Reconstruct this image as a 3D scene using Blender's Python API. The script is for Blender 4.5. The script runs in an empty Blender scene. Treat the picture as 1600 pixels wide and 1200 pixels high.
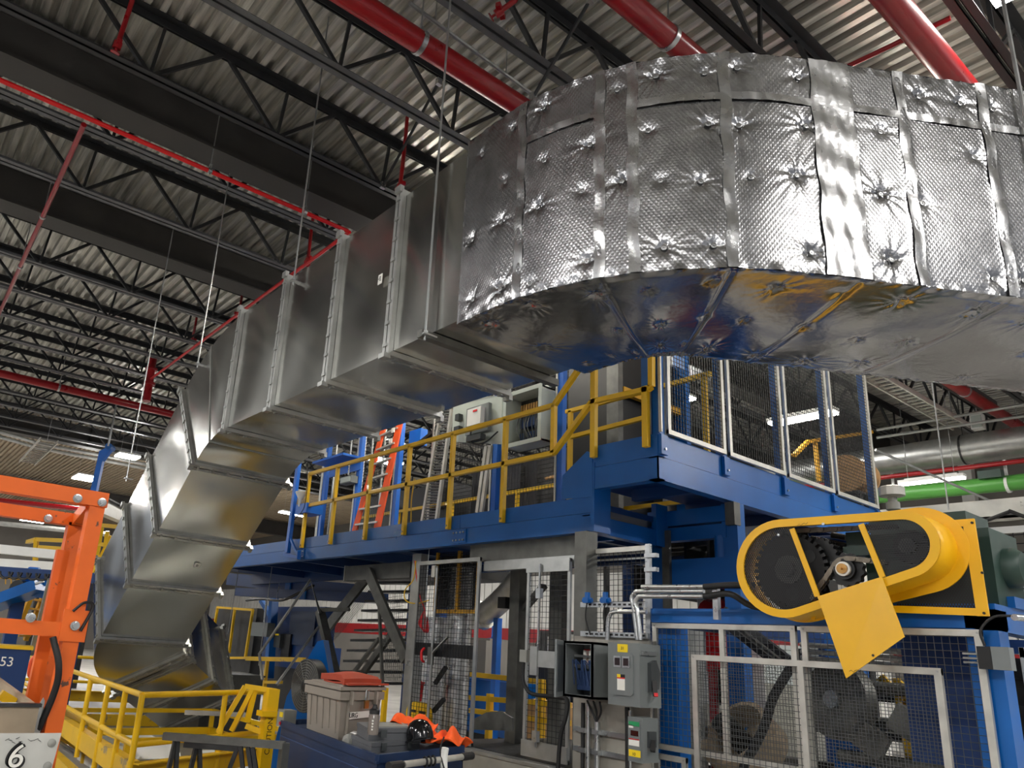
import bpy, math, random
import numpy as np
from mathutils import Vector, Matrix
random.seed(7)
rng = np.random.RandomState(5)
scene = bpy.context.scene
col = scene.collection

# ---------------------------------------------------------------- camera
YAW, PITCH, ROLL, FPX = 0.9448115, 0.2905344, 0.0736014, 1176.755
cam_d = bpy.data.cameras.new('camera')
cam = bpy.data.objects.new('camera', cam_d)
col.objects.link(cam)
F = Vector((math.cos(YAW)*math.cos(PITCH), math.sin(YAW)*math.cos(PITCH), math.sin(PITCH)))
R0 = Vector((math.sin(YAW), -math.cos(YAW), 0))
U0 = R0.cross(F)
RR = R0*math.cos(ROLL)+U0*math.sin(ROLL)
UU = U0*math.cos(ROLL)-R0*math.sin(ROLL)
M4 = Matrix(((RR.x, UU.x, -F.x, 0), (RR.y, UU.y, -F.y, 0), (RR.z, UU.z, -F.z, 1.65), (0, 0, 0, 1)))
cam.matrix_world = M4
cam_d.sensor_fit = 'HORIZONTAL'
cam_d.sensor_width = 36
cam_d.lens = FPX/1600*36
cam_d.shift_x = (800-660.65)/1600
cam_d.shift_y = (661.55-600)/1600
cam_d.clip_end = 300
scene.camera = cam

# ---------------------------------------------------------------- world and exposure
world = bpy.data.worlds.new('hall_ambient')
scene.world = world
world.use_nodes = True
world.node_tree.nodes['Background'].inputs[0].default_value = (0.86, 0.91, 1.0, 1)
world.node_tree.nodes['Background'].inputs[1].default_value = 0.24
vs = scene.view_settings
vs.view_transform = 'Standard'
vs.look = 'None'
vs.exposure = 0.6
vs.gamma = 1
vs.use_curve_mapping = False
LAMP = 190.0          # emission of the high-bay diffusers

# ---------------------------------------------------------------- materials
MATS = {}
def srgb(r, g, b):
    def c(v):
        v /= 255
        return v/12.92 if v <= 0.04045 else ((v+0.055)/1.055)**2.4
    return (c(r), c(g), c(b), 1)
def mat(name, rgb, rough=0.5, metal=0.0, var=0.12, vscale=6.0, bump=0.0, bscale=30.0, wear=None, wscale=9.0, wamt=0.42,
        emit=None, stretch=None, rvar=0.12, coat=0.0, bdist=0.01, bdetail=3):
    m = bpy.data.materials.new(name)
    m.use_nodes = True
    nt = m.node_tree
    N, L = nt.nodes, nt.links
    b = N['Principled BSDF']
    c = srgb(*rgb)
    b.inputs['Metallic'].default_value = metal
    b.inputs['Roughness'].default_value = rough
    if coat: b.inputs['Coat Weight'].default_value = coat
    tc = N.new('ShaderNodeTexCoord')
    src = tc.outputs['Object']
    if stretch:
        mp = N.new('ShaderNodeMapping'); mp.inputs['Scale'].default_value = stretch
        L.new(src, mp.inputs['Vector']); src = mp.outputs['Vector']
    nz = N.new('ShaderNodeTexNoise'); nz.inputs['Scale'].default_value = vscale; nz.inputs['Detail'].default_value = 5
    L.new(src, nz.inputs['Vector'])
    rmp = N.new('ShaderNodeValToRGB')
    rmp.color_ramp.elements[0].position = 0.3; rmp.color_ramp.elements[1].position = 0.7
    lo = tuple(max(0, v*(1-var)) for v in c[:3])+(1,); hi = tuple(min(1, v*(1+var)) for v in c[:3])+(1,)
    rmp.color_ramp.elements[0].color = lo; rmp.color_ramp.elements[1].color = hi
    L.new(nz.outputs['Fac'], rmp.inputs['Fac'])
    out = rmp.outputs['Color']
    if wear:
        nw = N.new('ShaderNodeTexNoise'); nw.inputs['Scale'].default_value = wscale; nw.inputs['Detail'].default_value = 9; nw.inputs['Roughness'].default_value = 0.65
        L.new(src, nw.inputs['Vector'])
        wr = N.new('ShaderNodeValToRGB')
        wr.color_ramp.elements[0].position = wamt-0.03; wr.color_ramp.elements[0].color = (1, 1, 1, 1)
        wr.color_ramp.elements[1].position = wamt; wr.color_ramp.elements[1].color = (0, 0, 0, 1)
        L.new(nw.outputs['Fac'], wr.inputs['Fac'])
        mx = N.new('ShaderNodeMix'); mx.data_type = 'RGBA'
        L.new(wr.outputs['Color'], mx.inputs[0]); L.new(out, mx.inputs[6]); mx.inputs[7].default_value = srgb(*wear)
        out = mx.outputs[2]
    L.new(out, b.inputs['Base Color'])
    mr = N.new('ShaderNodeMapRange')
    mr.inputs['To Min'].default_value = max(0.03, rough-rvar); mr.inputs['To Max'].default_value = min(1, rough+rvar)
    L.new(nz.outputs['Fac'], mr.inputs['Value']); L.new(mr.outputs['Result'], b.inputs['Roughness'])
    if bump:
        nb = N.new('ShaderNodeTexNoise'); nb.inputs['Scale'].default_value = bscale; nb.inputs['Detail'].default_value = bdetail
        L.new(src, nb.inputs['Vector'])
        bp = N.new('ShaderNodeBump'); bp.inputs['Strength'].default_value = bump; bp.inputs['Distance'].default_value = bdist
        L.new(nb.outputs['Fac'], bp.inputs['Height']); L.new(bp.outputs['Normal'], b.inputs['Normal'])
    if emit:
        b.inputs['Emission Color'].default_value = srgb(*emit[0]); b.inputs['Emission Strength'].default_value = emit[1]
    MATS[name] = m
    return m

mat('deck_steel', (188, 186, 178), 0.36, 0.55, 0.42, 3.0, stretch=(5, 0.35, 5), rvar=0.16)
mat('deck_warm_lit', (160, 145, 124), 0.7, 0.0, 0.12, 1.5)  # deck colour tinted tan in place of warmer light on the far bay
mat('beam_black', (56, 54, 52), 0.55, 0, 0.2, 2.0, wear=(70, 62, 54), wscale=2.2, wamt=0.30)
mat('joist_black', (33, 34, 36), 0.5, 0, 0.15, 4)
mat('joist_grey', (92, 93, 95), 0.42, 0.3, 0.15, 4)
mat('red_pipe', (142, 8, 18), 0.32, 0, 0.1, 4, coat=0.2)
mat('red_bright', (206, 8, 16), 0.32, 0, 0.08, 4)
mat('galv', (206, 206, 202), 0.19, 1.0, 0.05, 1.2, bump=0.5, bscale=1.3, rvar=0.04, bdist=0.05, bdetail=0.3)
mat('galv_dull', (176, 177, 174), 0.38, 0.85, 0.12, 8, rvar=0.1)
mat('galv_dark', (104, 104, 100), 0.5, 0.7, 0.22, 7)
mat('alu', (196, 194, 186), 0.42, 0.6, 0.12, 9)
mat('steel_rod', (170, 172, 172), 0.35, 0.9, 0.1, 10)
mat('zinc', (188, 190, 190), 0.3, 0.9, 0.12, 14)
mat('blue', (6, 90, 166), 0.33, 0, 0.14, 2.2, wear=(108, 128, 146), wscale=7, wamt=0.275)
mat('blue_bright', (20, 100, 196), 0.38, 0, 0.12, 3)
mat('blue_dark', (8, 50, 104), 0.42, 0, 0.15, 2)
mat('navy', (14, 40, 76), 0.5, 0, 0.14, 3, wear=(64, 86, 112), wscale=10, wamt=0.31)
mat('yellow', (226, 180, 8), 0.4, 0, 0.08, 3, wear=(120, 92, 30), wscale=10, wamt=0.275, coat=0.1)
mat('yellow_dust', (216, 172, 18), 0.5, 0, 0.1, 3, wear=(150, 128, 84), wscale=4, wamt=0.4)
mat('amber', (198, 146, 26), 0.5, 0, 0.12, 4)
mat('guard_yellow', (232, 176, 4), 0.38, 0, 0.05, 3, coat=0.15)
mat('orange', (226, 100, 18), 0.45, 0, 0.08, 4, wear=(92, 62, 48), wscale=9, wamt=0.365)
mat('orange_frp', (226, 84, 34), 0.5, 0, 0.1, 5)
mat('rust_cloth', (164, 62, 36), 0.8, 0, 0.1, 8, bump=0.2, bscale=60)
mat('vest', (255, 92, 14), 0.75, 0, 0.1, 12, bump=0.4, bscale=40)
mat('wire_black', (30, 31, 33), 0.5, 0.2, 0.1, 5)
mat('wire_grey', (116, 118, 118), 0.45, 0.7, 0.1, 5)
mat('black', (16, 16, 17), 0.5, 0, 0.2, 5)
mat('rubber', (22, 22, 23), 0.6, 0, 0.15, 6)
mat('dark_steel', (62, 62, 62), 0.42, 0.7, 0.25, 9)
mat('chain', (120, 112, 100), 0.4, 0.85, 0.25, 20)
mat('brass', (182, 140, 84), 0.35, 0.9, 0.1, 10)
mat('enclosure_grey', (112, 117, 117), 0.45, 0, 0.06, 4)
mat('enclosure_dark', (58, 62, 64), 0.5, 0, 0.1, 4)
mat('enclosure_pale', (178, 186, 178), 0.45, 0, 0.06, 4)
mat('tote', (140, 132, 122), 0.6, 0, 0.08, 5)
mat('case_grey', (88, 90, 94), 0.55, 0, 0.08, 5)
mat('white', (226, 226, 222), 0.5, 0, 0.05, 4)
mat('white_dirty', (190, 190, 184), 0.55, 0, 0.15, 3, wear=(110, 110, 106), wscale=5, wamt=0.36)
mat('cladding', (206, 205, 200), 0.6, 0, 0.07, 1.2)
mat('concrete', (158, 155, 149), 0.62, 0, 0.2, 1.3, bump=0.1, bscale=20)
mat('plate', (158, 154, 144), 0.5, 0.45, 0.2, 3.2)
mat('bin_tan', (158, 142, 120), 0.75, 0, 0.22, 4)
mat('green_pipe', (82, 150, 66), 0.35, 0, 0.06, 4)
mat('dark_green', (38, 60, 52), 0.45, 0, 0.1, 4)
mat('motor_grey', (138, 138, 132), 0.5, 0, 0.12, 4)
mat('wall_grey', (110, 106, 100), 0.7, 0, 0.12, 1)
mat('reel_wood', (176, 138, 92), 0.7, 0, 0.15, 5)
mat('label_white', (232, 230, 222), 0.6, 0, 0.02, 4)
mat('label_yellow', (238, 206, 20), 0.6, 0, 0.02, 4)
mat('label_green', (30, 140, 84), 0.6, 0, 0.02, 4)
mat('label_red', (206, 24, 30), 0.6, 0, 0.02, 4)
mat('window_dark', (42, 26, 26), 0.15, 0, 0.2, 20)
mat('wire_blue', (52, 76, 120), 0.6, 0, 0.1, 20)
mat('cable_yellow', (214, 172, 20), 0.5, 0, 0.05, 5)
mat('cable_red', (200, 30, 40), 0.5, 0, 0.05, 5)
mat('bottle_clear', (120, 112, 106), 0.15, 0, 0.1, 8)
mat('white_foil', (200, 200, 198), 0.3, 0.8, 0.2, 7, bump=0.8, bscale=16)
mat('lamp_glow', (255, 255, 255), 0.5, emit=((255, 252, 247), LAMP))
mat('lamp_glow_mid', (255, 255, 255), 0.5, emit=((255, 252, 246), 55.0))
mat('lamp_glow_dim', (255, 255, 255), 0.5, emit=((255, 252, 244), 14.0))
mat('lamp_glow_added', (255, 255, 255), 0.5, emit=((255, 248, 232), LAMP*0.5))

# ---------------------------------------------------------------- mesh builder
def V3(p): return np.array(p, float)
def unit(v):
    v = V3(v); n = np.linalg.norm(v); return v/n if n > 1e-12 else v
ORI = {}
class MB:
    def __init__(s): s.v = []; s.f = []; s.n = 0
    def add(s, vs, fs):
        k = s.n
        s.v.extend([tuple(map(float, p)) for p in vs]); s.f.extend([tuple(i+k for i in f) for f in fs]); s.n += len(vs)
        return s
    def box(s, a, b):
        x0, x1 = sorted((a[0], b[0])); y0, y1 = sorted((a[1], b[1])); z0, z1 = sorted((a[2], b[2]))
        return s.add([(x0, y0, z0), (x1, y0, z0), (x1, y1, z0), (x0, y1, z0), (x0, y0, z1), (x1, y0, z1), (x1, y1, z1), (x0, y1, z1)],
                     [(0, 3, 2, 1), (4, 5, 6, 7), (0, 1, 5, 4), (1, 2, 6, 5), (2, 3, 7, 6), (3, 0, 4, 7)])
    def cbox(s, c, d): return s.box([c[i]-d[i]/2 for i in range(3)], [c[i]+d[i]/2 for i in range(3)])
    def obox(s, c, ax, hd):      # oriented box: centre, three axes, half sizes
        c = V3(c); A = [unit(a)*h for a, h in zip(ax, hd)]
        vs = [c+A[0]*i+A[1]*j+A[2]*k for k in (-1, 1) for i, j in ((-1, -1), (1, -1), (1, 1), (-1, 1))]
        return s.add(vs, [(0, 3, 2, 1), (4, 5, 6, 7), (0, 1, 5, 4), (1, 2, 6, 5), (2, 3, 7, 6), (3, 0, 4, 7)])
    def bar(s, p, q, w, h=None, up=(0, 0, 1)):
        h = w if h is None else h
        p, q = V3(p), V3(q); d = unit(q-p); up = V3(up)
        if abs(d@unit(up)) > 0.98: up = V3((1, 0, 0))
        a = unit(np.cross(d, up)); b = np.cross(a, d)
        return s.obox((p+q)/2, (d, a, b), (np.linalg.norm(q-p)/2, w/2, h/2))
    def frame(s, d):
        d = unit(d); up = V3((0, 0, 1)) if abs(d[2]) < 0.95 else V3((1, 0, 0))
        a = unit(np.cross(d, up)); return a, np.cross(a, d)
    def tube(s, p, q, r, n=10, r2=None, cap=True):
        p, q = V3(p), V3(q); a, b = s.frame(q-p); r2 = r if r2 is None else r2
        vs = [p+(a*math.cos(t)+b*math.sin(t))*r for t in np.arange(n)*2*math.pi/n]+[q+(a*math.cos(t)+b*math.sin(t))*r2 for t in np.arange(n)*2*math.pi/n]
        fs = [(i, (i+1) % n, n+(i+1) % n, n+i) for i in range(n)]
        if cap: fs += [tuple(range(n))[::-1], tuple(range(n, 2*n))]
        return s.add(vs, fs)
    def path(s, pts, r, n=8):
        pts = [V3(p) for p in pts]; m = len(pts); vs = []; pa = None
        for i, p in enumerate(pts):
            d = unit(pts[min(i+1, m-1)]-pts[max(i-1, 0)])
            if pa is None: a, b = s.frame(d)
            else:
                a = unit(pa-d*(pa@d)); b = np.cross(a, d)
            pa = a
            vs += [p+(a*math.cos(t)+b*math.sin(t))*r for t in np.arange(n)*2*math.pi/n]
        fs = [(j*n+i, j*n+(i+1) % n, (j+1)*n+(i+1) % n, (j+1)*n+i) for j in range(m-1) for i in range(n)]
        fs += [tuple(range(n))[::-1], tuple(range((m-1)*n, m*n))]
        return s.add(vs, fs)
    def prism(s, poly, d):       # planar polygon extruded by vector d
        n = len(poly); d = V3(d)
        vs = [V3(p) for p in poly]+[V3(p)+d for p in poly]
        return s.add(vs, [tuple(range(n))[::-1], tuple(range(n, 2*n))]+[(i, (i+1) % n, n+(i+1) % n, n+i) for i in range(n)])
    def ringplate(s, outer, inner, d):   # plate with a hole; outer and inner have equal counts
        n = len(outer); d = V3(d)
        o = [V3(p) for p in outer]; i_ = [V3(p) for p in inner]
        vs = o+i_+[p+d for p in o]+[p+d for p in i_]
        fs = []
        for k in range(n):
            j = (k+1) % n
            fs += [(k, n+k, n+j, j), (2*n+k, 2*n+j, 3*n+j, 3*n+k), (k, j, 2*n+j, 2*n+k), (n+k, 3*n+k, 3*n+j, n+j)]
        return s.add(vs, fs)
    def lathe(s, c, prof, axis=(0, 0, 1), n=20):
        c = V3(c); ax = unit(axis); a, b = s.frame(ax); vs = []
        for r, z in prof: vs += [c+ax*z+(a*math.cos(t)+b*math.sin(t))*r for t in np.arange(n)*2*math.pi/n]
        m = len(prof)
        fs = [(j*n+i, j*n+(i+1) % n, (j+1)*n+(i+1) % n, (j+1)*n+i) for j in range(m-1) for i in range(n)]
        fs += [tuple(range(n))[::-1], tuple(range((m-1)*n, m*n))]
        return s.add(vs, fs)
    def grid(s, P):              # P: array (m, n, 3)
        m, n = P.shape[:2]
        return s.add(P.reshape(-1, 3), [(i*n+j, i*n+j+1, (i+1)*n+j+1, (i+1)*n+j) for i in range(m-1) for j in range(n-1)])
    def wires(s, o, u, v, pitch, r, pv=None):   # wire grid filling parallelogram o, o+u, o+v
        o, u, v = V3(o), V3(u), V3(v); lu, lv = np.linalg.norm(u), np.linalg.norm(v); pv = pv or pitch
        nu, nv = max(1, int(lu/pitch)), max(1, int(lv/pv))
        for i in range(1, nu): s.tube(o+u*i/nu, o+u*i/nu+v, r, 3, cap=False)
        for i in range(1, nv): s.tube(o+v*i/nv, o+v*i/nv+u, r, 3, cap=False)
        return s
    def isec(s, p0, p1, h, w, tf, tw):           # I-section along X or Y; p at the bottom centre
        p0, p1 = V3(p0), V3(p1); d = unit(p1-p0); a = unit(np.cross(d, (0, 0, 1))); L = p1-p0
        pr = [(-w/2, 0), (w/2, 0), (w/2, tf), (tw/2, tf), (tw/2, h-tf), (w/2, h-tf), (w/2, h), (-w/2, h), (-w/2, h-tf), (-tw/2, h-tf), (-tw/2, tf), (-w/2, tf)]
        n = len(pr); vs = [p0+a*x+V3((0, 0, z)) for x, z in pr]; vs = vs+[q+L for q in vs]
        fs = [(i, (i+1) % n, n+(i+1) % n, n+i) for i in range(n)]
        for k in (0, n):
            t = [(0, 1, 2, 3, 10, 11), (3, 4, 9, 10), (4, 5, 6, 7, 8, 9)]
            fs += [tuple(q+k for q in (f if k else f[::-1])) for f in t]
        return s.add(vs, fs)
    def mesh(s, name, m, o=(0, 0, 0), smooth=False):
        me = bpy.data.meshes.new(name)
        o = V3(o)
        me.from_pydata([(p[0]-o[0], p[1]-o[1], p[2]-o[2]) for p in s.v], [], s.f)
        if m: me.materials.append(MATS[m])
        if smooth: me.shade_smooth(); me.set_sharp_from_angle(angle=math.radians(38))
        me.update()
        return me
    def build(s, name, m, parent=None, smooth=False, origin=None):
        if parent is not None: o = ORI[parent.name]
        elif origin is not None: o = V3(origin)
        else:
            a = np.array(s.v); o = np.array([(a[:, 0].min()+a[:, 0].max())/2, (a[:, 1].min()+a[:, 1].max())/2, a[:, 2].min()])
        ob = bpy.data.objects.new(name, s.mesh(name, m, o, smooth))
        col.objects.link(ob)
        if parent is not None: ob.parent = parent
        else: ob.location = o
        ORI[ob.name] = o
        return ob
def tag(o, label=None, cat=None, group=None, kind=None):
    if label: o['label'] = label
    if cat: o['category'] = cat
    if group: o['group'] = group
    if kind: o['kind'] = kind
    return o
def thing(name, label, cat, loc, group=None):
    o = bpy.data.objects.new(name, None); o.empty_display_size = 0.1
    col.objects.link(o); o.location = loc; ORI[o.name] = V3(loc)
    return tag(o, label, cat, group)
def copy_tree(o, delta=None, label=None, parent=None):
    c = o.copy(); col.objects.link(c); c.parent = parent
    if delta is not None: c.location = Vector(o.location)+Vector(delta)
    ORI[c.name] = ORI[o.name]+(V3(delta) if delta is not None else 0)
    if label: c['label'] = label
    for ch in o.children: copy_tree(ch, None, None, c)
    return c
def part(name, m, parent, fn, smooth=False, kind=None, label=None):
    b = MB(); fn(b); o = b.build(name, m, parent, smooth)
    if kind: o['kind'] = kind
    if label: o['label'] = label
    return o
def lerp(a, b, t): return V3(a)*(1-t)+V3(b)*t
def arc(c, a, b, r, t0, t1, n):
    return [V3(c)+V3(a)*r*math.cos(t)+V3(b)*r*math.sin(t) for t in np.linspace(t0, t1, n)]
def smoothpts(pts, n=8):     # Catmull-Rom
    P = [V3(p) for p in pts]; P = [2*P[0]-P[1]]+P+[2*P[-1]-P[-2]]; out = []
    for i in range(1, len(P)-2):
        for t in np.arange(n)/n:
            out.append(0.5*((2*P[i])+(P[i+1]-P[i-1])*t+(2*P[i-1]-5*P[i]+4*P[i+1]-P[i+2])*t*t+(3*P[i]-P[i-1]-3*P[i+1]+P[i+2])*t**3))
    return out+[P[-2]]
def text(name, body, m, size, loc, right, up, parent=None, ext=0.001):
    cu = bpy.data.curves.new(name, 'FONT'); cu.body = body; cu.size = size; cu.extrude = ext; cu.align_x = 'CENTER'; cu.align_y = 'CENTER'
    tmp = bpy.data.objects.new(name, cu); col.objects.link(tmp)
    dg = bpy.context.evaluated_depsgraph_get(); dg.update()
    me = bpy.data.meshes.new_from_object(tmp.evaluated_get(dg)); bpy.data.objects.remove(tmp); 
    r_, u_ = unit(right), unit(up); n_ = np.cross(r_, u_); o = ORI[parent.name] if parent is not None else V3(loc)
    for v in me.vertices:
        p = V3(loc)+r_*v.co.x+u_*v.co.y+n_*v.co.z-o
        v.co = Vector(p)
    me.materials.clear(); me.materials.append(MATS[m]); me.name = name
    ob = bpy.data.objects.new(name, me); col.objects.link(ob)
    if parent is not None: ob.parent = parent
    else: ob.location = loc
    ORI[ob.name] = o
    return ob

# ================================================================ the hall
def struct(o): o['kind'] = 'structure'; return o
b = MB(); b.box((-12, -14, -0.12), (40, 62, 0)); struct(b.build('floor', 'concrete'))
ZD, PIT = 8.5, 0.18
def deck(name, x0, x1, y0, y1, m):
    xs, zs = [], []
    x = x0
    while x < x1:
        xs += [x, x+0.075, x+0.095, x+0.16]; zs += [0, 0, 0.075, 0.075]; x += PIT
    n = len(xs); P = np.zeros((2, n, 3)); P[:, :, 0] = xs; P[:, :, 2] = ZD+np.array(zs); P[0, :, 1] = y0; P[1, :, 1] = y1
    b = MB(); b.grid(P); return struct(b.build(name, m))
deck('ceiling', -6, 34, -8, 28.6, 'deck_steel')
deck('ceiling_2', -6, 34, 28.6, 60, 'deck_warm_lit')
b = MB(); b.box((-12, 58, 0), (40, 58.3, 8.6)); struct(b.build('wall_far', 'wall_grey'))
# right hand wall with white ribbed cladding below, upper band greyed to imitate shade
b = MB(); b.box((23, -8, 4.9), (23.3, 58, 8.6)); struct(b.build('wall_right', 'wall_grey'))
b = MB()
y = -4.0
while y < 58:
    b.box((22.86, y, 0), (22.98, y+0.42, 4.9)); b.box((22.9, y+0.42, 0), (23.0, y+0.5, 4.9)); y += 0.5
struct(b.build('wall_cladding', 'cladding'))
# steel purlin frame on the right wall
for i, yy in enumerate((2.2, 4.6, 7.0, 9.4)):
    b = MB(); b.box((22.6, yy-0.14, 0), (22.86, yy+0.14, 7.4)); struct(b.build('trim_%d' % (i+1), 'cladding'))

# ---- roof girders
def girder(y, label, h=0.68, w=0.44):
    t = thing('roof_girder', label, 'girder', (12, y, ZD-0.08-h))
    part('beam', 'beam_black', t, lambda b: b.isec((-5, y, ZD-0.08-h), (33, y, ZD-0.08-h), h, w, 0.03, 0.025))
    for x in (-0.6, 5.8, 12.2):
        part('stiffener', 'beam_black', t, lambda b: b.box((x, y-0.012, ZD-0.05-h), (x+0.014, y-(w/2-0.01), ZD-0.11)))
    return t
girder(8.86, 'deep black steel roof girder nearest the camera, running above the bright red pipe')
girder(12.32, 'black steel roof girder farther back, second in line behind the bright red pipe')
girder(28.4, 'black girder where the ribbed metal deck ends at far left', 0.72)
girder(42.0, 'farthest black girder crossing the warm-lit roof behind the orange frame', 0.8)

# ---- open-web joists: one built with its parts, then copied
ZT, ZB, YJ = 8.44, 7.67, 4.74
X0, X1, PAN = -3.354, 31, 1.6
jo = thing('roof_joist', 'open-web roof joist crossing right above the wrapped duct elbow, left end at top centre', 'joist', (12, YJ, ZB), 'open-web joists under the metal roof deck')
def angle2(b, z, s, w=0.06):   # back-to-back angle pair
    for q in (-1, 1):
        b.box((X0, YJ+q*0.012, z), (X1, YJ+q*(0.012+w), z+s*0.008)); b.box((X0, YJ+q*0.012, z), (X1, YJ+q*0.02, z+s*w))
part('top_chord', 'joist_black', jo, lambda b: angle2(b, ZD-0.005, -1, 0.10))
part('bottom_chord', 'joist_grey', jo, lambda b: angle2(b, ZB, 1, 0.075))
xb = X0
webs = []
while xb < X1-PAN:
    webs += [((xb+0.03, ZB+0.04), (xb+PAN/2-0.03, ZT), 0.046), ((xb+PAN/2+0.03, ZT), (xb+PAN-0.03, ZB+0.04), 0.046), ((xb+0.0, ZB+0.04), (xb+0.06, ZT), 0.036)]
    xb += PAN
mesh_cache = {}
for (p, q, w) in webs:
    key = (round(q[0]-p[0], 3), round(q[1]-p[1], 3), w)
    if key not in mesh_cache:
        mb = MB(); mb.bar((0, 0, 0), (q[0]-p[0], 0, q[1]-p[1]), w, w, (0, 1, 0)); mesh_cache[key] = mb.mesh('web_member', 'joist_black')
    o = bpy.data.objects.new('web_member', mesh_cache[key]); col.objects.link(o); o.parent = jo
    o.location = (p[0]-12, 0, p[1]-ZB); ORI[o.name] = V3((p[0], YJ, p[1]))
JL = {1.68: 'open-web roof joist behind the wide red pipe at top right', 3.21: 'open-web roof joist left of the middle red pipe, crossing the top edge',
      6.27: 'open-web roof joist half hidden by the wide red pipe at top centre, pale bottom chord', 7.80: 'open-web roof joist just in front of the nearest deep girder',
      9.33: 'open-web roof joist tucked directly behind the nearest deep girder and red pipe', 10.86: 'open-web roof joist in front of the second girder',
      13.92: 'open-web roof joist first behind the second girder'}
ORD = ['second', 'third', 'fourth', 'fifth', 'sixth', 'seventh', 'eighth', 'ninth', 'tenth']
for yj in (1.68, 3.21, 6.27, 7.80, 9.33, 10.86, 13.92, 15.45, 16.98, 18.51, 20.04, 21.57, 23.1, 24.63, 26.16, 27.5):
    j_ = copy_tree(jo, (0, yj-YJ, 0), JL.get(yj) or 'open-web roof joist, %s row back from the second girder at left' % ORD.pop(0))
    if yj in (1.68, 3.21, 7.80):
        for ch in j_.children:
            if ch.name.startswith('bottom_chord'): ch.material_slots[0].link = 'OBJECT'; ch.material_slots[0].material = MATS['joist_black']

# ---- red fire pipes along the roof
def pipe(name, pts, r, m, label, cat='pipe', n=16, clamps=()):
    t = thing(name, label, cat, V3(pts[0]))
    part('pipe_run', m, t, lambda b: b.path(pts, r, n) if len(pts) > 2 else b.tube(pts[0], pts[1], r, n), True)
    d = unit(V3(pts[1])-V3(pts[0]))
    for c in clamps:
        p = lerp(pts[0], pts[1], c)
        cl = part('clamp', 'zinc', t, lambda b: (b.tube(p-d*0.025, p+d*0.025, r+0.012, n), b.box(p+V3((-0.015, -0.02, r)), p+V3((0.015, 0.02, r+0.07)))), True)
        part('hanger_rod', 'steel_rod', cl, lambda b: b.tube(p+V3((0, 0, r+0.05)), (p[0], p[1], ZD), 0.008, 6))
    return t
def cl_at(x, x0, x1): return (x-x0)/(x1-x0)
pipe('fire_main', [(-4, 4.93, 7.2), (30, 4.93, 7.2)], 0.11, 'red_pipe', 'thick dark red fire main crossing top centre and reappearing under the wrapped duct at right', clamps=[cl_at(x, -4, 30) for x in (3.2, 6.2, 16.5, 19.5)])
pipe('fire_main', [(-4, 3.36, 7.2), (30, 3.36, 7.2)], 0.11, 'red_pipe', 'thick red fire main with bolted clamp above the middle of the wrapped duct', clamps=[cl_at(x, -4, 30) for x in (4.9, 9.5)])
pipe('fire_main', [(-4, 1.9, 7.2), (30, 1.9, 7.2)], 0.115, 'red_pipe', 'thick red fire main at the top right corner beside the ceiling lamp', clamps=[cl_at(x, -4, 30) for x in (10.5,)])
pipe('branch_pipe', [(6.975, 1.775, 7.6), (6.874, 2.867, 7.6)], 0.025, 'red_pipe', 'thin red branch pipe behind the top right fire main')
yt = 8.66
pipe('sprinkler_pipe', [(-4, yt, 7.4), (4.66, yt, 7.4)], 0.03, 'red_bright', 'slim bright red sprinkler pipe under the nearest deep girder', clamps=[cl_at(x, -4, 4.66) for x in (2.55, 3.95)])
pipe('sprinkler_pipe', [(4.69, yt, 7.4), (4.72, 18.0, 7.4)], 0.028, 'red_bright', 'slim red sprinkler branch running back above the top edge of the bare duct')
pipe('sprinkler_pipe', [(1.02, yt+0.1, 7.36), (1.2, 16.4, 7.36)], 0.032, 'red_pipe', 'red sprinkler branch slanting down at the far left edge', clamps=[0.35, 0.62])
pipe('fire_main', [(-4, 20.4, 7.4), (7, 20.4, 7.4)], 0.1, 'red_pipe', 'distant red fire main at left below the rows of joists', clamps=[cl_at(x, -4, 7) for x in (1.0, 3.2)])
t = pipe('riser_pipe', [(4.72, 17.933, 8.035), (4.72, 17.811, 6.836)], 0.09, 'red_pipe', 'short red flanged riser pipe joining the distant red main')
a, c = (4.72, 17.933, 8.035), (4.72, 17.811, 6.836)
part('hanger_rod', 'steel_rod', t, lambda b: b.tube(a, (a[0], a[1], ZD), 0.012, 6))
for k in (0.3, 0.62): 
    p = lerp(a, c, k); part('flange', 'red_pipe', t, lambda b: b.tube(p-V3((0, 0, 0.03)), p+V3((0, 0, 0.03)), 0.14, 14), True)
# sprinkler stubs
def stub(p, q, label):
    t = thing('fire_sprinkler', label, 'sprinkler', V3(q), 'sprinkler drops from the roof')
    part('drop_pipe', 'red_pipe', t, lambda b: b.tube(p, q, 0.028, 10), True)
    d = unit(V3(q)-V3(p)); a, c = MB().frame(d)
    part('riser', 'red_pipe', t, lambda b: b.tube(p, (p[0], p[1], ZD), 0.026, 8), True)
    part('head', 'red_pipe', t, lambda b: (b.tube(V3(q)-d*0.05, V3(q)+d*0.03, 0.045, 12), b.bar(V3(q)-a*0.09-d*0.03, V3(q)+a*0.09-d*0.03, 0.05), b.tube(V3(q)+d*0.03, V3(q)+d*0.07, 0.016, 8), b.tube(V3(q)+d*0.075, V3(q)+d*0.085, 0.05, 12)), True)
stub((1.06, 7.534, 8.3), (1.032, 7.67, 7.75), 'red sprinkler drop above the nearest girder at top left')
stub((3.995, 4.477, 7.9), (3.904, 4.634, 7.8), 'red sprinkler stub at top centre between two joists')
stub((4.602, 7.24, 8), (4.521, 7.133, 7.3), 'red sprinkler drop where the nearest girder meets the duct')
stub((4.882, 10.352, 8.2), (4.83, 10.225, 7.6), 'red sprinkler drop above the branch pipe near the hanging rod')
stub((5.047, 13.519, 8.2), (4.967, 13.326, 7.7), 'small red sprinkler drop behind the second girder')
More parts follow.
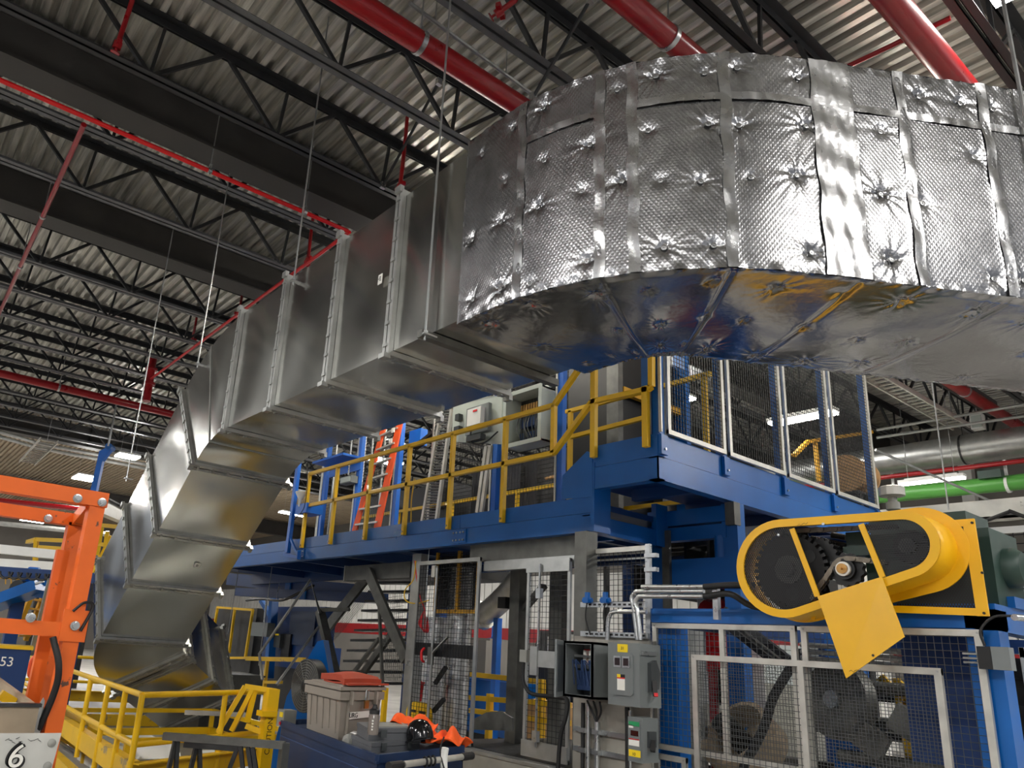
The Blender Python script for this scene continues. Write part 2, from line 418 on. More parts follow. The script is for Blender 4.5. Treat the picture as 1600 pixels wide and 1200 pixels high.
stub((4.919, 15.757, 8.2), (4.939, 15.875, 7.9), 'tiny distant red sprinkler drop left of the duct top')

# ---- sway braces and conduits under the roof
def brace(p, q, label, r=0.02):
    t = thing('sway_brace', label, 'brace', V3(p))
    part('brace_pipe', 'joist_black', t, lambda b: b.tube(p, q, r, 8), True)
    for e in (p, q): part('clevis', 'zinc', t, lambda b: b.cbox(e, (0.07, 0.05, 0.09)))
brace((4.765, 4.19, 8.2), (4.609, 4.825, 7.3), 'black diagonal sway brace crossing the joists left of the wrapped duct')
brace((4.418, 6.299, 8.35), (4.631, 7.753, 7.7), 'black diagonal sway brace above the nearest girder end')
tag(MB().path([(3.188, 5.166, 7.85), (5.054, 5.27, 7.85)], 0.022, 8).build('conduit', 'steel_rod', None, True), 'thin pale conduit beside the thick red main at top centre', 'conduit')
cd_ = bpy.data.objects['conduit']
for p in ((3.531, 5.187, 7.85), (4.579, 5.246, 7.85)): part('hanger', 'steel_rod', cd_, lambda b: b.tube(p, (p[0], p[1], ZD), 0.008, 5))
for z, dx, lb in ((7.3, 0, 'long grey conduit run above the far girder, upper'), (7.2, 0.25, 'long grey conduit run above the far girder, lower')):
    tag(MB().path(smoothpts([(-3, 26.6+dx, z), (2, 26.6+dx, z), (3.2, 26.9+dx, z), (4.2, 27.3+dx, z), (6, 27.3+dx, z), (9, 27.3+dx, z)], 6), 0.06, 8).build('conduit', 'galv_dull', None, True), lb, 'conduit')

# ---- high bay lamps
def lamp(c, L, W, ax, label, m='lamp_glow', hang=None):
    c = V3(c); a = unit((ax[0], ax[1], 0)); s = V3((-a[1], a[0], 0)); up = V3((0, 0, 1))
    t = thing('high_bay_lamp', label, 'lamp', c, 'high-bay lamps of the hall')
    part('housing', 'white', t, lambda b: (b.obox(c+up*0.05, (a, s, up), (L/2, W/2, 0.03)), b.obox(c+up*0.09, (a, s, up), (L/2*0.8, W/4, 0.02))))
    part('diffuser', m, t, lambda b: b.obox(c+up*0.0, (a, s, up), (L/2*0.97, W/2*0.94, 0.02)))
    def w(b):
        for k in (-1, 1): b.tube(c+a*k*L*0.35+up*0.08, c+a*k*L*0.35+up*(ZD-c[2]), 0.006, 5)
    part('hanger_wire', 'steel_rod', t, w)
    return t
lamp((7.15, 1.12, 7.75), 0.8, 0.34, (0, 1), 'glaring white high-bay lamp cut by the top right edge', 'lamp_glow_mid')
lamp((6.54, 31.4, 7.15), 0.75, 1.2, (1, 0), 'bright square far lamp beside the blue post at left')
lamp((6.58, 25.9, 7.15), 0.7, 0.6, (1, 0), 'slim bright far lamp just left of the bare duct')
lamp((17.2, 5.933, 5.666), 1.2, 0.16, (0, 1), 'bright linear lamp below the spiral duct at right', 'lamp_glow_dim')
lamp((12, 11.4, 5.8), 1.3, 0.25, (0, 1), 'linear lamp seen through the mesh behind the yellow stair rail', 'lamp_glow_dim')
lamp((12, 5.9, 5.75), 1.1, 0.25, (0, 1), 'linear lamp glowing behind the third fence panel', 'lamp_glow_dim')
for x, y in ((4.0, -5.2), (-6.5, -3.0), (-6.5, 3.0), (-6.5, 10.0), (-6.5, 17.0), (-3.5, 24.0), (11.0, -4.5), (17.0, -4.5), (13.5, 9.5), (13, 20), (-5, -7)):  # mostly added to light the hall; the first follows the foil highlight
    lamp((x, y, 7.4), 1.3, 0.5, (1, 0) if y != -5.2 else (0, 1), 'unseen high-bay lamp outside the picture, placed to light the hall', 'lamp_glow_mid' if (x, y) == (-3.5, 24.0) else 'lamp_glow')
for x, y in ((6.3, 9.0), (9.2, 7.4), (9.1, 3.2)):  # unseen lamps added behind the duct to brighten the walkway
    lamp((x, y, 7.4), 1.2, 0.3, (1, 0), 'added high-bay lamp above the walkway, hidden by the big duct', 'lamp_glow_added')
for x, y in ((-2, 33), (3, 45), (16, 32), (8, 50)):  # unseen lamps added to brighten the far background
    lamp((x, y, 7.3), 1.3, 0.5, (1, 0), 'added high-bay lamp of the far bay, outside the picture')

# ================================================================ galvanised supply duct
DX0, DW, DZ0, DH = 3.0, 1.22, 3.87, 1.40
TH = math.radians(38)
EX = V3((1, 0, 0)); EY = V3((0, 1, 0)); EZ = V3((0, 0, 1))
dS = V3((0, math.cos(TH), -math.sin(TH))); nS = V3((0, math.sin(TH), math.cos(TH)))
# a ring = (bottom near corner, width vector, height vector)
def ring_straight(y): return (V3((DX0, y, DZ0)), EX*DW, EZ*DH)
RI = 1.4
def ring_elbow(t):
    y = 7.9+RI*math.sin(t); z = DZ0-RI*(1-math.cos(t)); n = V3((0, math.sin(t), math.cos(t)))
    return (V3((DX0, y, z)), EX*DW, n*DH)
PE = ring_elbow(TH)[0]
def ring_slant(s): return (PE+dS*s, EX*DW, nS*DH)
def s_of_y(y): return (y-PE[1])/dS[1]
S_END = s_of_y(11.44)
RB, PHI = 0.25, math.radians(48)
CB = PE+dS*(S_END+0.06)+EX*(DW+RB)
def ring_turn(p):
    w = EX*math.cos(p)-dS*math.sin(p); return (CB-w*(RB+DW), w*DW, nS*DH)
dT = EX*math.sin(PHI)+dS*math.cos(PHI)
def ring_tail(s):
    r = ring_turn(PHI); return (r[0]+dT*s, r[1], r[2])
duct = thing('galvanized_duct', 'bare galvanised sheet metal duct with bolted flanges sweeping down to lower left', 'duct', (3.6, 12.3, 0.2))
def corners(r, g=0.0):
    o, w, h = r; a, c = unit(w)*g, unit(h)*g
    return [o-a-c, o+w+a-c, o+w+h+a+c, o+h-a+c]
def section(rings, nsub=14):
    """sheet metal section: every wall a fine grid with slight cross-break and oil-canning"""
    b = MB(); m = len(rings); seed = rng.rand(4)*10
    for k in range(4):
        P = np.zeros((m, nsub+1, 3))
        for i, r in enumerate(rings):
            c = corners(r); p, q = c[k], c[(k+1) % 4]
            ctr = sum(c)/4; nrm = unit((p+q)/2-ctr); nrm = unit(nrm)
            for j in range(nsub+1):
                u = j/nsub; v = i/max(1, m-1)
                ed = math.sin(math.pi*u)**0.6*math.sin(math.pi*v)**0.6
                bulge = 0.014*math.sin(3.1*u+seed[k])*math.cos(2.7*v*1.4+seed[k]*2)+0.006*math.sin(6.3*u+4.1*v+seed[k]*3)
                P[i, j] = p*(1-u)+q*u+nrm*ed*bulge
        if k in (0, 1, 2, 3): b.grid(P[::-1] if True else P)
    return b.build('duct_section', 'galv', duct, True)
def flange(r, along, gap=0.045):
    fl = MB(); al = unit(along)
    for s0, s1 in ((-gap, -0.006), (0.006, gap)):
        o = [c+al*s0 for c in corners(r, 0.045)]; i_ = [c+al*s0 for c in corners(r, 0.002)]
        fl.ringplate(o, i_, al*(s1-s0))
    f = fl.build('flange', 'galv_dull', duct)
    # clips along the flange lip and corner bolts
    bo = MB(); c = corners(r, 0.05)
    for k in range(4):
        p, q = c[k], c[(k+1) % 4]; nrm = unit((p+q)/2-sum(c)/4); L = np.linalg.norm(q-p)
        n = max(3, int(L/0.17))
        for j in range(n):
            x = p+(q-p)*(j+0.5)/n
            bo.obox(x+nrm*0.001, (unit(q-p), al, nrm), (0.012, gap*0.6, 0.008))
        bo.obox(p, (unit(q-p), al, nrm), (0.03, gap*0.9, 0.02))
    bolts = bo.build('flange_clips', 'galv_dull', f); bolts['kind'] = 'stuff'
    return f
FY = [3.70, 4.14, 4.66, 5.63, 6.74, 7.9]
for a, c in zip(FY[:-1], FY[1:]): section([ring_straight(y) for y in np.linspace(a, c, 9)])
for y in FY[2:]: flange(ring_straight(y), EY)
section([ring_elbow(t) for t in np.linspace(0, TH*0.5, 9)])
section([ring_elbow(t) for t in np.linspace(TH*0.5, TH, 9)])
# standing seam in the middle of the elbow
r_ = ring_elbow(TH*0.5)
part('standing_seam', 'galv_dull', duct, lambda b: b.ringplate([c for c in corners(r_, 0.012)], [c for c in corners(r_, 0.0)], unit(np.cross(r_[1], r_[2]))*-0.012))
FS = [0, s_of_y(9.72), s_of_y(10.5), S_END]
for a, c in zip(FS[:-1], FS[1:]): section([ring_slant(s) for s in np.linspace(a, c, 10)])
for s in FS: flange(ring_slant(s), dS)
section([ring_slant(S_END), ring_slant(S_END+0.06)]+[ring_turn(t) for t in np.linspace(0.02, PHI, 12)])
flange(ring_turn(PHI), dT)
section([ring_tail(s) for s in (0, 0.1, 0.2)])
flange(ring_tail(0.2), dT)
section([ring_tail(s) for s in np.linspace(0.2, 0.95, 7)])
flange(ring_tail(0.95), dT)
section([ring_tail(s) for s in np.linspace(0.95, 1.7, 7)])
flange(ring_tail(1.7), dT)
# trapeze strut under the first straight length
part('trapeze_strut', 'galv_dark', duct, lambda b: b.box((DX0-0.1, 4.10, DZ0-0.06), (DX0+DW+0.1, 4.16, DZ0-0.005)))
# small paper stickers on the duct
def sticker(c, u, v, n, w, h, label):
    t = part('sticker', 'label_white', duct, lambda b: b.obox(V3(c)+unit(n)*0.012, (u, v, n), (w/2, h/2, 0.002)), label=label)
    part('print', 'dark_steel', t, lambda b: [b.obox(V3(c)+unit(n)*0.015+unit(u)*dx+unit(v)*dy, (u, v, n), (l, 0.004, 0.001)) for dx, dy, l in ((0, 0.02, 0.012), (0.005, 0.005, 0.018), (-0.005, -0.012, 0.012))])
sticker((2.985, 4.868, 4.576), EY, EZ, -EX, 0.06, 0.09, 'white paper sticker')
rs = ring_slant(s_of_y(10.1)); sticker(rs[0]+EX*0.72, EX, dS, -nS, 0.08, 0.08, 'white paper sticker')
# threaded hanging rods
for i, (p, q, lb) in enumerate((((2.93, 6.447, 5.941), (2.93, 6.501, 5.144), 'threaded hanging rod to the second bare duct flange'), ((2.93, 8.974, 6.486), (2.93, 9.069, 4.918), 'threaded hanging rod at the start of the duct bend'),
        ((2.93, 11.49, 5.994), (2.93, 11.229, 3.747), 'threaded hanging rod in front of the far girder, farthest left'), ((2.93, 4.104, 6.546), (2.93, 4.107, 3.834), 'long threaded rod passing in front of the plain duct side'))):
    x, y = q[0], (p[1]+q[1])/2
    h = thing('hanging_rod', lb, 'rod', (x, y, q[2]), 'threaded rods hanging the duct')
    part('rod', 'steel_rod', h, lambda b: b.tube((x, y, q[2]-0.05), (x, y, ZD), 0.009, 6), True)
    part('nut', 'zinc', h, lambda b: (b.tube((x, y, q[2]), (x, y, q[2]+0.025), 0.02, 6), b.box((x-0.03, y-0.03, q[2]-0.012), (x+0.09, y+0.03, q[2]))))
h = thing('hanging_rod', 'threaded rod below the top right lamp, in front of the wrapped duct', 'rod', (5.15, 1.02, 3.8), 'threaded rods hanging the duct')
part('rod', 'steel_rod', h, lambda b: b.tube((5.15, 1.02, 3.8), (5.15, 1.02, ZD), 0.012, 6), True)
part('nut', 'zinc', h, lambda b: b.tube((5.15, 1.02, 3.8), (5.15, 1.02, 3.83), 0.025, 6))

# ================================================================ foil-wrapped insulated elbow
m = bpy.data.materials.new('foil_wrap'); m.use_nodes = True; MATS['foil_wrap'] = m
N, Lk = m.node_tree.nodes, m.node_tree.links; bs = N['Principled BSDF']
bs.inputs['Metallic'].default_value = 1.0; bs.inputs['Roughness'].default_value = 0.27
uvn = N.new('ShaderNodeUVMap'); sx = N.new('ShaderNodeSeparateXYZ'); Lk.new(uvn.outputs['UV'], sx.inputs[0])
def mth(op, a, b2=None):
    n = N.new('ShaderNodeMath'); n.operation = op
    for i, x in enumerate((a, b2)):
        if x is None: continue
        if isinstance(x, (int, float)): n.inputs[i].default_value = x
        else: Lk.new(x, n.inputs[i])
    return n.outputs[0]
KE = 2*math.pi/0.028
e1 = mth('SINE', mth('MULTIPLY', mth('ADD', sx.outputs[0], mth('MULTIPLY', sx.outputs[1], 0.75)), KE))
e2 = mth('SINE', mth('MULTIPLY', mth('SUBTRACT', sx.outputs[0], mth('MULTIPLY', sx.outputs[1], 0.75)), KE))
emb = mth('MAXIMUM', e1, e2)
nz = N.new('ShaderNodeTexNoise'); nz.inputs['Scale'].default_value = 7; nz.inputs['Detail'].default_value = 4; nz.inputs['Roughness'].default_value = 0.7
Lk.new(uvn.outputs['UV'], nz.inputs['Vector'])
hgt = mth('ADD', mth('MULTIPLY', emb, 0.00045), mth('MULTIPLY', nz.outputs['Fac'], 0.0016))
bmp = N.new('ShaderNodeBump'); bmp.inputs['Strength'].default_value = 0.75; bmp.inputs['Distance'].default_value = 1.0
Lk.new(hgt, bmp.inputs['Height']); Lk.new(bmp.outputs['Normal'], bs.inputs['Normal'])
cr = N.new('ShaderNodeValToRGB'); cr.color_ramp.elements[0].color = srgb(128, 128, 130); cr.color_ramp.elements[1].color = srgb(168, 168, 170)
cr.color_ramp.elements[0].position = 0.3; cr.color_ramp.elements[1].position = 0.65
Lk.new(nz.outputs['Fac'], cr.inputs['Fac']); Lk.new(cr.outputs['Color'], bs.inputs['Base Color'])
mat('foil_tape', (172, 172, 173), 0.27, 1.0, 0.08, 8, bump=0.35, bscale=22, rvar=0.06, bdist=0.006)
mat('foil_bottom', (176, 176, 178), 0.17, 1.0, 0.08, 3, bump=0.4, bscale=9, rvar=0.05, bdist=0.006)
mat('pin_metal', (150, 150, 150), 0.35, 1.0, 0.1, 10)

TW = math.radians(59); CW = V3((4.86, 3.46, 0)); RO, RN = 1.90, 0.59
SA, SB = 0.30, 3.0               # straight lead-in and lead-out
LO = RO*TW
dW = V3((math.sin(TW), -math.cos(TW), 0))
ZB0, ZB1 = 3.82, 5.30
def wrap_pt(s, o):               # s: length along the outer face, o: 0 outer .. 1 inner
    R = RO+(RN-RO)*o
    if s < SA: return V3((CW[0]-R, CW[1]+SA-s, 0)), V3((-1, 0, 0))
    if s < SA+LO:
        t = (s-SA)/RO; n = V3((-math.cos(t), -math.sin(t), 0)); return CW+n*R, n
    n = V3((-math.cos(TW), -math.sin(TW), 0)); return CW+n*R+dW*(s-SA-LO), n
STOT = SA+LO+SB
wrap = thing('insulated_duct', 'wide duct elbow wrapped in foil-faced insulation with pins and taped seams', 'duct', (4.2, 2.4, ZB0))
SEAMS = [0.56, 1.12, 1.32, 1.86, 2.42, 2.62, 2.97, 3.52, 4.1]
def pins_for(kind):
    out = []
    if kind == 'side':
        cols = [0.12, 0.42, 0.70, 1.02, 1.22, 1.44, 1.74, 1.98, 2.30, 2.52, 2.80, 3.08, 3.40, 3.64, 3.95, 4.3]
        hs = [0.07, 0.40, 0.66, 0.90]
    else:
        cols = [0.2, 0.55, 1.0, 1.4, 1.8, 2.2, 2.6, 3.0, 3.4, 3.8, 4.2]; hs = [0.13, 0.5, 0.85]
    for c in cols:
        for h in hs:
            if rng.rand() < 0.12: continue
            out.append((c+rng.uniform(-.05, .05), h+rng.uniform(-.035, .035), rng.randint(7, 13), rng.rand()*6.28, rng.uniform(0.5, 1.25)))
    return out
def wrinkle(S, H, pins):
    D = 0.004*np.sin(2.1*S+1.3*H)+0.0012*np.sin(9*S-5*H)*np.sin(7*H)
    for (ps, ph, k, ph0, a) in pins:
        dx, dy = S-ps, H-ph; r = np.hypot(dx, dy)+1e-6; t = np.arctan2(dy, dx)
        w = np.exp(-r/(0.055*a))
        D -= 0.016*np.exp(-(r/0.04)**2)*a
        D += 0.0085*a*w*np.clip(r/0.03, 0, 1)*np.cos(k*t+ph0+3*np.sin(2*t+ph0))
    return D
def wrap_face(name, ns, nh, kind, pins):
    S = np.linspace(0, STOT, ns); Hh = np.linspace(0, 1, nh); P = np.zeros((ns, nh, 3)); UV = np.zeros((ns, nh, 2))
    hl = (ZB1-ZB0) if kind in ('side', 'inner') else (RO-RN)
    SS, HH = np.meshgrid(S, Hh*hl, indexing='ij')
    D = wrinkle(SS, HH, [(p[0], p[1]*hl, p[2], p[3], p[4]) for p in pins])
    edge = np.minimum(1, np.minimum(HH, hl-HH)/0.05)
    lip = 0.007*np.sin(SS*41)*np.sin(SS*17+HH*20)*(1-edge)
    D = D*edge+lip
    if kind == 'bottom':
        D += edge*(-0.035*np.sin(np.pi*np.clip(HH/hl, 0, 1))+0.012*np.sin(SS*3.3+HH*2))*-1*0.8
        for sm in SEAMS[1::2]: D -= 0.007*np.exp(-((SS-sm)/0.02)**2)*edge
    else:
        for sm in SEAMS: D += 0.006*np.exp(-((SS-sm)/0.035)**2)
    for i, s in enumerate(S):
        o0, n = wrap_pt(s, 0); o1, _ = wrap_pt(s, 1)
        for j, h in enumerate(Hh):
            if kind == 'side': p = o0+V3((0, 0, ZB0+h*hl))+n*D[i, j]
            elif kind == 'inner': p = o1+V3((0, 0, ZB0+h*hl))-n*D[i, j]
            elif kind == 'bottom': p = o0*(1-h)+o1*h+V3((0, 0, ZB0-D[i, j]))
            else: p = o0*(1-h)+o1*h+V3((0, 0, ZB1+D[i, j]))
            P[i, j] = p; UV[i, j] = (s, h*hl)
    b = MB(); b.grid(P if kind in ('bottom', 'inner') else P[:, ::-1])
    if kind not in ('bottom', 'inner'): UV = UV[:, ::-1]
    ob = b.build(name, 'foil_bottom' if kind == 'bottom' else 'foil_wrap', wrap, True)
    me = ob.data; uvl = me.uv_layers.new(name='UVMap'); idx = np.zeros(len(me.loops), int); me.loops.foreach_get('vertex_index', idx)
    uvl.data.foreach_set('uv', UV.reshape(-1, 2)[idx].ravel().astype(np.float32))
    return ob
ps_ = pins_for('side'); pb_ = pins_for('bottom')
wrap_face('outer_facing', 420, 120, 'side', ps_)
wrap_face('bottom_facing', 420, 90, 'bottom', pb_)
wrap_face('top_facing', 160, 24, 'top', [])
wrap_face('inner_facing', 160, 30, 'inner', [])
part('end_facing', 'foil_tape', wrap, lambda b: b.prism([wrap_pt(0, 0)[0]+EZ*ZB0, wrap_pt(0, 1)[0]+EZ*ZB0, wrap_pt(0, 1)[0]+EZ*ZB1, wrap_pt(0, 0)[0]+EZ*ZB1], (0, 0.02, 0)))
# tapes over the vertical seams and the long horizontal seam
def tape(s0, s1, h0, h1, nx, nh):
    P = np.zeros((nx, nh, 3))
    for i, s in enumerate(np.linspace(s0, s1, nx)):
        for j, h in enumerate(np.linspace(h0, h1, nh)):
            o, n = wrap_pt(s+0.006*math.sin(h*23+s*5), 0); P[i, j] = o+n*(0.011+0.003*math.sin(h*37+s*11)+0.002*math.sin(s*60+h*9))+EZ*(ZB0+h*(ZB1-ZB0))
    b = MB(); b.grid(P[:, ::-1]); return b.build('seam_tape', 'foil_tape', wrap, True)
for s in SEAMS:
    w = 0.045
    tape(s-w/2-0.01, s+w/2+0.01, 0.0, 1.0, 5, 60)
for a, c in ((0.58, 1.10), (1.34, 1.84), (1.88, 2.40), (2.64, 2.95), (2.99, 3.50), (3.54, 4.6)): tape(a, c, 0.765, 0.80, 30, 4)
tape(2.42, 2.62, 0.0, 1.0, 12, 60)
pmesh = MB().lathe((0, 0, 0), [(0.017, -0.002), (0.017, 0.003), (0.012, 0.004), (0.011, 0.002), (0.005, 0.002), (0.004, 0.006)], (0, 0, 1), 12).mesh('insulation_pin', 'pin_metal', smooth=True)
def pin(p, n):
    o = bpy.data.objects.new('insulation_pin', pmesh); col.objects.link(o); o.parent = wrap
    q = Vector(n).to_track_quat('Z', 'Y'); o.rotation_mode = 'QUATERNION'; o.rotation_quaternion = q; o.location = Vector(V3(p)-ORI[wrap.name])
for (s, h, *_r) in ps_:
    o, n = wrap_pt(s, 0); pin(o+EZ*(ZB0+h*(ZB1-ZB0))-n*0.006, n)
for (s, h, *_r) in pb_:
    o = wrap_pt(s, 0)[0]*(1-h)+wrap_pt(s, 1)[0]*h; pin(o+EZ*(ZB0+0.012), (0, 0, -1))

# ================================================================ blue mezzanine walkway
XP = 5.7
def chan(b, p, q, h, w=0.07, t=0.012, out=(-1, 0, 0)):   # channel beam: web on the outside face, two flanges inwards; p, q on the bottom outer edge
    p, q = V3(p), V3(q); d = unit(q-p); n = -unit(out)
    def plate(o, u, v, th):
        b.prism([o, o+u, o+u+v, o+v], th)
    L = q-p
    plate(p, L, EZ*h, n*t); plate(p+n*t, L, n*w, EZ*t); plate(p+n*t+EZ*(h-t), L, n*w, EZ*t)
mez = thing('mezzanine_walkway', 'long blue steel walkway below the bare duct, carrying the yellow railing', 'platform', (7, 9, 2.87))
for i, (y0, y1) in enumerate(((4.95, 6.97), (6.98, 10.95), (10.96, 17.6))):
    part('fascia_channel', 'blue', mez, lambda b: chan(b, (XP, y0, 2.87), (XP, y1, 2.87), 0.185, 0.09))
    part('toe_plate', 'blue', mez, lambda b: b.box((XP+0.004, y0, 3.06), (XP+0.016, y1, 3.225)))
for yj in (6.97, 10.95):
    sp = part('splice_plate', 'blue', mez, lambda b: b.box((XP-0.014, yj-0.13, 2.885), (XP-0.001, yj+0.13, 3.045)))
    for dy in (-0.09, -0.035, 0.035, 0.09):
        for z in (2.92, 3.01): part('bolt', 'zinc', sp, lambda b: b.tube((XP-0.014, yj+dy, z), (XP-0.028, yj+dy, z), 0.012, 6))
part('deck_plate', 'blue_dark', mez, lambda b: b.box((XP+0.02, 4.97, 3.12), (7.9, 17.6, 3.18)))
for yb in np.arange(5.6, 15, 1.55): part('cross_beam', 'blue_dark', mez, lambda b: b.box((XP+0.02, yb, 2.95), (7.9, yb+0.08, 3.12)))
part('inner_beam', 'blue_dark', mez, lambda b: b.box((7.9, 4.97, 2.87), (7.98, 17.6, 3.2)))
part('edge_angle', 'blue', mez, lambda b: b.box((6.3, 5.2, 2.885), (6.36, 7.0, 2.93)))
# end of the low walkway below the raised deck
part('end_channel', 'blue', mez, lambda b: chan(b, (XP, 4.95, 2.87), (6.95, 4.95, 2.87), 0.17, 0.09, out=(0, -1, 0)))
part('end_post', 'blue', mez, lambda b: b.box((6.72, 4.93, 2.87), (6.92, 4.99, 3.32)))
part('end_post', 'blue', mez, lambda b: b.box((XP-0.006, 4.9, 2.87), (XP+0.24, 4.952, 3.56)))
part('stair_cheek', 'blue', mez, lambda b: b.prism([(5.69, 5.334, 3.233), (5.69, 5.322, 3.482), (5.69, 4.995, 3.691), (5.69, 4.928, 3.66), (5.69, 4.916, 3.212)], (0.012, 0, 0)))
part('step', 'blue_dark', mez, lambda b: b.box((XP+0.03, 4.98, 3.42), (6.9, 5.25, 3.46)))

up = thing('raised_platform', 'raised blue platform corner beneath the mesh fence, right of the yellow stair rail', 'platform', (7.5, 4.6, 3.29))
ZR = 3.73
part('front_channel', 'blue', up, lambda b: chan(b, (XP, 4.15, 3.29), (XP, 4.93, 3.29), 0.22, 0.09))
part('front_toe_plate', 'blue', up, lambda b: b.box((XP+0.004, 4.15, 3.515), (XP+0.016, 4.93, ZR)))
part('side_channel', 'blue', up, lambda b: chan(b, (XP, 4.15, 3.29), (10.35, 4.15, 3.29), 0.22, 0.09, out=(0, -1, 0)))
part('side_toe_plate', 'blue', up, lambda b: b.box((XP, 4.154, 3.515), (10.35, 4.166, ZR)))
part('deck_plate', 'blue_dark', up, lambda b: b.box((XP+0.02, 4.17, 3.42), (10.3, 5.0, 3.47)))
part('rear_deck', 'blue_dark', up, lambda b: b.box((8.2, 5.0, 3.42), (12.2, 6.3, 3.47)))
for xb in np.arange(6.4, 10.3, 0.95): part('cross_beam', 'blue_dark', up, lambda b: b.box((xb, 4.17, 3.3), (xb+0.08, 5.0, 3.42)))
# supporting frame under the raised deck
sf = thing('support_frame', 'blue bolted frame of columns and beams under the raised platform corner', 'frame', (7.05, 4.7, 0))
part('column', 'blue', sf, lambda b: b.box((6.93, 4.13, 0), (7.07, 4.30, 3.28)))
part('column', 'blue', sf, lambda b: b.box((6.93, 5.0, 0), (7.07, 5.2, 3.28)))
part('header_beam', 'blue', sf, lambda b: b.box((6.9, 4.16, 3.1), (7.05, 5.02, 3.26)))
part('header_beam', 'blue', sf, lambda b: b.box((6.92, 4.25, 2.94), (7.03, 5.0, 3.08)))
part('lower_beam', 'blue', sf, lambda b: b.box((6.9, 4.1, 2.44), (7.05, 5.02, 2.74)))
part('stub_column', 'blue', sf, lambda b: (b.tube((6.96, 4.34, 2.74), (6.96, 4.34, 2.96), 0.06, 14)), True)
part('welded_cap', 'galv_dark', sf, lambda b: b.box((6.87, 4.12, 3.05), (6.98, 4.22, 3.28)))
part('steel_strip', 'galv_dark', sf, lambda b: b.box((6.86, 4.88, 1.8), (6.9, 4.97, 3.05)))
# roller bed dimly seen inside the frame
rb = thing('roller_bed', 'dark rollers and chain behind the blue support frame', 'rollers', (8.2, 4.6, 2.7))
for i in range(6): part('roller', 'dark_steel', rb, lambda b: b.tube((7.3+i*0.28, 4.25, 2.98), (7.3+i*0.28, 5.6, 2.98), 0.05, 10), True)
for yy in (4.35, 4.62, 4.9): part('side_plate', 'black', rb, lambda b: b.box((7.2, yy, 2.74), (9, yy+0.03, 3.02)))
for yy in (4.3, 5.6): part('bed_rail', 'black', rb, lambda b: b.box((7.2, yy-0.04, 2.44), (9.2, yy, 2.75)))

# ---- yellow railing of the walkway
XR = 5.66
rail = thing('yellow_railing', 'long yellow railing on the blue walkway, sloping up at its right end', 'railing', (XR, 8, 3.08))
RT, RM = 4.27, 3.735
Y0r, Y1r = (5.66, 10.879, 4.233)[1], (5.66, 5.433, 4.251)[1]
def rod_bar(b, pts, w=0.05):
    for p, q in zip(pts[:-1], pts[1:]): b.bar(p, q, w, w)
part('top_rail', 'yellow', rail, lambda b: rod_bar(b, [(XR, Y0r, RT), (XR, Y1r, RT), (5.66, 5.084, 4.604), (XR, 4.63, 4.83)]))
part('mid_rail', 'yellow', rail, lambda b: rod_bar(b, [(XR, Y0r+0.02, RM), (XR, Y1r-0.01, RM), (5.66, 4.906, 4.192), (5.66, 4.215, 4.167), (5.66, 4.178, 4.184), (5.66, 4.17, 4.602)]))
for yy in ((5.66, 10.879, 4.233)[1], (5.66, 9.977, 4.221)[1], (5.66, 9.021, 4.225)[1], (5.66, 8.075, 4.23)[1], (5.66, 7.147, 4.24)[1], (5.66, 6.188, 4.25)[1]):
    po = part('post', 'yellow', rail, lambda b: b.box((XR-0.025, yy-0.025, 3.06), (XR+0.025, yy+0.025, RT)))
    for dy in (0,): part('bolt', 'zinc', po, lambda b: (b.tube((XR-0.026, yy, 3.1), (XR-0.04, yy, 3.1), 0.012, 6)))
part('post', 'yellow', rail, lambda b: b.box((XR-0.025, Y1r-0.025, RM), (XR+0.025, Y1r+0.025, RT)))
p5, p6 = (5.66, 4.88, 4.104)[1], (5.66, 4.248, 3.969)[1]
part('post', 'yellow', rail, lambda b: b.box((XR-0.025, p5-0.03, 3.6), (XR+0.025, p5+0.03, 4.83)))
part('post', 'yellow', rail, lambda b: b.box((XR-0.025, p6-0.03, 3.6), (XR+0.025, p6+0.03, 4.2)))
# inner railing on the far side of the steps
r2 = thing('yellow_railing', 'short yellow railing on the inner side of the raised deck behind the stair rail', 'railing', (7.2, 5, 3.73))
part('mid_rail', 'yellow', r2, lambda b: b.bar((7, 6.548, 4.391), (7, 5.246, 4.422), 0.05))
part('top_rail', 'yellow', r2, lambda b: b.bar((7.0, 4.4, 4.75), (7.0, 6.5, 4.75), 0.05))
for yy in (4.45, 6.4): part('post', 'yellow', r2, lambda b: b.box((6.975, yy, 3.45), (7.025, yy+0.05, 4.75)))

# ---- mesh fence on the raised platform
YF = 4.12
fence_x = [5.76, (6.785, 4.12, 3.813)[0], (7.927, 4.12, 3.77)[0], (9.028, 4.12, 3.829)[0], (10.163, 4.12, 3.872)[0]]
FZ0, FZ1 = 3.74, 6.25
def fence_panel(t, o, u, v, fr=0.045, th=0.03, pitch=0.042, m='alu', wm='wire_black', wr=0.0042):
    o, u, v = V3(o), V3(u), V3(v); uu, vv = unit(u), unit(v); n = unit(np.cross(u, v))
    part('frame', m, t, lambda b: (b.obox(o+u/2+vv*fr/2, (uu, n, vv), (np.linalg.norm(u)/2, th/2, fr/2)), b.obox(o+u/2+v-vv*fr/2, (uu, n, vv), (np.linalg.norm(u)/2, th/2, fr/2)),
         b.obox(o+v/2+uu*fr/2, (uu, n, vv), (fr/2, th/2-0.002, np.linalg.norm(v)/2-0.001)), b.obox(o+v/2+u-uu*fr/2, (uu, n, vv), (fr/2, th/2-0.002, np.linalg.norm(v)/2-0.001))))
    part('wire_mesh', wm, t, lambda b: b.wires(o, u, v, pitch, wr), kind='stuff')
FL = ['mesh fence panel with pale frame nearest the platform corner', 'mesh fence panel with pale frame second from the platform corner', 'mesh fence panel with pale frame third from the corner, lamp shining behind', 'mesh fence panel with pale frame at the right end, wooden reel behind']
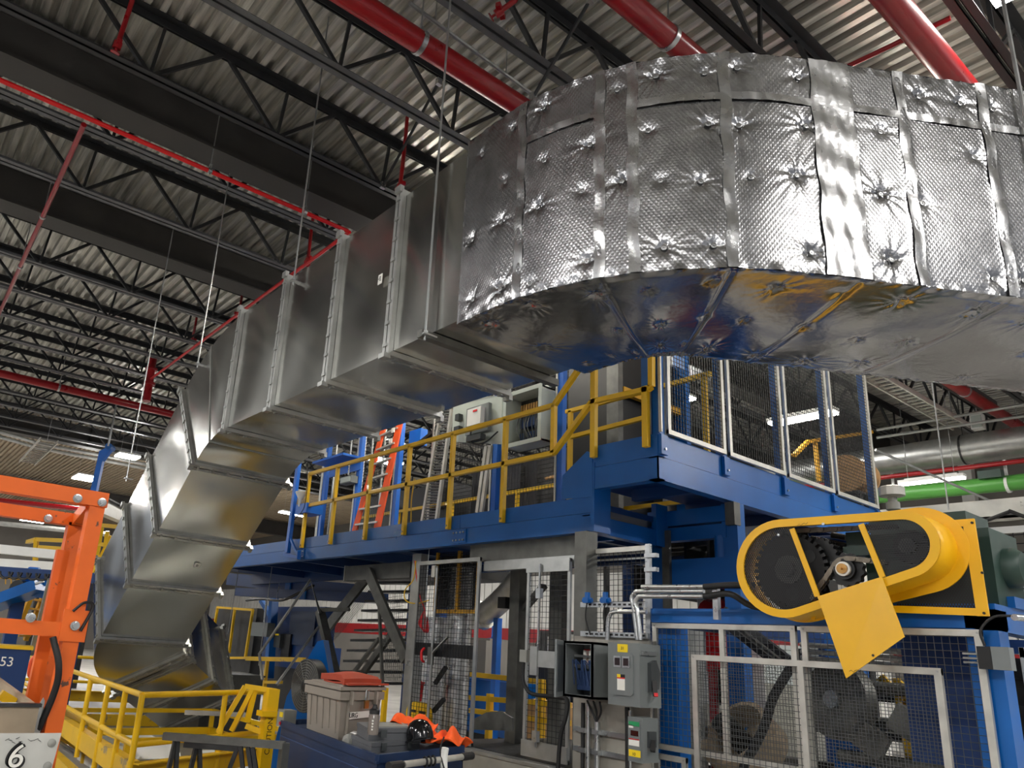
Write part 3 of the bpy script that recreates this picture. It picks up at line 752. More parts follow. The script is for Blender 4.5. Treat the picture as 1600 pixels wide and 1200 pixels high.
for i in range(4):
    xa, xc = fence_x[i]+0.05, fence_x[i+1]-0.02
    t = thing('fence_section', FL[i], 'fence panel', ((xa+xc)/2, YF, FZ0), 'mesh fence panels on the raised platform')
    fence_panel(t, (xa, YF, FZ0), (xc-xa, 0, 0), (0, 0, FZ1-FZ0))
PLb = ['blue fence post at the corner of the raised platform', 'blue fence post between the first and second mesh panels', 'blue fence post between the second and third mesh panels', 'blue fence post between the third and last mesh panels', 'blue fence post closing the right end of the mesh fence']
for i, x in enumerate(fence_x):
    t = thing('fence_post', PLb[i], 'post', (x, YF+0.06, 3.5), 'blue posts of the platform fence')
    part('post_tube', 'blue', t, lambda b: b.box((x-0.035, YF+0.02, 3.53 if 0 < i < 4 else ZR), (x+0.035, YF+0.1, FZ1+0.05)))
    part('bracket', 'blue', t, lambda b: b.box((x-0.05, YF-0.005, 3.53), (x+0.05, YF+0.03, 3.72)))
    part('bolt', 'zinc', t, lambda b: (b.tube((x, YF-0.006, 3.58), (x, YF-0.02, 3.58), 0.012, 6)))
    part('edge_strip', 'alu', t, lambda b: b.box((x-0.055, YF-0.01, FZ0), (x-0.036, YF+0.02, FZ1)))
t = thing('fence_post', 'blue corner column beside the yellow post, in front of the first mesh panel', 'post', (5.74, 4.3, ZR))
part('post_tube', 'blue', t, lambda b: b.box((5.72, 4.24, ZR), (5.79, 4.34, FZ1)))
part('edge_strip', 'alu', t, lambda b: b.box((5.70, 4.23, ZR), (5.72, 4.25, FZ1)))

# wooden cable reel behind the last panel
rc = V3((10.968, 4.75, 4.403))
t = thing('cable_reel', 'wooden cable reel behind the right end of the mesh fence', 'reel', rc-EZ*0.42)
for s in (-0.22, 0.22): part('reel_flange', 'reel_wood', t, lambda b: b.lathe(rc+EX*s, [(0.02, -0.02), (0.27, -0.02), (0.27, 0.02), (0.02, 0.02)], (1, 0, 0), 28), True)
part('drum', 'reel_wood', t, lambda b: b.tube(rc-EX*0.2, rc+EX*0.2, 0.15, 20), True)
part('stand', 'dark_steel', t, lambda b: (b.box(rc+V3((-0.3, -0.2, -0.31)), rc+V3((0.3, 0.2, -0.27))), b.box((rc[0]-0.28, rc[1]-0.2, 3.47), (rc[0]-0.2, rc[1]+0.2, rc[2]-0.31)), b.box((rc[0]+0.2, rc[1]-0.2, 3.47), (rc[0]+0.28, rc[1]+0.2, rc[2]-0.31))))
# brownish handrail further back on the raised deck
t = thing('far_railing', 'dull yellow handrail seen through the third mesh panel', 'railing', (9.2, 6.2, 3.5))
part('rail', 'amber', t, lambda b: rod_bar(b, [(11.829, 6, 5.092), (12.332, 6, 5.442), (14.827, 6, 6.185)], 0.06))
part('post', 'amber', t, lambda b: b.bar((12.598, 6, 5.501), (12.618, 6, 4.813), 0.06))
part('post', 'amber', t, lambda b: b.bar((14.632, 6, 6.127), (14.588, 6, 5.088), 0.06))

# ================================================================ machine guarding behind the walkway
XG = 7.2
def gpost(x, px_t, px_b, w, m, label, z0=3.2, z1=None):
    a, c = V3(px_t), V3(px_b); y = (a[1]+c[1])/2
    t = thing('guard_post', label, 'post', (x, y, z0), 'posts of the machine guarding behind the walkway')
    part('post_tube', m, t, lambda b: b.box((x-0.04, y-w/2, z0), (x+0.04, y+w/2, z1 or 5.9)))
    part('edge_strip', 'alu', t, lambda b: b.box((x-0.055, y+w/2, z0), (x-0.02, y+w/2+0.03, z1 or 5.9)))
    part('base_plate', m, t, lambda b: b.box((x-0.08, y-w/2-0.03, z0-0.02), (x+0.08, y+w/2+0.03, z0+0.012)))
gpost(XG, (7.2, 6.741, 5.254), (7.2, 6.784, 3.657), 0.09, 'blue_bright', 'bright blue guard post with pale strip beside the blue stair cheek')
gpost(XG, (7.2, 8.029, 4.593), (7.2, 8.064, 3.613), 0.1, 'blue_bright', 'blue guard post directly below the open control cabinet')
gpost(XG, (7.2, 10.538, 5.504), (7.2, 10.609, 3.642), 0.1, 'blue_bright', 'bright blue guard post just right of the orange ladder')
gpost(XG, (7.2, 11.817, 5.519), (7.2, 11.898, 4.194), 0.09, 'blue_bright', 'blue guard post left of the orange ladder')
gpost(XG, (7.2, 13.098, 5.434), (7.2, 13.144, 3.628), 0.1, 'blue_bright', 'blue guard post near the left end of the yellow railing')
gl = ['mesh guard panel right of the open control cabinet', 'mesh guard panel behind the pale cabinet door', 'mesh guard panel between the ladder and the slanted silver rail', 'mesh guard panel behind the orange ladder', 'mesh guard panel at the left end of the walkway']
gy = [(7.25, 6.779, 4.906)[1]+0.08, (7.25, 8.101, 4.196)[1]-0.1]
segs = [(gy[0], gy[1]), (gy[1]+0.16, (7.25, 9.717, 3.783)[1]), ((7.25, 10.754, 3.885)[1], (7.25, 10.995, 3.909)[1]+0.6), ((7.25, 11.852, 3.993)[1]-0.7, (7.25, 11.852, 3.993)[1]), ((7.25, 13.319, 4.137)[1]+0.1, 12.9)]
for (ya, yc), lb in zip(segs, gl):
    t = thing('guard_mesh_panel', lb, 'fence panel', (7.25, (ya+yc)/2, 3.2), 'mesh panels of the machine guarding')
    fence_panel(t, (7.25, ya, 3.22), (0, yc-ya, 0), (0, 0, 2.6), fr=0.03, pitch=0.06, m='galv_dull')
# top plates and struts in bright blue
t = thing('guard_header', 'bright blue header bracket above the left guard posts', 'beam', (7.1, 10.6, 5.0))
ya, yc = (7.1, 12.837, 5.487)[1], (7.1, 11.688, 5.285)[1]
part('plate', 'blue_bright', t, lambda b: b.box((6.7, yc, 4.95), (7.2, ya, 4.99)))
part('web', 'blue_bright', t, lambda b: b.box((7.1, yc, 4.75), (7.13, ya, 4.95)))
t = thing('guard_bracket', 'blue machine bracket block right of the orange ladder top', 'bracket', (7.5, 9.0, 4.6))
part('block', 'blue_bright', t, lambda b: b.box((7.4, 10.62, 5.353), V3((7.4, 10.278, 5.056))+V3((0.15, 0, 0))))
part('arm', 'dark_steel', t, lambda b: b.bar((7.35, 10.352, 4.989), (7.35, 9.622, 5.221), 0.12, 0.05))
# slanted silver side rail (wide) and slimmer pale strut
t = thing('silver_conveyor_rail', 'wide silver slotted rail leaning behind the railing below the pale cabinet', 'rail', (7, 9.432, 3.562))
for pa, pb in (((7, 9.195, 5.359), (7, 9.499, 3.568)), ((7, 8.928, 5.302), (7, 9.136, 3.536))):
    part('rail_strip', 'alu', t, lambda b: b.bar(pa, pb, 0.05, 0.05))
def rungs(b):
    for k in range(40):
        p = lerp((7, 9.161, 5.351), (7, 9.465, 3.565), (k+0.5)/40); q = lerp((7, 8.961, 5.309), (7, 9.168, 3.539), (k+0.5)/40); b.tube(p, q, 0.012, 5)
part('slots', 'wire_grey', t, rungs, kind='stuff')
t = thing('pale_strut', 'pale aluminium strut standing left of the blue post under the control cabinet', 'strut', (7, 8.183, 3.583))
for dy in (0, -0.09): part('strut', 'alu', t, lambda b: b.bar(V3((7, 8.057, 4.545))+EY*dy, V3((7, 8.183, 3.583))+EY*dy, 0.06, 0.04))
# fibreglass ladder
t = thing('orange_ladder', 'orange fibreglass ladder standing behind the yellow railing', 'ladder', (6.7, 10.693, 3.476))
La, Lb = ((6.9, 10.695, 5.322), (6.6, 10.853, 3.463)), ((6.9, 10.197, 5.375), (6.6, 10.172, 3.451))
for (p, q), n in ((La, 0), (Lb, 1)):
    part('side_rail', 'orange_frp', t, lambda b: (b.bar(p, q, 0.03, 0.14, (0, 1, 0)) if n == 0 else b.bar(p, q, 0.17, 0.03, (1, 0, 0))))
for k in range(7):
    f = (k+0.6)/7; part('rung', 'alu', t, lambda b: b.bar(lerp(*La, f), lerp(*Lb, f), 0.07, 0.03))
for k in range(3):
    c = lerp(*Lb, 0.12+0.1*k)+V3((-0.1, 0, 0)); part('sticker', 'label_white', t, lambda b: b.obox(c, (EX, EY, EZ), (0.012, 0.035, 0.04)))
# bright blue bracket post hooked on the fascia at the left end
t = thing('bracket_post', 'bright blue bracket post with triangular foot at the left end of the walkway', 'post', (5.6, 11.248, 2.97))
pa, pb = (5.6, 11.209, 4.588), (5.6, 11.231, 2.99)
part('upright', 'blue_bright', t, lambda b: b.bar(pa, pb, 0.09, 0.06))
part('top_arm', 'blue_bright', t, lambda b: b.box(V3((5.6, 11.14, 3.772)), V3((5.6, 10.753, 3.616))+V3((0.3, 0, 0))))
part('foot', 'blue_bright', t, lambda b: (b.bar((5.6, 11.34, 2.975), (5.6, 10.834, 2.898), 0.04, 0.05), b.bar((5.6, 11.234, 3.261), (5.6, 10.841, 2.928), 0.03, 0.04), b.bar((5.6, 10.826, 2.867), (5.6, 10.84, 3.009), 0.03, 0.06)))
part('white_cap', 'white', t, lambda b: b.lathe((5.6, 11.005, 3.853), [(0.02, -0.12), (0.03, 0), (0.09, 0.1), (0.09, 0.12)], (0, 0, 1), 14), True)
part('cable', 'rubber', t, lambda b: b.path(smoothpts([(5.6, 11.205, 4.755), (5.6, 10.877, 4.318), (5.6, 10.822, 3.728), (5.6, 11.123, 3.526)]), 0.008, 6), True)

# ---- open control cabinet with pale door above the railing
XC = 6.95
cab = thing('control_cabinet', 'open pale control cabinet full of wiring above the yellow railing', 'cabinet', (6.95, 7.266, 4.399))
c0, c1 = V3((6.95, 7.641, 4.444)), V3((6.95, 6.917, 5.173))
y0, y1, z0, z1 = c1[1], c0[1], c0[2], c1[2]+0.05
D = 0.3
part('back_plate', 'enclosure_dark', cab, lambda b: b.box((XC+D, y0, z0), (XC+D+0.02, y1, z1)))
part('shell', 'enclosure_pale', cab, lambda b: (b.box((XC, y0, z0), (XC+D, y0+0.025, z1)), b.box((XC, y1-0.025, z0), (XC+D, y1, z1)), b.box((XC, y0, z0), (XC+D, y1, z0+0.025)), b.box((XC, y0, z1-0.025), (XC+D, y1, z1))))
fr = part('rim', 'enclosure_pale', cab, lambda b: b.ringplate([(XC, y0-.02, z0-.02), (XC, y1+.02, z0-.02), (XC, y1+.02, z1+.02), (XC, y0-.02, z1+.02)], [(XC, y0+.04, z0+.04), (XC, y1-.04, z0+.04), (XC, y1-.04, z1-.04), (XC, y0+.04, z1-.04)], (-0.015, 0, 0)))
for k in range(3):
    za = z0+0.1+k*(z1-z0-0.15)/3
    part('terminal_row', 'wire_blue' if k < 2 else 'brass', cab, lambda b: [b.box((XC+D-0.1, y0+0.12+j*0.05, za), (XC+D, y0+0.155+j*0.05, za+0.13)) for j in range(int((y1-y0-0.22)/0.05))])
part('wire_duct', 'white', cab, lambda b: [b.box((XC+D-0.06, y0+0.08, z0+0.06+k*0.26), (XC+D, y1-0.1, z0+0.09+k*0.26)) for k in range(4)])
def wl(b):
    for k in range(14):
        ya = y0+0.1+k*(y1-y0-0.2)/14; b.path(smoothpts([(XC+D-0.1, ya, z0+0.12), (XC+D-0.16, ya+0.05*math.sin(k), z0+0.3), (XC+D-0.1, ya+0.03, z0+0.5)], 4), 0.008, 4)
part('wiring', 'wire_grey', cab, wl, kind='stuff')
door = part('door', 'enclosure_pale', cab, lambda b: b.prism([(6.95, 7.671, 4.506), (6.95, 7.715, 5.245), (6.9, 8.111, 5.303), (6.85, 8.711, 5.281), (6.85, 8.688, 4.7)], (0.03, 0, 0)))
dc = V3((6.82, 8.095, 4.96))
part('device', 'white', door, lambda b: b.cbox(dc, (0.12, 0.3, 0.26)))
part('device', 'enclosure_grey', door, lambda b: b.cbox(dc+V3((0.05, 0.02, -0.02)), (0.06, 0.5, 0.42)))
for dd, ss in (((0, 0.42, 0.08), (0.08, 0.09, 0.1)), ((0, 0.42, -0.1), (0.08, 0.12, 0.07)), ((0, 0, -0.32), (0.1, 0.32, 0.08))): part('device', 'enclosure_dark', door, lambda b: b.cbox(dc+V3(dd), ss))
part('device_label', 'label_red', door, lambda b: b.cbox(dc+V3((-0.065, -0.03, 0.08)), (0.006, 0.09, 0.03)))
part('cable', 'rubber', door, lambda b: b.path(smoothpts([dc+V3((-0.02, 0.1, -0.1)), dc+V3((-0.03, 0.05, -0.38)), dc+V3((0.0, -0.2, -0.42)), dc+V3((0.02, -0.45, -0.3))]), 0.012, 6), True)
# small grey junction box beyond the railing, left
t = thing('junction_box', 'small grey junction box behind the left end of the yellow railing', 'box', (7, 11.991, 4.485))
jb0, jb1 = (7, 12.205, 4.512), (7, 11.817, 4.644)
part('body', 'enclosure_grey', t, lambda b: b.box(jb0, V3(jb1)+V3((0.15, 0, 0))))
part('cover', 'enclosure_pale', t, lambda b: b.box(V3(jb0)+V3((-0.012, -0.02, 0.02)), V3(jb1)+V3((0, 0.02, -0.02))))
part('conduit', 'zinc', t, lambda b: b.tube(lerp(jb0, jb1, 0.5)+V3((0.05, 0, 0.1)), lerp(jb0, jb1, 0.5)+V3((0.05, 0, 0.9)), 0.015, 6), True)

# ---- dark machine bodies behind the guarding
def machine(name, label, lo, hi, m, trims=(), cat='machine'):
    t = thing(name, label, cat, ((lo[0]+hi[0])/2, (lo[1]+hi[1])/2, lo[2]))
    part('housing', m, t, lambda b: b.box(lo, hi))
    for k, (p, q, mm) in enumerate(trims): part('fitting', mm, t, lambda b: b.box(p, q))
    return t
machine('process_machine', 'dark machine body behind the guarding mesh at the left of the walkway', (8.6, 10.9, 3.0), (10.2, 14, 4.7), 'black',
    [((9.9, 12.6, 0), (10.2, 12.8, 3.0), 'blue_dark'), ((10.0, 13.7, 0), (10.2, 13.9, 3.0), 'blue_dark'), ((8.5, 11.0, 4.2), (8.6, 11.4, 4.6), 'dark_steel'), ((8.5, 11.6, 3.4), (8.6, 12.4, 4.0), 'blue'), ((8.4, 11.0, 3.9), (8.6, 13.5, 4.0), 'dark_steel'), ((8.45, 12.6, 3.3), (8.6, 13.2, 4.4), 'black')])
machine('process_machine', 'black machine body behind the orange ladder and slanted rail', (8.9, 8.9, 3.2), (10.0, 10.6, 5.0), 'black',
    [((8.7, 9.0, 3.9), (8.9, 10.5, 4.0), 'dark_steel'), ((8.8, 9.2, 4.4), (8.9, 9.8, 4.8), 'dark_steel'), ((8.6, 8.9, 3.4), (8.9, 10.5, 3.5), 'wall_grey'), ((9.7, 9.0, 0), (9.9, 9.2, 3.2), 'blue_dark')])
# row of pipework and racks glimpsed through mesh right of the cabinet
t = thing('pipe_rack', 'rack of reddish and grey pipes seen through the mesh right of the control cabinet', 'pipework', (9.5, 7.2, 3.3))
for k in range(7):
    part('pipe', ('reel_wood', 'dark_steel', 'galv_dull')[k % 3], t, lambda b: b.tube((9.0+0.2*(k % 3), 7.5, 3.4+k*0.2), (9.0+0.2*(k % 3), 8.8, 3.35+k*0.2), 0.03, 8), True)
for k in range(4): part('rack_post', 'dark_steel', t, lambda b: b.box((9.5, 7.5+k*0.42, 0.0), (9.58, 7.56+k*0.42, 5.2)))
r3 = thing('yellow_railing', 'yellow guard rail running behind the mesh guarding of the walkway', 'railing', (8.0, 9, 3.2))
for z in (3.62, 4.1): part('rail', 'yellow', r3, lambda b: b.bar((8.0, 5.2, z), (8.0, 13.2, z), 0.05))
for yy in (5.25, 6.8, 8.4, 10.0, 11.6, 13.1): part('post', 'yellow', r3, lambda b: b.box((7.98, yy, 3.18), (8.03, yy+0.05, 4.1)))
# dark machinery behind the raised fence
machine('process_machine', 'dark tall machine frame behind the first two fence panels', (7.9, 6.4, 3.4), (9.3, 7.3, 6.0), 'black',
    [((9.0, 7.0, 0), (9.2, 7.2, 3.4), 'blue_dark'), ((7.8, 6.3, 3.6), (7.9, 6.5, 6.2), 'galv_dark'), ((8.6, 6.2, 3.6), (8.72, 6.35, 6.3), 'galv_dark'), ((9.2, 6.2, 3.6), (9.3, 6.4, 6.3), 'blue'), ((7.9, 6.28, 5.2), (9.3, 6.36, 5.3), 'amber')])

# ================================================================ blue drive enclosure with mesh doors
XE = 5.6
YE0, YE1 = (5.6, 1.676, 1.947)[1], (5.6, 4.179, 1.863)[1]     # right corner, left end
ZE = (5.6, 2.693, 2.102)[2]
enc = thing('machine_enclosure', 'blue steel machine enclosure under the yellow chain guard, mesh front', 'machine', (6.6, 3, 0))
part('corner_post', 'blue', enc, lambda b: b.box((XE, YE0, 0), (XE+0.16, YE0+0.17, ZE+0.02)))
part('corner_post', 'blue', enc, lambda b: b.box((XE+0.05, YE1-0.22, 0), (XE+0.2, YE1-0.03, ZE)))
part('top_beam', 'blue', enc, lambda b: b.box((XE, YE0, ZE-0.09), (XE+0.18, YE1+0.03, ZE+0.025)))
part('rear_post', 'blue_dark', enc, lambda b: b.box((8.4, YE1-0.2, 0), (8.55, YE1-0.03, ZE)))
part('rear_post', 'blue', enc, lambda b: b.box((8.4, YE0, 0), (8.55, YE0+0.15, ZE)))
part('side_beam', 'blue', enc, lambda b: b.box((XE, YE0, ZE-0.1), (8.55, YE0+0.12, ZE+0.02)))
part('side_beam', 'blue_dark', enc, lambda b: b.box((XE+0.2, YE1-0.15, ZE-0.12), (8.55, YE1-0.03, ZE)))
part('rear_beam', 'blue_dark', enc, lambda b: b.box((8.4, YE0, ZE-0.12), (8.55, YE1, ZE)))
part('inner_panel', 'blue_dark', enc, lambda b: b.box((6.1, YE0+0.2, 1.15), (6.16, YE0+0.75, ZE-0.1)))
part('inner_post', 'blue', enc, lambda b: b.box((6.9, 3.05, 0), (7.0, 3.35, ZE)))
part('mount_plate', 'blue', enc, lambda b: b.box((XE, YE0, ZE+0.02), (6.5, YE0+0.9, ZE+0.06)))
part('step_plate', 'blue', enc, lambda b: b.box((XE+0.3, YE0-0.02, ZE+0.06), (6.6, YE0+0.6, ZE+0.13)))
# mesh doors and frames
def mesh_door(label, pts, X, fr=0.04, pitch=0.043, group='pale framed mesh doors of the drive enclosure', extra=(), wm='wire_grey'):
    (y0, z0), (y1, z1) = pts
    t = thing('mesh_door', label, 'mesh door', (X, (y0+y1)/2, min(z0, z1)), group)
    fence_panel(t, (X, y0, z0), (0, y1-y0, 0), (0, 0, z1-z0), fr=fr, th=0.035, pitch=pitch, m='alu', wm=wm, wr=0.0026)
    for ye in extra: part('mullion', 'alu', t, lambda b: b.box((X-0.017, ye-0.02, z0), (X+0.017, ye+0.02, z1)))
    for (yy, zz) in ((y0-0.02, z1-0.02), (y1+0.02, z1-0.02)): part('screw', 'galv_dull', t, lambda b: b.tube((X-0.017, yy, zz), (X-0.022, yy, zz), 0.007, 8))
    return t
def yz(p): return p[1], p[2]
ZF = (5.56, 2.682, 2.002)[2]
yA, yB, yC = (5.56, 4.13, 1.862)[1], (5.56, 2.876, 1.904)[1], (5.56, 1.749, 1.942)[1]
mesh_door('upper left mesh door of the enclosure beside the grey disconnect boxes', ((yA, (5.56, 4.16, 1.013)[2]), (yB+0.02, ZF)), 5.56, extra=((5.56, 3.485, 1.884)[1],))
mesh_door('tall right mesh door of the enclosure hung on the blue corner post', ((yB-0.02, 0.35), (yC, ZF)), 5.56)
mesh_door('low small mesh door at the bottom left of the enclosure', ((yA, 0.3), ((5.56, 3.836, 1.001)[1], (5.56, 4.161, 0.979)[2])), 5.56)
zl = (5.48, 2.75, 1.762)[2]; y2, y3 = (5.48, 3.705, 1.39)[1], (5.48, 1.961, 1.556)[1]
mesh_door('large sliding mesh panel leaning in front of the enclosure doors', ((y2, 0.3), (y3, zl)), 5.48, fr=0.042, extra=((5.48, 2.835, 1.473)[1],))
# side mesh frame round the corner
t = thing('mesh_door', 'mesh panel on the right side of the enclosure, cut by the picture edge', 'mesh door', (6.4, YE0-0.03, 0.3), 'pale framed mesh doors of the drive enclosure')
fence_panel(t, (5.85, YE0-0.03, 0.3), (2.3, 0, 0), (0, 0, 1.62), fr=0.06, pitch=0.05, wr=0.003)
part('brace', 'alu', t, lambda b: b.bar((5.9, YE0-0.06, 1.75), (7.0, YE0-0.06, 0.4), 0.05, 0.03))
# interlock switch on the corner post
ic = V3((5.52, 1.732, 1.837))
t = thing('interlock_switch', 'black and grey door interlock switch on the blue corner post', 'switch', ic)
part('body', 'black', t, lambda b: b.cbox(ic, (0.06, 0.07, 0.13)))
part('cover', 'enclosure_grey', t, lambda b: b.cbox(ic+V3((0.0, -0.085, 0)), (0.08, 0.09, 0.13)))
for k in range(3): part('pin', 'zinc', t, lambda b: b.tube(ic+V3((0, 0.035, 0.02-0.025*k)), ic+V3((0, 0.12, 0.02-0.025*k)), 0.007, 8), True)
part('cable', 'rubber', t, lambda b: b.path(smoothpts([ic+EZ*0.07, ic+V3((0, 0.01, 0.16)), ic+V3((0.02, -0.06, 0.24)), ic+V3((0.05, -0.16, 0.25))]), 0.008, 6), True)
part('conduit', 'zinc', t, lambda b: b.tube(ic+V3((0.03, -0.16, 0.24)), ic+V3((0.6, -0.3, 0.26)), 0.02, 10), True)

# ---- machinery inside the enclosure
t = thing('metal_drum', 'pale metal drum with dark rim inside the left enclosure door', 'drum', (6.5, 3.964, 0.914))
c = V3((6.6, 4.045, 1.109))
part('shell', 'bin_tan', t, lambda b: b.lathe(c, [(0.05, -0.25), (0.34, -0.25), (0.34, 0.05), (0.30, 0.05), (0.30, -0.2), (0.05, -0.2)], (-0.6, 0.2, 0.5), 24), True)
part('hub', 'dark_steel', t, lambda b: b.lathe(c, [(0.1, -0.2), (0.1, 0.2), (0.04, 0.2)], (-0.6, 0.2, 0.5), 14), True)
t = thing('air_hose', 'thick black hose curving down behind the mesh doors', 'hose', (5.9, 3.465, 0.978))
part('hose_run', 'rubber', t, lambda b: b.path(smoothpts([(5.9, 3.092, 1.777), (5.9, 3.175, 1.656), (5.9, 3.289, 1.483), (5.9, 3.363, 1.29), (5.9, 3.457, 1.117), (5.9, 3.563, 0.941), (5.9, 3.599, 0.662)]), 0.035, 10), True)
part('coupling', 'dark_steel', t, lambda b: b.tube((5.9, 3.092, 1.777), (5.9, 3.109, 1.753), 0.045, 12), True)
t = thing('spool_wheel', 'large grey flanged wheel behind the middle of the mesh doors', 'wheel', (6.6, 3.14, 1.366))
c = V3((6.6, 3.119, 1.489))
part('rim', 'galv_dark', t, lambda b: b.lathe(c, [(0.26, -0.06), (0.30, -0.06), (0.30, 0.06), (0.26, 0.06)], (-1, 0.3, 0.1), 28), True)
part('disc', 'dark_steel', t, lambda b: b.lathe(c, [(0.04, -0.02), (0.27, -0.02), (0.27, 0.02), (0.04, 0.02)], (-1, 0.3, 0.1), 28), True)
part('hub', 'zinc', t, lambda b: b.lathe(c, [(0.07, -0.1), (0.07, 0.1), (0.02, 0.1)], (-1, 0.3, 0.1), 14), True)
for k in range(5): part('spoke', 'galv_dark', t, lambda b: b.bar(c, c+V3((0, math.cos(k*1.257), math.sin(k*1.257)))*0.26, 0.04))
t = thing('roller_stand', 'dark roller frame with yellow rails deep inside the enclosure', 'frame', (7.4, 2.7, 0))
for z in (0.9, 1.2, 1.5, 1.75): part('cross_bar', 'dark_steel', t, lambda b: b.box((7.1, 2.0, z), (7.2, 3.7, z+0.06)))
for y in (2.0, 2.55, 3.1, 3.65): part('upright', 'dark_steel', t, lambda b: b.box((7.15, y, 0), (7.25, y+0.09, 1.9)))
for k in range(4): part('roller', 'galv_dark', t, lambda b: b.tube((6.7, 2.1+0.02*k, 0.8+0.27*k), (6.7, 3.2, 0.8+0.27*k), 0.05, 12), True)
for k in range(3): part('plate', 'galv_dark', t, lambda b: b.obox((6.5, 2.9-0.35*k, 1.25+0.1*k), (EX, V3((0, 1, 0.6)), V3((0, -0.6, 1))), (0.03, 0.16, 0.10)))
for k in range(2): part('plate', 'blue', t, lambda b: b.box((6.4, 2.6+0.4*k, 0.6), (6.55, 2.85+0.4*k, 0.85)))
t = thing('yellow_steps', 'yellow edged steps descending to the right inside the enclosure', 'steps', (6.9, 2.2, 0.4))
for dx in (0.0, 0.5):
    part('stringer', 'yellow_dust', t, lambda b: b.bar((6.8, 2.765, 1.669), (6.8, 2.416, 1.245), 0.04, 0.07) if dx == 0 else b.bar((7.2, 3.05, 1.697), (7.2, 2.662, 1.278), 0.04, 0.07))
for k in range(6):
    p = lerp((6.8, 2.767, 1.645), (6.8, 2.455, 1.262), (k+0.5)/6); part('tread', 'amber', t, lambda b: b.box(p+V3((0, -0.03, -0.02)), p+V3((0.4, 0.10, 0.02))))
part('rail_post', 'yellow_dust', t, lambda b: b.bar((6.8, 2.762, 1.693), (6.8, 2.715, 1.046), 0.05))
part('rail_post', 'yellow_dust', t, lambda b: b.bar((6.8, 2.938, 1.341), (6.8, 2.942, 1.011), 0.05))
for i, (px, lb) in enumerate((((8, 5.151, 1.982), 'left'), ((8, 4.959, 1.988), 'right'))):
    t = thing('red_valve_set', 'red and white valve cluster behind the upper left mesh door, %s one' % lb, 'valves', V3(px)-EZ*0.4)
    p = V3(px)
    for k in range(4): part('valve_body', 'label_red', t, lambda b: b.lathe(p+V3((0, 0.02*k, 0.3-0.17*k)), [(0.05, -0.14), (0.13, -0.09), (0.13, 0.09), (0.05, 0.14)], (0, 1, 0.3), 10), True)
    part('pipe', 'red_pipe', t, lambda b: b.tube((p[0], p[1], 0), p+EZ*0.45, 0.05, 10), True)
    part('back_plate', 'white', t, lambda b: b.box(p+V3((0.2, -0.3, -0.7)), p+V3((0.22, 0.3, 0.6))))
for i, (p, q) in enumerate((((6.6, 4.5, 2.035), (6.6, 4.51, 0.776)), ((6.6, 4.382, 2.008), (6.6, 4.403, 0.792)))):
    tag(MB().bar(p, q, 0.12, 0.04).build('steel_strip', 'galv_dull'), 'pale vertical steel strip inside the left enclosure door, %s of two' % ('first', 'second')[i], 'strip')
t = thing('conveyor_belt', 'dark belt slanting behind the top of the enclosure doors', 'belt', (6.7, 3.3, 1.6))
part('belt', 'rubber', t, lambda b: b.bar((6.4, 4.007, 2.144), (6.4, 3.454, 1.757), 0.4, 0.05))
part('belt_edge', 'dark_steel', t, lambda b: b.bar((6.3, 3.917, 2.181), (6.3, 3.376, 1.792), 0.04, 0.05))
for k in range(3): tag(MB().tube((6.2, 2.1, 1.86-0.05*k), (6.2, 3.2, 1.9-0.05*k), 0.02, 8).build('grey_pipe', 'galv_dull', None, True), 'thin grey pipe near the top inside the enclosure, %s' % ('upper', 'middle', 'lower')[k], 'pipe')

# ================================================================ yellow chain guard
XGd = 5.26
cl, cr_ = V3((5.26, 2.813, 2.382)), V3((5.26, 2.021, 2.499))
RL, RRr = 0.345, 0.213
def hull2(X, r1, r2, n=26):
    """outline around two circles in the YZ plane; image-left circle first. Returns points in order."""
    a, c = np.array([-cl[1], cl[2]]), np.array([-cr_[1], cr_[2]])
    d = c-a; L = np.linalg.norm(d); ang = math.atan2(d[1], d[0]); be = math.acos((r1-r2)/L)
    pts = []
    for t in np.linspace(ang+be, ang+2*math.pi-be, n): pts.append(a+r1*np.array([math.cos(t), math.sin(t)]))
    for t in np.linspace(ang-be, ang+be, n): pts.append(c+r2*np.array([math.cos(t), math.sin(t)]))
    return [V3((X, -p[0], p[1])) for p in pts]
gd = thing('chain_guard', 'bright yellow chain drive guard with black mesh windows and an open middle', 'guard', (5.4, 2.9, 2.05))
FWd = 0.055
part('front_frame', 'guard_yellow', gd, lambda b: b.ringplate(hull2(XGd, RL, RRr), hull2(XGd, RL-FWd, RRr-FWd), (0.012, 0, 0)))
def skirt(b):
    o0, o1 = hull2(XGd, RL, RRr), hull2(XGd+0.27, RL, RRr); i0, i1 = hull2(XGd, RL-0.008, RRr-0.008), hull2(XGd+0.27, RL-0.008, RRr-0.008)
    n = len(o0); vs = o0+o1+i0+i1
    b.add(vs, [f for k in range(n) for f in ((k, (k+1) % n, n+(k+1) % n, n+k), (2*n+k, 3*n+k, 3*n+(k+1) % n, 2*n+(k+1) % n))])
part('side_band', 'guard_yellow', gd, skirt, True)
part('rear_flange', 'guard_yellow', gd, lambda b: b.ringplate(hull2(XGd+0.27, RL+0.012, RRr+0.065), hull2(XGd+0.27, RL-0.01, RRr-0.01), (0.012, 0, 0)))
b1, b2 = ((5.26, 2.72, 2.653), (5.26, 2.577, 2.18)), ((5.26, 2.254, 2.646), (5.26, 2.154, 2.296))
for p, q in (b1, b2): part('cross_bar', 'guard_yellow', gd, lambda b: b.bar(V3(p)+EX*0.004, V3(q)+EX*0.004, 0.035, 0.012, (1, 0, 0)))
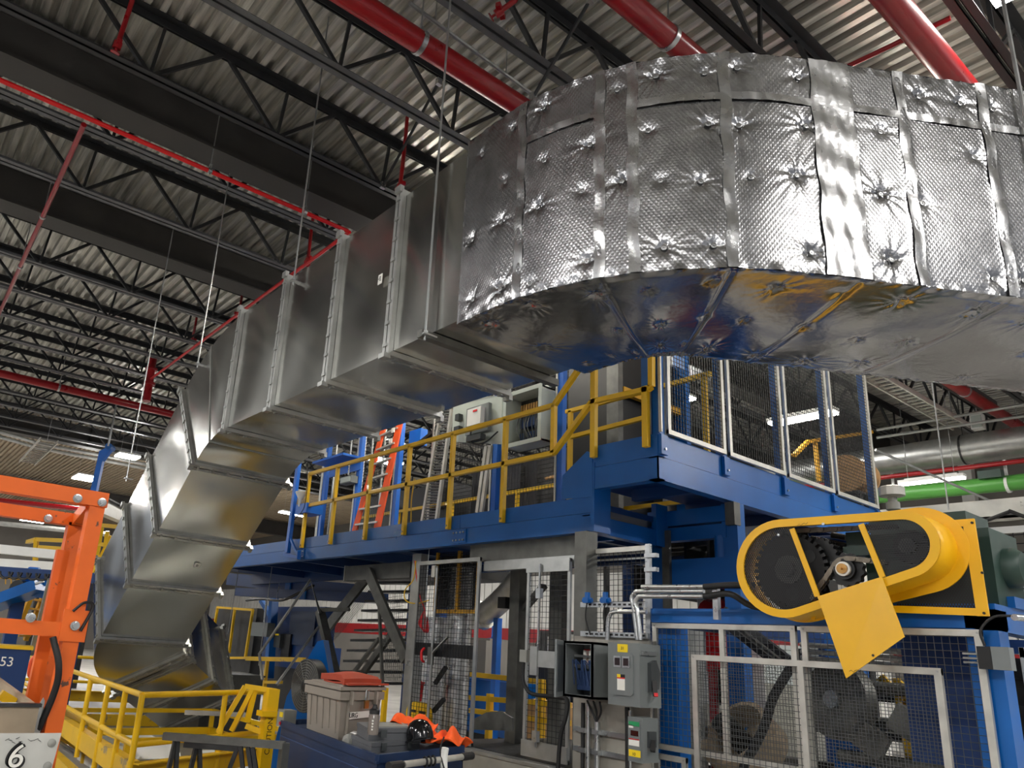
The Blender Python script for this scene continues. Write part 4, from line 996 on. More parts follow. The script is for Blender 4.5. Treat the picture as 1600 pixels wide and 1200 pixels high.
# expanded metal behind the two windows
def expanded(b, poly, X, pitch=0.0135, ang=(1.05, -1.05), r=0.0036):
    from mathutils.geometry import intersect_line_line_2d
    P = [(p[1], p[2]) for p in poly]; ys = [p[0] for p in P]; zs = [p[1] for p in P]
    cy_, cz_ = sum(ys)/len(ys), sum(zs)/len(zs); ext = max(max(ys)-min(ys), max(zs)-min(zs))
    for a in ang:
        d = np.array([math.cos(a), math.sin(a)]); nn = np.array([-d[1], d[0]])
        for k in range(-int(ext/pitch), int(ext/pitch)+1):
            o = np.array([cy_, cz_])+nn*k*pitch; hits = []
            for i in range(len(P)):
                p, q = np.array(P[i]), np.array(P[(i+1) % len(P)]); e = q-p; den = d[0]*(-e[1])+e[0]*d[1]
                if abs(den) < 1e-9: continue
                w = p-o; t_ = (w[0]*(-e[1])+e[0]*w[1])/den; s_ = (d[0]*w[1]-d[1]*w[0])/den
                if 0 <= s_ < 1: hits.append(t_)
            hits.sort()
            for h0, h1 in zip(hits[::2], hits[1::2]):
                if h1-h0 > 0.004: b.tube((X, *(o+d*h0)), (X, *(o+d*h1)), r, 3, cap=False)
def side_of(p, bar):   # > 0 on the image-left side
    (y0, z0), (y1, z1) = (bar[0][1], bar[0][2]), (bar[1][1], bar[1][2]); return (y1-y0)*(p[2]-z0)-(z1-z0)*(p[1]-y0)
inner = hull2(XGd+0.014, RL-FWd+0.01, RRr-FWd+0.01)
ref = side_of(cl, b1)
left = [p for p in inner if side_of(p, b1)*ref > 0]; refr = side_of(cr_, b2); right = [p for p in inner if side_of(p, b2)*refr > 0]
def order(ps):
    c = sum(ps)/len(ps); return sorted(ps, key=lambda p: math.atan2(p[2]-c[2], p[1]-c[1]))
left = order(left+[V3(b1[0]), V3(b1[1])]); right = order(right+[V3(b2[0]), V3(b2[1])])
mat('mesh_dark', (52, 52, 54), 0.5, 0.3, 0.1, 5)
part('mesh_window', 'mesh_dark', gd, lambda b: expanded(b, left, XGd+0.016), kind='stuff')
part('back_plate', 'black', gd, lambda b: b.prism([p+EX*0.22 for p in left], (0.006, 0, 0)))  # black sheet added to stand in for the dark guard interior
part('mesh_window', 'mesh_dark', gd, lambda b: expanded(b, right, XGd+0.016), kind='stuff')
fl = part('open_flap', 'guard_yellow', gd, lambda b: b.prism([(5.24, 2.567, 2.178), (5.24, 2.149, 2.297), (5.2, 2.041, 1.928), (5.2, 2.406, 1.662)], (0.008, 0, 0)), label='flat yellow flap hanging open below the guard')
part('flap_hole', 'black', fl, lambda b: b.tube(V3((5.2, 2.231, 1.811))-EX*0.002, V3((5.2, 2.231, 1.811))+EX*0.001, 0.008, 10))
def scrawl(b, c):
    pts = [c+V3((0, -0.012*k, 0.008*math.sin(k*2.2)+0.002*k)) for k in range(7)]; b.path(pts, 0.0013, 4)
part('pen_mark', 'black', fl, lambda b: scrawl(b, V3((5.197, 2.381, 1.706))))
part('pen_mark', 'black', gd, lambda b: scrawl(b, V3((5.257, 2.675, 2.672))))
for p in ((5.25, 2.49, 2.664), (5.25, 2.811, 2.613)): part('screw', 'zinc', gd, lambda b: b.tube(p, V3(p)-EX*0.01, 0.01, 8))
part('bracket', 'guard_yellow', gd, lambda b: b.box((5.42, 2.71, 2.122), V3((5.42, 2.685, 2.039))+EX*0.02))
# rear guard frame with its own mesh, right of the chain guard
XB = 5.54
g = [(5.54, 1.951, 2.675), (5.54, 1.701, 2.674), (5.54, 1.693, 2.081), (5.54, 2.228, 2.1)]
bg = thing('rear_guard', 'yellow framed flat mesh guard behind and right of the chain guard', 'guard', (5.54, 2.1, 2.05))
part('frame_bar', 'guard_yellow', bg, lambda b: b.bar(V3(g[0])-EZ*0.02, V3(g[1])-EZ*0.02, 0.045, 0.012, (1, 0, 0)))
part('frame_bar', 'guard_yellow', bg, lambda b: b.bar(V3(g[1])+EY*0.03-EX*0.002, V3(g[2])+EY*0.03-EX*0.002, 0.065, 0.012, (1, 0, 0)))
part('frame_bar', 'guard_yellow', bg, lambda b: b.bar(V3(g[2])+EZ*0.022, V3(g[3])+EZ*0.022, 0.045, 0.012, (1, 0, 0)))
poly = [V3(p) for p in g]
part('mesh_window', 'mesh_dark', bg, lambda b: expanded(b, order(poly), XB+0.01), kind='stuff')
for p in ((5.53, 1.711, 2.649), (5.53, 1.714, 2.098), (5.53, 1.694, 2.339)): part('screw', 'black', bg, lambda b: b.tube(p, V3(p)-EX*0.008, 0.008, 8))
# ---- chain drive inside
dr = thing('chain_drive', 'black sprockets and roller chain inside the yellow guard', 'chain drive', (5.4, 2.8, 2.2))
def sprocket(b, c, R, n, w):
    pts = []
    for k in range(n*2):
        a = math.pi*k/n; rr = R if k % 2 == 0 else R*0.9
        pts += [V3((c[0], c[1]+rr*math.cos(a-0.05), c[2]+rr*math.sin(a-0.05))), V3((c[0], c[1]+rr*math.cos(a+0.05), c[2]+rr*math.sin(a+0.05)))]
    b.prism(pts, (w, 0, 0))
part('large_sprocket', 'black', dr, lambda b: sprocket(b, (5.38, cl[1], cl[2]), 0.27, 34, 0.03))
part('large_hub', 'galv_dark', dr, lambda b: b.lathe((5.38, cl[1], cl[2]), [(0.10, 0), (0.10, 0.03), (0.055, 0.03), (0.055, 0.07), (0.02, 0.07)], (-1, 0, 0), 20), True)
for k in range(3): part('spoke_hole', 'dark_steel', dr, lambda b: b.tube((5.375, cl[1]+0.17*math.cos(k*2.1+0.5), cl[2]+0.17*math.sin(k*2.1+0.5)), (5.379, cl[1]+0.17*math.cos(k*2.1+0.5), cl[2]+0.17*math.sin(k*2.1+0.5)), 0.045, 14))
cm = V3((5.36, 2.419, 2.366))
part('idler_sprocket', 'black', dr, lambda b: sprocket(b, cm, 0.115, 13, 0.05))
part('idler_hub', 'black', dr, lambda b: b.lathe(cm, [(0.07, 0), (0.07, 0.03)], (-1, 0, 0), 20), True)
part('idler_collar', 'label_white', dr, lambda b: b.lathe(cm-EX*0.03, [(0.048, 0), (0.048, 0.02), (0.035, 0.02)], (-1, 0, 0), 20), True)
part('idler_shaft', 'brass', dr, lambda b: b.lathe(cm-EX*0.03, [(0.034, 0), (0.034, 0.035), (0.008, 0.035), (0.008, 0.06)], (-1, 0, 0), 18), True)
part('small_sprocket', 'black', dr, lambda b: sprocket(b, (5.38, cr_[1], cr_[2]), 0.11, 13, 0.03))
part('small_hub', 'galv_dark', dr, lambda b: b.lathe((5.38, cr_[1], cr_[2]), [(0.05, 0), (0.05, 0.05), (0.02, 0.05)], (-1, 0, 0), 18), True)
cpts = smoothpts([(5.35, 2.653, 2.176), (5.35, 2.589, 2.262), (5.35, 2.526, 2.338), (5.35, 2.469, 2.414), (5.35, 2.416, 2.437), (5.35, 2.346, 2.43), (5.35, 2.271, 2.418), (5.35, 2.159, 2.4)], 6)
ctop = [lerp((5.38, 2.889, 2.661), (5.38, 2.09, 2.633), k/30) for k in range(31)]
def chain(pts, nm):
    L = [0]
    for p, q in zip(pts[:-1], pts[1:]): L.append(L[-1]+np.linalg.norm(V3(q)-V3(p)))
    n = int(L[-1]/0.047); X = np.array(pts)
    def at_(s): return np.array([np.interp(s, L, X[:, i]) for i in range(3)])
    for k in range(n):
        p, q = at_(k*0.047), at_((k+1)*0.047); off = -0.012 if k % 2 else -0.018
        part(nm, 'chain', dr, lambda b: (b.bar(p+EX*off, q+EX*off, 0.032, 0.005, (1, 0, 0)), b.tube(p+EX*off-EX*0.004, p+EX*0.02, 0.015, 8), b.tube(q+EX*off-EX*0.004, q+EX*0.02, 0.015, 8), b.bar(p-EX*off, q-EX*off, 0.032, 0.005, (1, 0, 0))))
chain(cpts, 'chain_link'); chain(ctop, 'chain_link')
part('bearing_block', 'dark_green', dr, lambda b: (b.box((5.52, 2.5, 2.481), V3((5.52, 2.329, 2.546))+EX*0.1), b.box((5.54, 2.482, 2.545), V3((5.54, 2.358, 2.648))+EX*0.05)))
for k, (p, q) in enumerate((((5.6, 2.752, 2.635), (5.6, 2.513, 2.564)), ((5.62, 2.765, 2.606), (5.62, 2.525, 2.526)), ((5.62, 2.613, 2.652), (5.62, 2.516, 2.626)))):
    part('roller', 'dark_steel', dr, lambda b: b.tube(p, q, 0.022, 10), True)
part('sprocket_stack', 'black', dr, lambda b: [sprocket(b, V3((5.44, 2.648, 2.464))+V3((0.03*k, 0, 0)), 0.15, 20, 0.012) for k in range(4)])
# gearbox, motor, breather behind
gb = thing('gear_motor', 'dark green gearbox with grey motor behind the yellow guards', 'motor', (6.0, 2.0, ZE+0.06))
part('gearbox', 'dark_green', gb, lambda b: (b.box((5.75, YE0+0.02, ZE+0.06), (6.25, YE0+0.78, ZE+0.55)), b.box((5.8, YE0+0.15, ZE+0.55), (6.2, YE0+0.75, ZE+0.68))))
part('gear_cover', 'dark_green', gb, lambda b: b.lathe((6.0, YE0+0.05, ZE+0.32), [(0.13, 0), (0.13, 0.08), (0.10, 0.12)], (0, -1, 0), 20), True)
mc = V3((6.35, YE0-0.18, ZE+0.34))
part('motor_body', 'motor_grey', gb, lambda b: b.lathe(mc, [(0.05, -0.16), (0.15, -0.14), (0.17, -0.02), (0.17, 0.3), (0.12, 0.34)], (0.4, -0.5, 0), 20), True)
part('terminal_box', 'motor_grey', gb, lambda b: b.cbox(mc+V3((0.22, -0.2, 0.12)), (0.14, 0.14, 0.16)))
part('motor_cable', 'rubber', gb, lambda b: b.path(smoothpts([mc+V3((0.22, -0.2, 0.02)), mc+V3((0.26, -0.24, -0.15)), mc+V3((0.3, -0.3, -0.4)), mc+V3((0.5, -0.5, -0.6))]), 0.02, 8), True)
part('lifting_eye', 'black', gb, lambda b: b.path(arc((5.95, YE0+0.42, ZE+0.68), (0, 1, 0), (0, 0, 1), 0.05, 0, math.pi, 9), 0.012, 8), True)
bt = V3((5.9, YE0+0.62, ZE+0.68))
part('breather_stem', 'motor_grey', gb, lambda b: b.lathe(bt, [(0.03, 0), (0.03, 0.06), (0.045, 0.07), (0.045, 0.12), (0.03, 0.13), (0.03, 0.17)], (0, 0, 1), 14), True)
part('breather_cap', 'alu', gb, lambda b: b.lathe(bt+EZ*0.16, [(0.05, 0), (0.085, 0.01), (0.085, 0.07), (0.07, 0.08)], (0, 0, 1), 12))

# ================================================================ electrical board under the walkway
XF = 5.15
def ypx(p): return p[1]
col_y0, col_y1 = (5.6, 4.913, 1.838)[1], (5.6, 5.062, 1.833)[1]
t = thing('steel_column', 'galvanised steel column left of the open disconnect box, under the walkway', 'column', (5.66, (col_y0+col_y1)/2, 0))
part('shaft', 'galv_dark', t, lambda b: (b.box((5.6, col_y0, 0.02), (5.62, col_y1, 2.86)), b.box((5.62, col_y0, 0.02), (5.76, col_y0+0.02, 2.86)), b.box((5.62, col_y1-0.02, 0.02), (5.76, col_y1, 2.86))))
part('base_plate', 'galv_dark', t, lambda b: b.box((5.5, col_y0-0.06, 0), (5.86, col_y1+0.06, 0.02)))
bd = thing('mounting_board', 'scuffed pale mounting plate carrying the grey disconnect boxes', 'panel', (5.43, 4.75, 0.3))
bz1 = (5.42, 4.43, 1.865)[2]
part('plate', 'plate', bd, lambda b: b.box((5.42, (5.42, 4.067, 1.355)[1], 0.35), (5.44, (5.42, 4.89, 1.277)[1], bz1)))
for zz in ((5.4, 4.416, 1.08)[2], (5.4, 4.416, 0.921)[2]):
    part('strut_channel', 'zinc', bd, lambda b: (b.box((5.385, (5.4, 4.156, 1.102)[1], zz-0.02), (5.42, (5.4, 4.86, 1.014)[1], zz+0.02))))
for k, (px, m, r) in enumerate((((5.35, 4.724, 1.302), 'rubber', 0.018), ((5.35, 4.666, 1.297), 'zinc', 0.018), ((5.35, 4.566, 1.163), 'zinc', 0.024), ((5.35, 4.249, 1.312), 'rubber', 0.02), ((5.35, 4.223, 1.289), 'zinc', 0.014))):
    part('riser_conduit', m, bd, lambda b: b.tube((5.36, px[1], 0.35), (5.36, px[1], px[2]), r, 10), True)
for zz in ((5.4, 4.416, 1.08)[2], (5.4, 4.416, 0.921)[2]):
    for yy in ((5.35, 4.706, 1.034)[1], (5.35, 4.565, 1.051)[1]): part('conduit_clamp', 'zinc', bd, lambda b: b.box((5.33, yy-0.035, zz-0.018), (5.39, yy+0.035, zz+0.018)))
part('cable_fan', 'rubber', bd, lambda b: [b.path(smoothpts([(5.35, 4.566, 1.163), (5.34, (5.34, 4.558, 1.255)[1]+s*0.05, (5.34, 4.558, 1.245)[2]), (5.3, (5.34, 4.558, 1.255)[1]+s*0.07, (5.3, 4.524, 1.33)[2])], 5), 0.009, 6) for s in (-1, 0, 1)], True)
def box5(name, label, cat, p_tl, p_br, depth, group=None):
    y1, z1, y0, z0 = p_tl[1], p_tl[2], p_br[1], p_br[2]
    t = thing(name, label, cat, (XF+depth/2, (y0+y1)/2, z0), group); return t, y0, y1, z0, z1
# open box
t, y0, y1, z0, z1 = box5('disconnect_box', 'open grey electrical disconnect box with wiring inside, door swung left', 'electrical box', (5.15, 4.767, 1.81), (5.15, 4.437, 1.35), 0.27)
D = 0.26
part('shell', 'enclosure_grey', t, lambda b: (b.box((XF, y0, z0), (XF+D, y0+0.02, z1)), b.box((XF, y1-0.02, z0), (XF+D, y1, z1)), b.box((XF, y0, z0), (XF+D, y1, z0+0.02)), b.box((XF, y0, z1-0.02), (XF+D, y1, z1)), b.box((XF+D-0.02, y0, z0), (XF+D, y1, z1))))
part('rim', 'enclosure_grey', t, lambda b: b.ringplate([(XF, y0, z0), (XF, y1, z0), (XF, y1, z1), (XF, y0, z1)], [(XF, y0+.025, z0+.025), (XF, y1-.025, z0+.025), (XF, y1-.025, z1-.025), (XF, y0+.025, z1-.025)], (0.01, 0, 0)))
dr_ = part('door', 'enclosure_grey', t, lambda b: b.prism([(XF, y1, z0), (XF, y1, z1), (XF-0.30, y1-0.20, z1), (XF-0.30, y1-0.20, z0)], (-0.01, 0.012, 0)))
part('door_lip', 'enclosure_dark', dr_, lambda b: b.prism([(XF-0.04, y1-0.022, z0+0.04), (XF-0.04, y1-0.022, z1-0.04), (XF-0.27, y1-0.175, z1-0.04), (XF-0.27, y1-0.175, z0+0.04)], (0.006, -0.008, 0)))
part('fuse_block', 'label_red', t, lambda b: b.box((XF+0.16, y0+0.06, z1-0.17), (XF+D-0.02, y0+0.24, z1-0.06)))
part('fuse_top', 'label_white', t, lambda b: [b.box((XF+0.13, y0+0.07+0.06*k, z1-0.2), (XF+0.17, y0+0.1+0.06*k, z1-0.07)) for k in range(3)])
part('bus_bar', 'zinc', t, lambda b: (b.box((XF+0.1, y0+0.04, z0+0.24), (XF+0.16, y0+0.3, z0+0.27)), b.box((XF+0.1, y0+0.04, z0+0.33), (XF+0.16, y0+0.3, z0+0.35))))
part('switch_block', 'wire_blue', t, lambda b: b.box((XF+0.12, y0+0.05, z0+0.06), (XF+D-0.02, y0+0.28, z0+0.22)))
def wl2(b):
    for k in range(12):
        ya = y0+0.06+0.022*k; b.path(smoothpts([(XF+0.12, ya, z1-0.2), (XF+0.08, ya+0.03*math.sin(k*1.7), z0+0.3), (XF+0.11, ya+0.02*math.cos(k), z0+0.1)], 4), 0.006, 4)
part('wiring', 'wire_blue', t, wl2, kind='stuff')
part('label', 'label_white', t, lambda b: b.box((XF+D-0.024, y1-0.1, z0+0.1), (XF+D-0.018, y1-0.05, z0+0.2)))
# closed box
t, y0, y1, z0, z1 = box5('disconnect_box', 'closed grey safety disconnect box with two windows and side handle', 'electrical box', (5.15, 4.276, 1.816), (5.15, 3.961, 1.332), 0.27)
part('body', 'enclosure_grey', t, lambda b: b.box((XF, y0, z0), (XF+0.27, y1, z1)))
w, h = y1-y0, z1-z0
dpl = part('door', 'enclosure_grey', t, lambda b: b.prism([(XF, y0+w*0.18+dy, z0+h*0.16+dz) for dy, dz in ((0.02, 0), (w*0.68-0.02, 0), (w*0.68, 0.02), (w*0.68, h*0.68-0.02), (w*0.68-0.02, h*0.68), (0.02, h*0.68), (0, h*0.68-0.02), (0, 0.02))], (-0.014, 0, 0)))
for k in (0, 1): part('window', 'window_dark', dpl, lambda b: b.box((XF-0.02, y0+w*(0.28+0.27*k), z0+h*0.62), (XF-0.013, y0+w*(0.47+0.27*k), z0+h*0.76)))
for k in (0, 1): part('window_rim', 'zinc', dpl, lambda b: b.ringplate([(XF-0.016, y0+w*(0.26+0.27*k), z0+h*0.60), (XF-0.016, y0+w*(0.49+0.27*k), z0+h*0.60), (XF-0.016, y0+w*(0.49+0.27*k), z0+h*0.78), (XF-0.016, y0+w*(0.26+0.27*k), z0+h*0.78)], [(XF-0.016, y0+w*(0.29+0.27*k), z0+h*0.63), (XF-0.016, y0+w*(0.46+0.27*k), z0+h*0.63), (XF-0.016, y0+w*(0.46+0.27*k), z0+h*0.75), (XF-0.016, y0+w*(0.29+0.27*k), z0+h*0.75)], (-0.006, 0, 0)))
lab = part('warning_label', 'label_white', dpl, lambda b: b.box((XF-0.017, y0+w*0.42, z0+h*0.24), (XF-0.0145, y0+w*0.66, z0+h*0.42)))
part('label_band', 'label_red', lab, lambda b: b.box((XF-0.0185, y0+w*0.42, z0+h*0.42), (XF-0.015, y0+w*0.66, z0+h*0.44)))
part('label_head', 'label_yellow', lab, lambda b: b.box((XF-0.0185, y0+w*0.55, z0+h*0.44), (XF-0.015, y0+w*0.66, z0+h*0.49)))
part('label_head', 'black', lab, lambda b: b.box((XF-0.0185, y0+w*0.42, z0+h*0.44), (XF-0.015, y0+w*0.55, z0+h*0.49)))
tg = part('tag', 'label_yellow', t, lambda b: b.box((XF-0.004, y0+w*0.36, z1-0.075), (XF, y0+w*0.68, z1-0.012)))
text('tag_print', '31', 'black', 0.035, (XF-0.005, y0+w*0.52, z1-0.045), (0, -1, 0), (0, 0, 1), tg)
part('handle_plate', 'enclosure_dark', t, lambda b: b.prism([(XF+0.1, y0, z0+h*0.25), (XF+0.2, y0, z0+h*0.3), (XF+0.22, y0, z0+h*0.55), (XF+0.17, y0, z0+h*0.75), (XF+0.1, y0, z0+h*0.7)], (0, -0.035, 0)))
part('handle', 'black', t, lambda b: b.bar((XF+0.13, y0-0.04, z0+h*0.42), (XF+0.1, y0-0.07, z0+h*0.2), 0.035, 0.03))
part('handle_grip', 'label_red', t, lambda b: b.bar((XF+0.1, y0-0.075, z0+h*0.24), (XF+0.095, y0-0.08, z0+h*0.19), 0.03, 0.02))
part('latch', 'zinc', t, lambda b: b.box((XF+0.02, y0-0.02, z0+h*0.82), (XF+0.2, y0, z0+h*0.88)))
# lower small disconnect
t, y0, y1, z0, z1 = box5('disconnect_box', 'small grey disconnect box with coloured stickers below the closed one', 'electrical box', (5.15, 4.078, 1.259), (5.15, 3.943, 0.934), 0.22)
w, h = y1-y0, z1-z0
part('body', 'enclosure_grey', t, lambda b: b.box((XF, y0, z0), (XF+0.2, y1, z1)))
part('door', 'enclosure_grey', t, lambda b: b.box((XF-0.012, y0+0.015, z0+0.02), (XF, y1-0.015, z1-0.02)))
for nm, m, za, zb, ya, yb in (('sticker', 'label_green', 0.80, 0.90, 0.12, 0.85), ('sticker', 'label_white', 0.75, 0.82, 0.55, 0.85), ('window', 'window_dark', 0.58, 0.70, 0.2, 0.72), ('sticker', 'label_white', 0.36, 0.50, 0.14, 0.86), ('sticker', 'label_red', 0.49, 0.515, 0.14, 0.86), ('tag', 'label_yellow', 0.12, 0.27, 0.06, 0.86)):
    q = part(nm, m, t, lambda b: b.box((XF-0.016, y0+w*ya, z0+h*za), (XF-0.012, y0+w*yb, z0+h*zb)))
text('tag_print', '10', 'black', 0.032, (XF-0.017, y0+w*0.5, z0+h*0.175), (0, -1, 0), (0, 0, 1), q)
part('handle_plate', 'enclosure_dark', t, lambda b: b.box((XF+0.06, y0-0.02, z0+h*0.35), (XF+0.15, y0, z0+h*0.7)))
part('handle', 'black', t, lambda b: b.bar((XF+0.1, y0-0.03, z0+h*0.5), (XF+0.06, y0-0.05, z0+h*0.28), 0.035, 0.03))
# slotted struts, sensors and bent conduits above the boxes
t = thing('strut_rack', 'slotted steel struts with bent conduits above the disconnect boxes', 'strut rack', (5.4, 4.7, 1.85))
for i, (p, q) in enumerate((((5.4, 4.783, 1.886), (5.4, 4.055, 1.89)), ((5.4, 4.786, 2.14), (5.4, 4.076, 2.134)))):
    st_ = part('slotted_strut', 'zinc', t, lambda b: b.box((5.38, q[1], p[2]-0.022), (5.42, p[1], p[2]+0.022)))
    part('slots', 'black', st_, lambda b: [b.box((5.377, q[1]+0.03+0.055*k, p[2]-0.008), (5.381, q[1]+0.06+0.055*k, p[2]+0.008)) for k in range(int((p[1]-q[1]-0.05)/0.055))], kind='stuff')
for pts in ([(5.36, 4.457, 1.839), (5.36, 4.45, 1.989), (5.36, 4.429, 2.049), (5.36, 4.366, 2.077), (5.36, 4.047, 2.078)],
            [(5.36, 4.14, 1.849), (5.36, 4.176, 2.109), (5.36, 4.195, 2.189), (5.36, 4.162, 2.231), (5.36, 4.083, 2.246), (5.36, 3.502, 2.238)],
            [(5.34, 4.093, 1.85), (5.34, 4.122, 2.082), (5.34, 4.147, 2.145), (5.34, 4.114, 2.192), (5.34, 4.042, 2.202), (5.34, 3.49, 2.196)],
            [(5.34, 4.073, 2.281), (5.34, 3.778, 2.275), (5.34, 3.487, 2.27)]):
    part('conduit', 'zinc', t, lambda b: b.path(smoothpts(pts, 5), 0.019, 10), True)
for pts in ([(5.34, 3.487, 2.27), (5.36, 3.281, 2.282), (5.45, 3.127, 2.284)], [(5.34, 3.49, 2.196), (5.36, 3.284, 2.215), (5.45, 3.186, 2.143), (5.55, 3.093, 2.119)]):
    part('flexible_hose', 'rubber', t, lambda b: b.path(smoothpts(pts, 5), 0.024, 10), True)
part('conduit_stand', 'zinc', t, lambda b: b.box((5.36, (5.36, 3.387, 2.207)[1], (5.36, 3.411, 2.025)[2]), (5.4, (5.36, 3.431, 2.207)[1], (5.36, 3.399, 2.294)[2])))
for p in ((5.36, 4.684, 2.176), (5.36, 4.479, 2.175)):
    s = part('sensor', 'blue', t, lambda b: (b.cbox(p, (0.06, 0.06, 0.05)), b.tube(p, V3(p)+EZ*0.07, 0.025, 10), b.tube(V3(p)-EY*0.05, V3(p)+EY*0.05, 0.02, 8)))
    part('cable', 'rubber', s, lambda b: b.path(smoothpts([p, V3(p)+V3((0, 0.02, -0.15)), V3(p)+V3((0.02, -0.02, -0.3))], 5), 0.007, 5), True)
# mesh wall right of the column
t = thing('mesh_wall_panel', 'pale framed mesh panel above the disconnect boxes beside the blue column', 'fence panel', (5.75, 4.7, 1.4))
fence_panel(t, (5.75, (5.75, 4.294, 2.424)[1], 0.4), (0, (5.75, 5.019, 2.446)[1]-(5.75, 4.294, 2.424)[1], 0), (0, 0, (5.75, 4.697, 2.701)[2]-0.4), fr=0.045, pitch=0.05, wr=0.003)
part('louvre', 'galv_dull', t, lambda b: [b.box((5.85, (5.85, 4.383, 2.438)[1], 2.72-0.05*k), (5.87, (5.85, 5.089, 2.46)[1], 2.70-0.05*k)) for k in range(3)])
t = thing('upright_bracket', 'thin galvanised upright with clips beside the blue column at the mesh panel edge', 'bracket', (5.6, 4.205, 1.862))
part('upright', 'zinc', t, lambda b: b.bar((5.6, 4.197, 2.685), (5.6, 4.205, 1.862), 0.05, 0.03))
for p in ((5.58, 4.15, 2.578), (5.58, 4.153, 2.456), (5.58, 4.143, 2.264)): part('clip', 'zinc', t, lambda b: b.cbox(p, (0.05, 0.12, 0.035)))

# ================================================================ access gates under the walkway
XD = 5.78
t = thing('gate_header', 'galvanised header beam above the mesh gates', 'beam', (XD, 6, 2.6))
hy0, hy1 = (5.78, 5.229, 2.583)[1], (5.78, 6.6, 2.643)[1]
part('beam', 'galv_dull', t, lambda b: b.box((XD, hy0, (5.78, 5.833, 2.556)[2]), (XD+0.08, hy1, (5.78, 5.837, 2.664)[2])))
part('upper_plate', 'galv_dark', t, lambda b: b.box((XD+0.04, hy0, (5.78, 5.837, 2.664)[2]), (XD+0.06, hy1+0.3, 2.9)))
# gate 2 (right, in line)
gA, gB = (5.74, 5.837, 1.816)[1], (5.74, 5.23, 1.837)[1]
zt_, zb_ = (5.74, 5.536, 2.631)[2], (5.74, 5.502, 0.715)[2]
g2 = thing('mesh_gate', 'tall mesh gate left of the steel column with slide bolt', 'gate', (5.74, (gA+gB)/2, zb_))
fence_panel(g2, (5.74, gB, zb_), (0, gA-gB, 0), (0, 0, zt_-zb_), fr=0.035, pitch=0.052, m='galv_dull', wr=0.003)
part('top_plate', 'galv_dull', g2, lambda b: b.box((5.71, gB, zt_-0.13), (5.725, gA, zt_)))
part('bottom_plate', 'galv_dull', g2, lambda b: b.box((5.71, gB, zb_), (5.725, gA, zb_+0.15)))
ym = (5.7, 5.614, 1.821)[1]
part('bolt_rod', 'zinc', g2, lambda b: b.tube((5.69, ym, zb_+0.1), (5.69, ym, zt_-0.05), 0.012, 8), True)
for z in (zb_+0.2, zt_-0.35): part('rod_guide', 'zinc', g2, lambda b: b.cbox((5.69, ym, z), (0.05, 0.06, 0.1)))
part('latch_plate', 'galv_dull', g2, lambda b: b.box((5.68, (5.7, 5.322, 1.651)[1], (5.7, 5.534, 1.561)[2]), (5.7, (5.7, 5.661, 1.633)[1], (5.7, 5.539, 1.719)[2])))
part('latch_drop', 'galv_dull', g2, lambda b: b.box((5.67, (5.7, 5.607, 1.636)[1], (5.7, 5.655, 1.48)[2]), (5.69, (5.7, 5.706, 1.631)[1], (5.7, 5.665, 1.757)[2])))
part('switch_box', 'motor_grey', g2, lambda b: b.cbox((5.68, 5.778, 1.657), (0.07, 0.1, 0.12)))
part('switch_cable', 'rubber', g2, lambda b: b.path(smoothpts([(5.67, 5.793, 1.594), (5.67, 5.795, 1.439), (5.67, 5.745, 1.351), (5.67, 5.636, 1.3), (5.6, 5.261, 1.307), (5.55, 5.086, 1.294), (5.5, 5.053, 1.153), (5.5, 5.111, 0.982), (5.5, 5.136, 0.71), (5.5, 5.132, 0.552)]), 0.02, 8), True)
# gate 1 (left)
gp = [(5.74, 7.776, 2.763), (5.74, 6.588, 2.653), (5.74, 6.622, 0.69), (5.74, 7.827, 0.714)]
ya, yb = (gp[0][1]+gp[3][1])/2, (gp[1][1]+gp[2][1])/2; z1_, z0_ = (gp[0][2]+gp[1][2])/2, gp[2][2]
g1 = thing('mesh_gate', 'tall mesh gate with black middle band and red latch handle, left of the opening', 'gate', (5.74, (ya+yb)/2, z0_))
fence_panel(g1, (5.74, yb, z0_), (0, ya-yb, 0), (0, 0, z1_-z0_), fr=0.045, pitch=0.05, m='galv_dull', wr=0.003)
zm = (5.72, 7.085, 1.652)[2]
part('kick_band', 'black', g1, lambda b: b.box((5.75, yb+0.04, zm-0.075), (5.765, ya-0.04, zm+0.075)))
part('latch_rod', 'galv_dull', g1, lambda b: b.tube((5.69, (5.7, 7.35, 1.763)[1], z0_+0.1), (5.69, (5.7, 7.35, 1.763)[1], z1_-0.1), 0.015, 8), True)
part('latch_case', 'alu', g1, lambda b: b.cbox((5.69, 7.399, 2.567), (0.05, 0.06, 0.14)))
part('latch_arm', 'galv_dull', g1, lambda b: b.bar((5.68, 7.321, 1.617), (5.66, 7.026, 1.807), 0.03, 0.015))
part('latch_body', 'galv_dark', g1, lambda b: b.cbox((5.7, 7.379, 1.58), (0.05, 0.07, 0.2)))
part('red_handle', 'label_red', g1, lambda b: b.path(smoothpts([(5.68, 7.488, 1.661), (5.64, 7.482, 1.623), (5.64, 7.471, 1.536), (5.68, 7.483, 1.508)]), 0.016, 8), True)
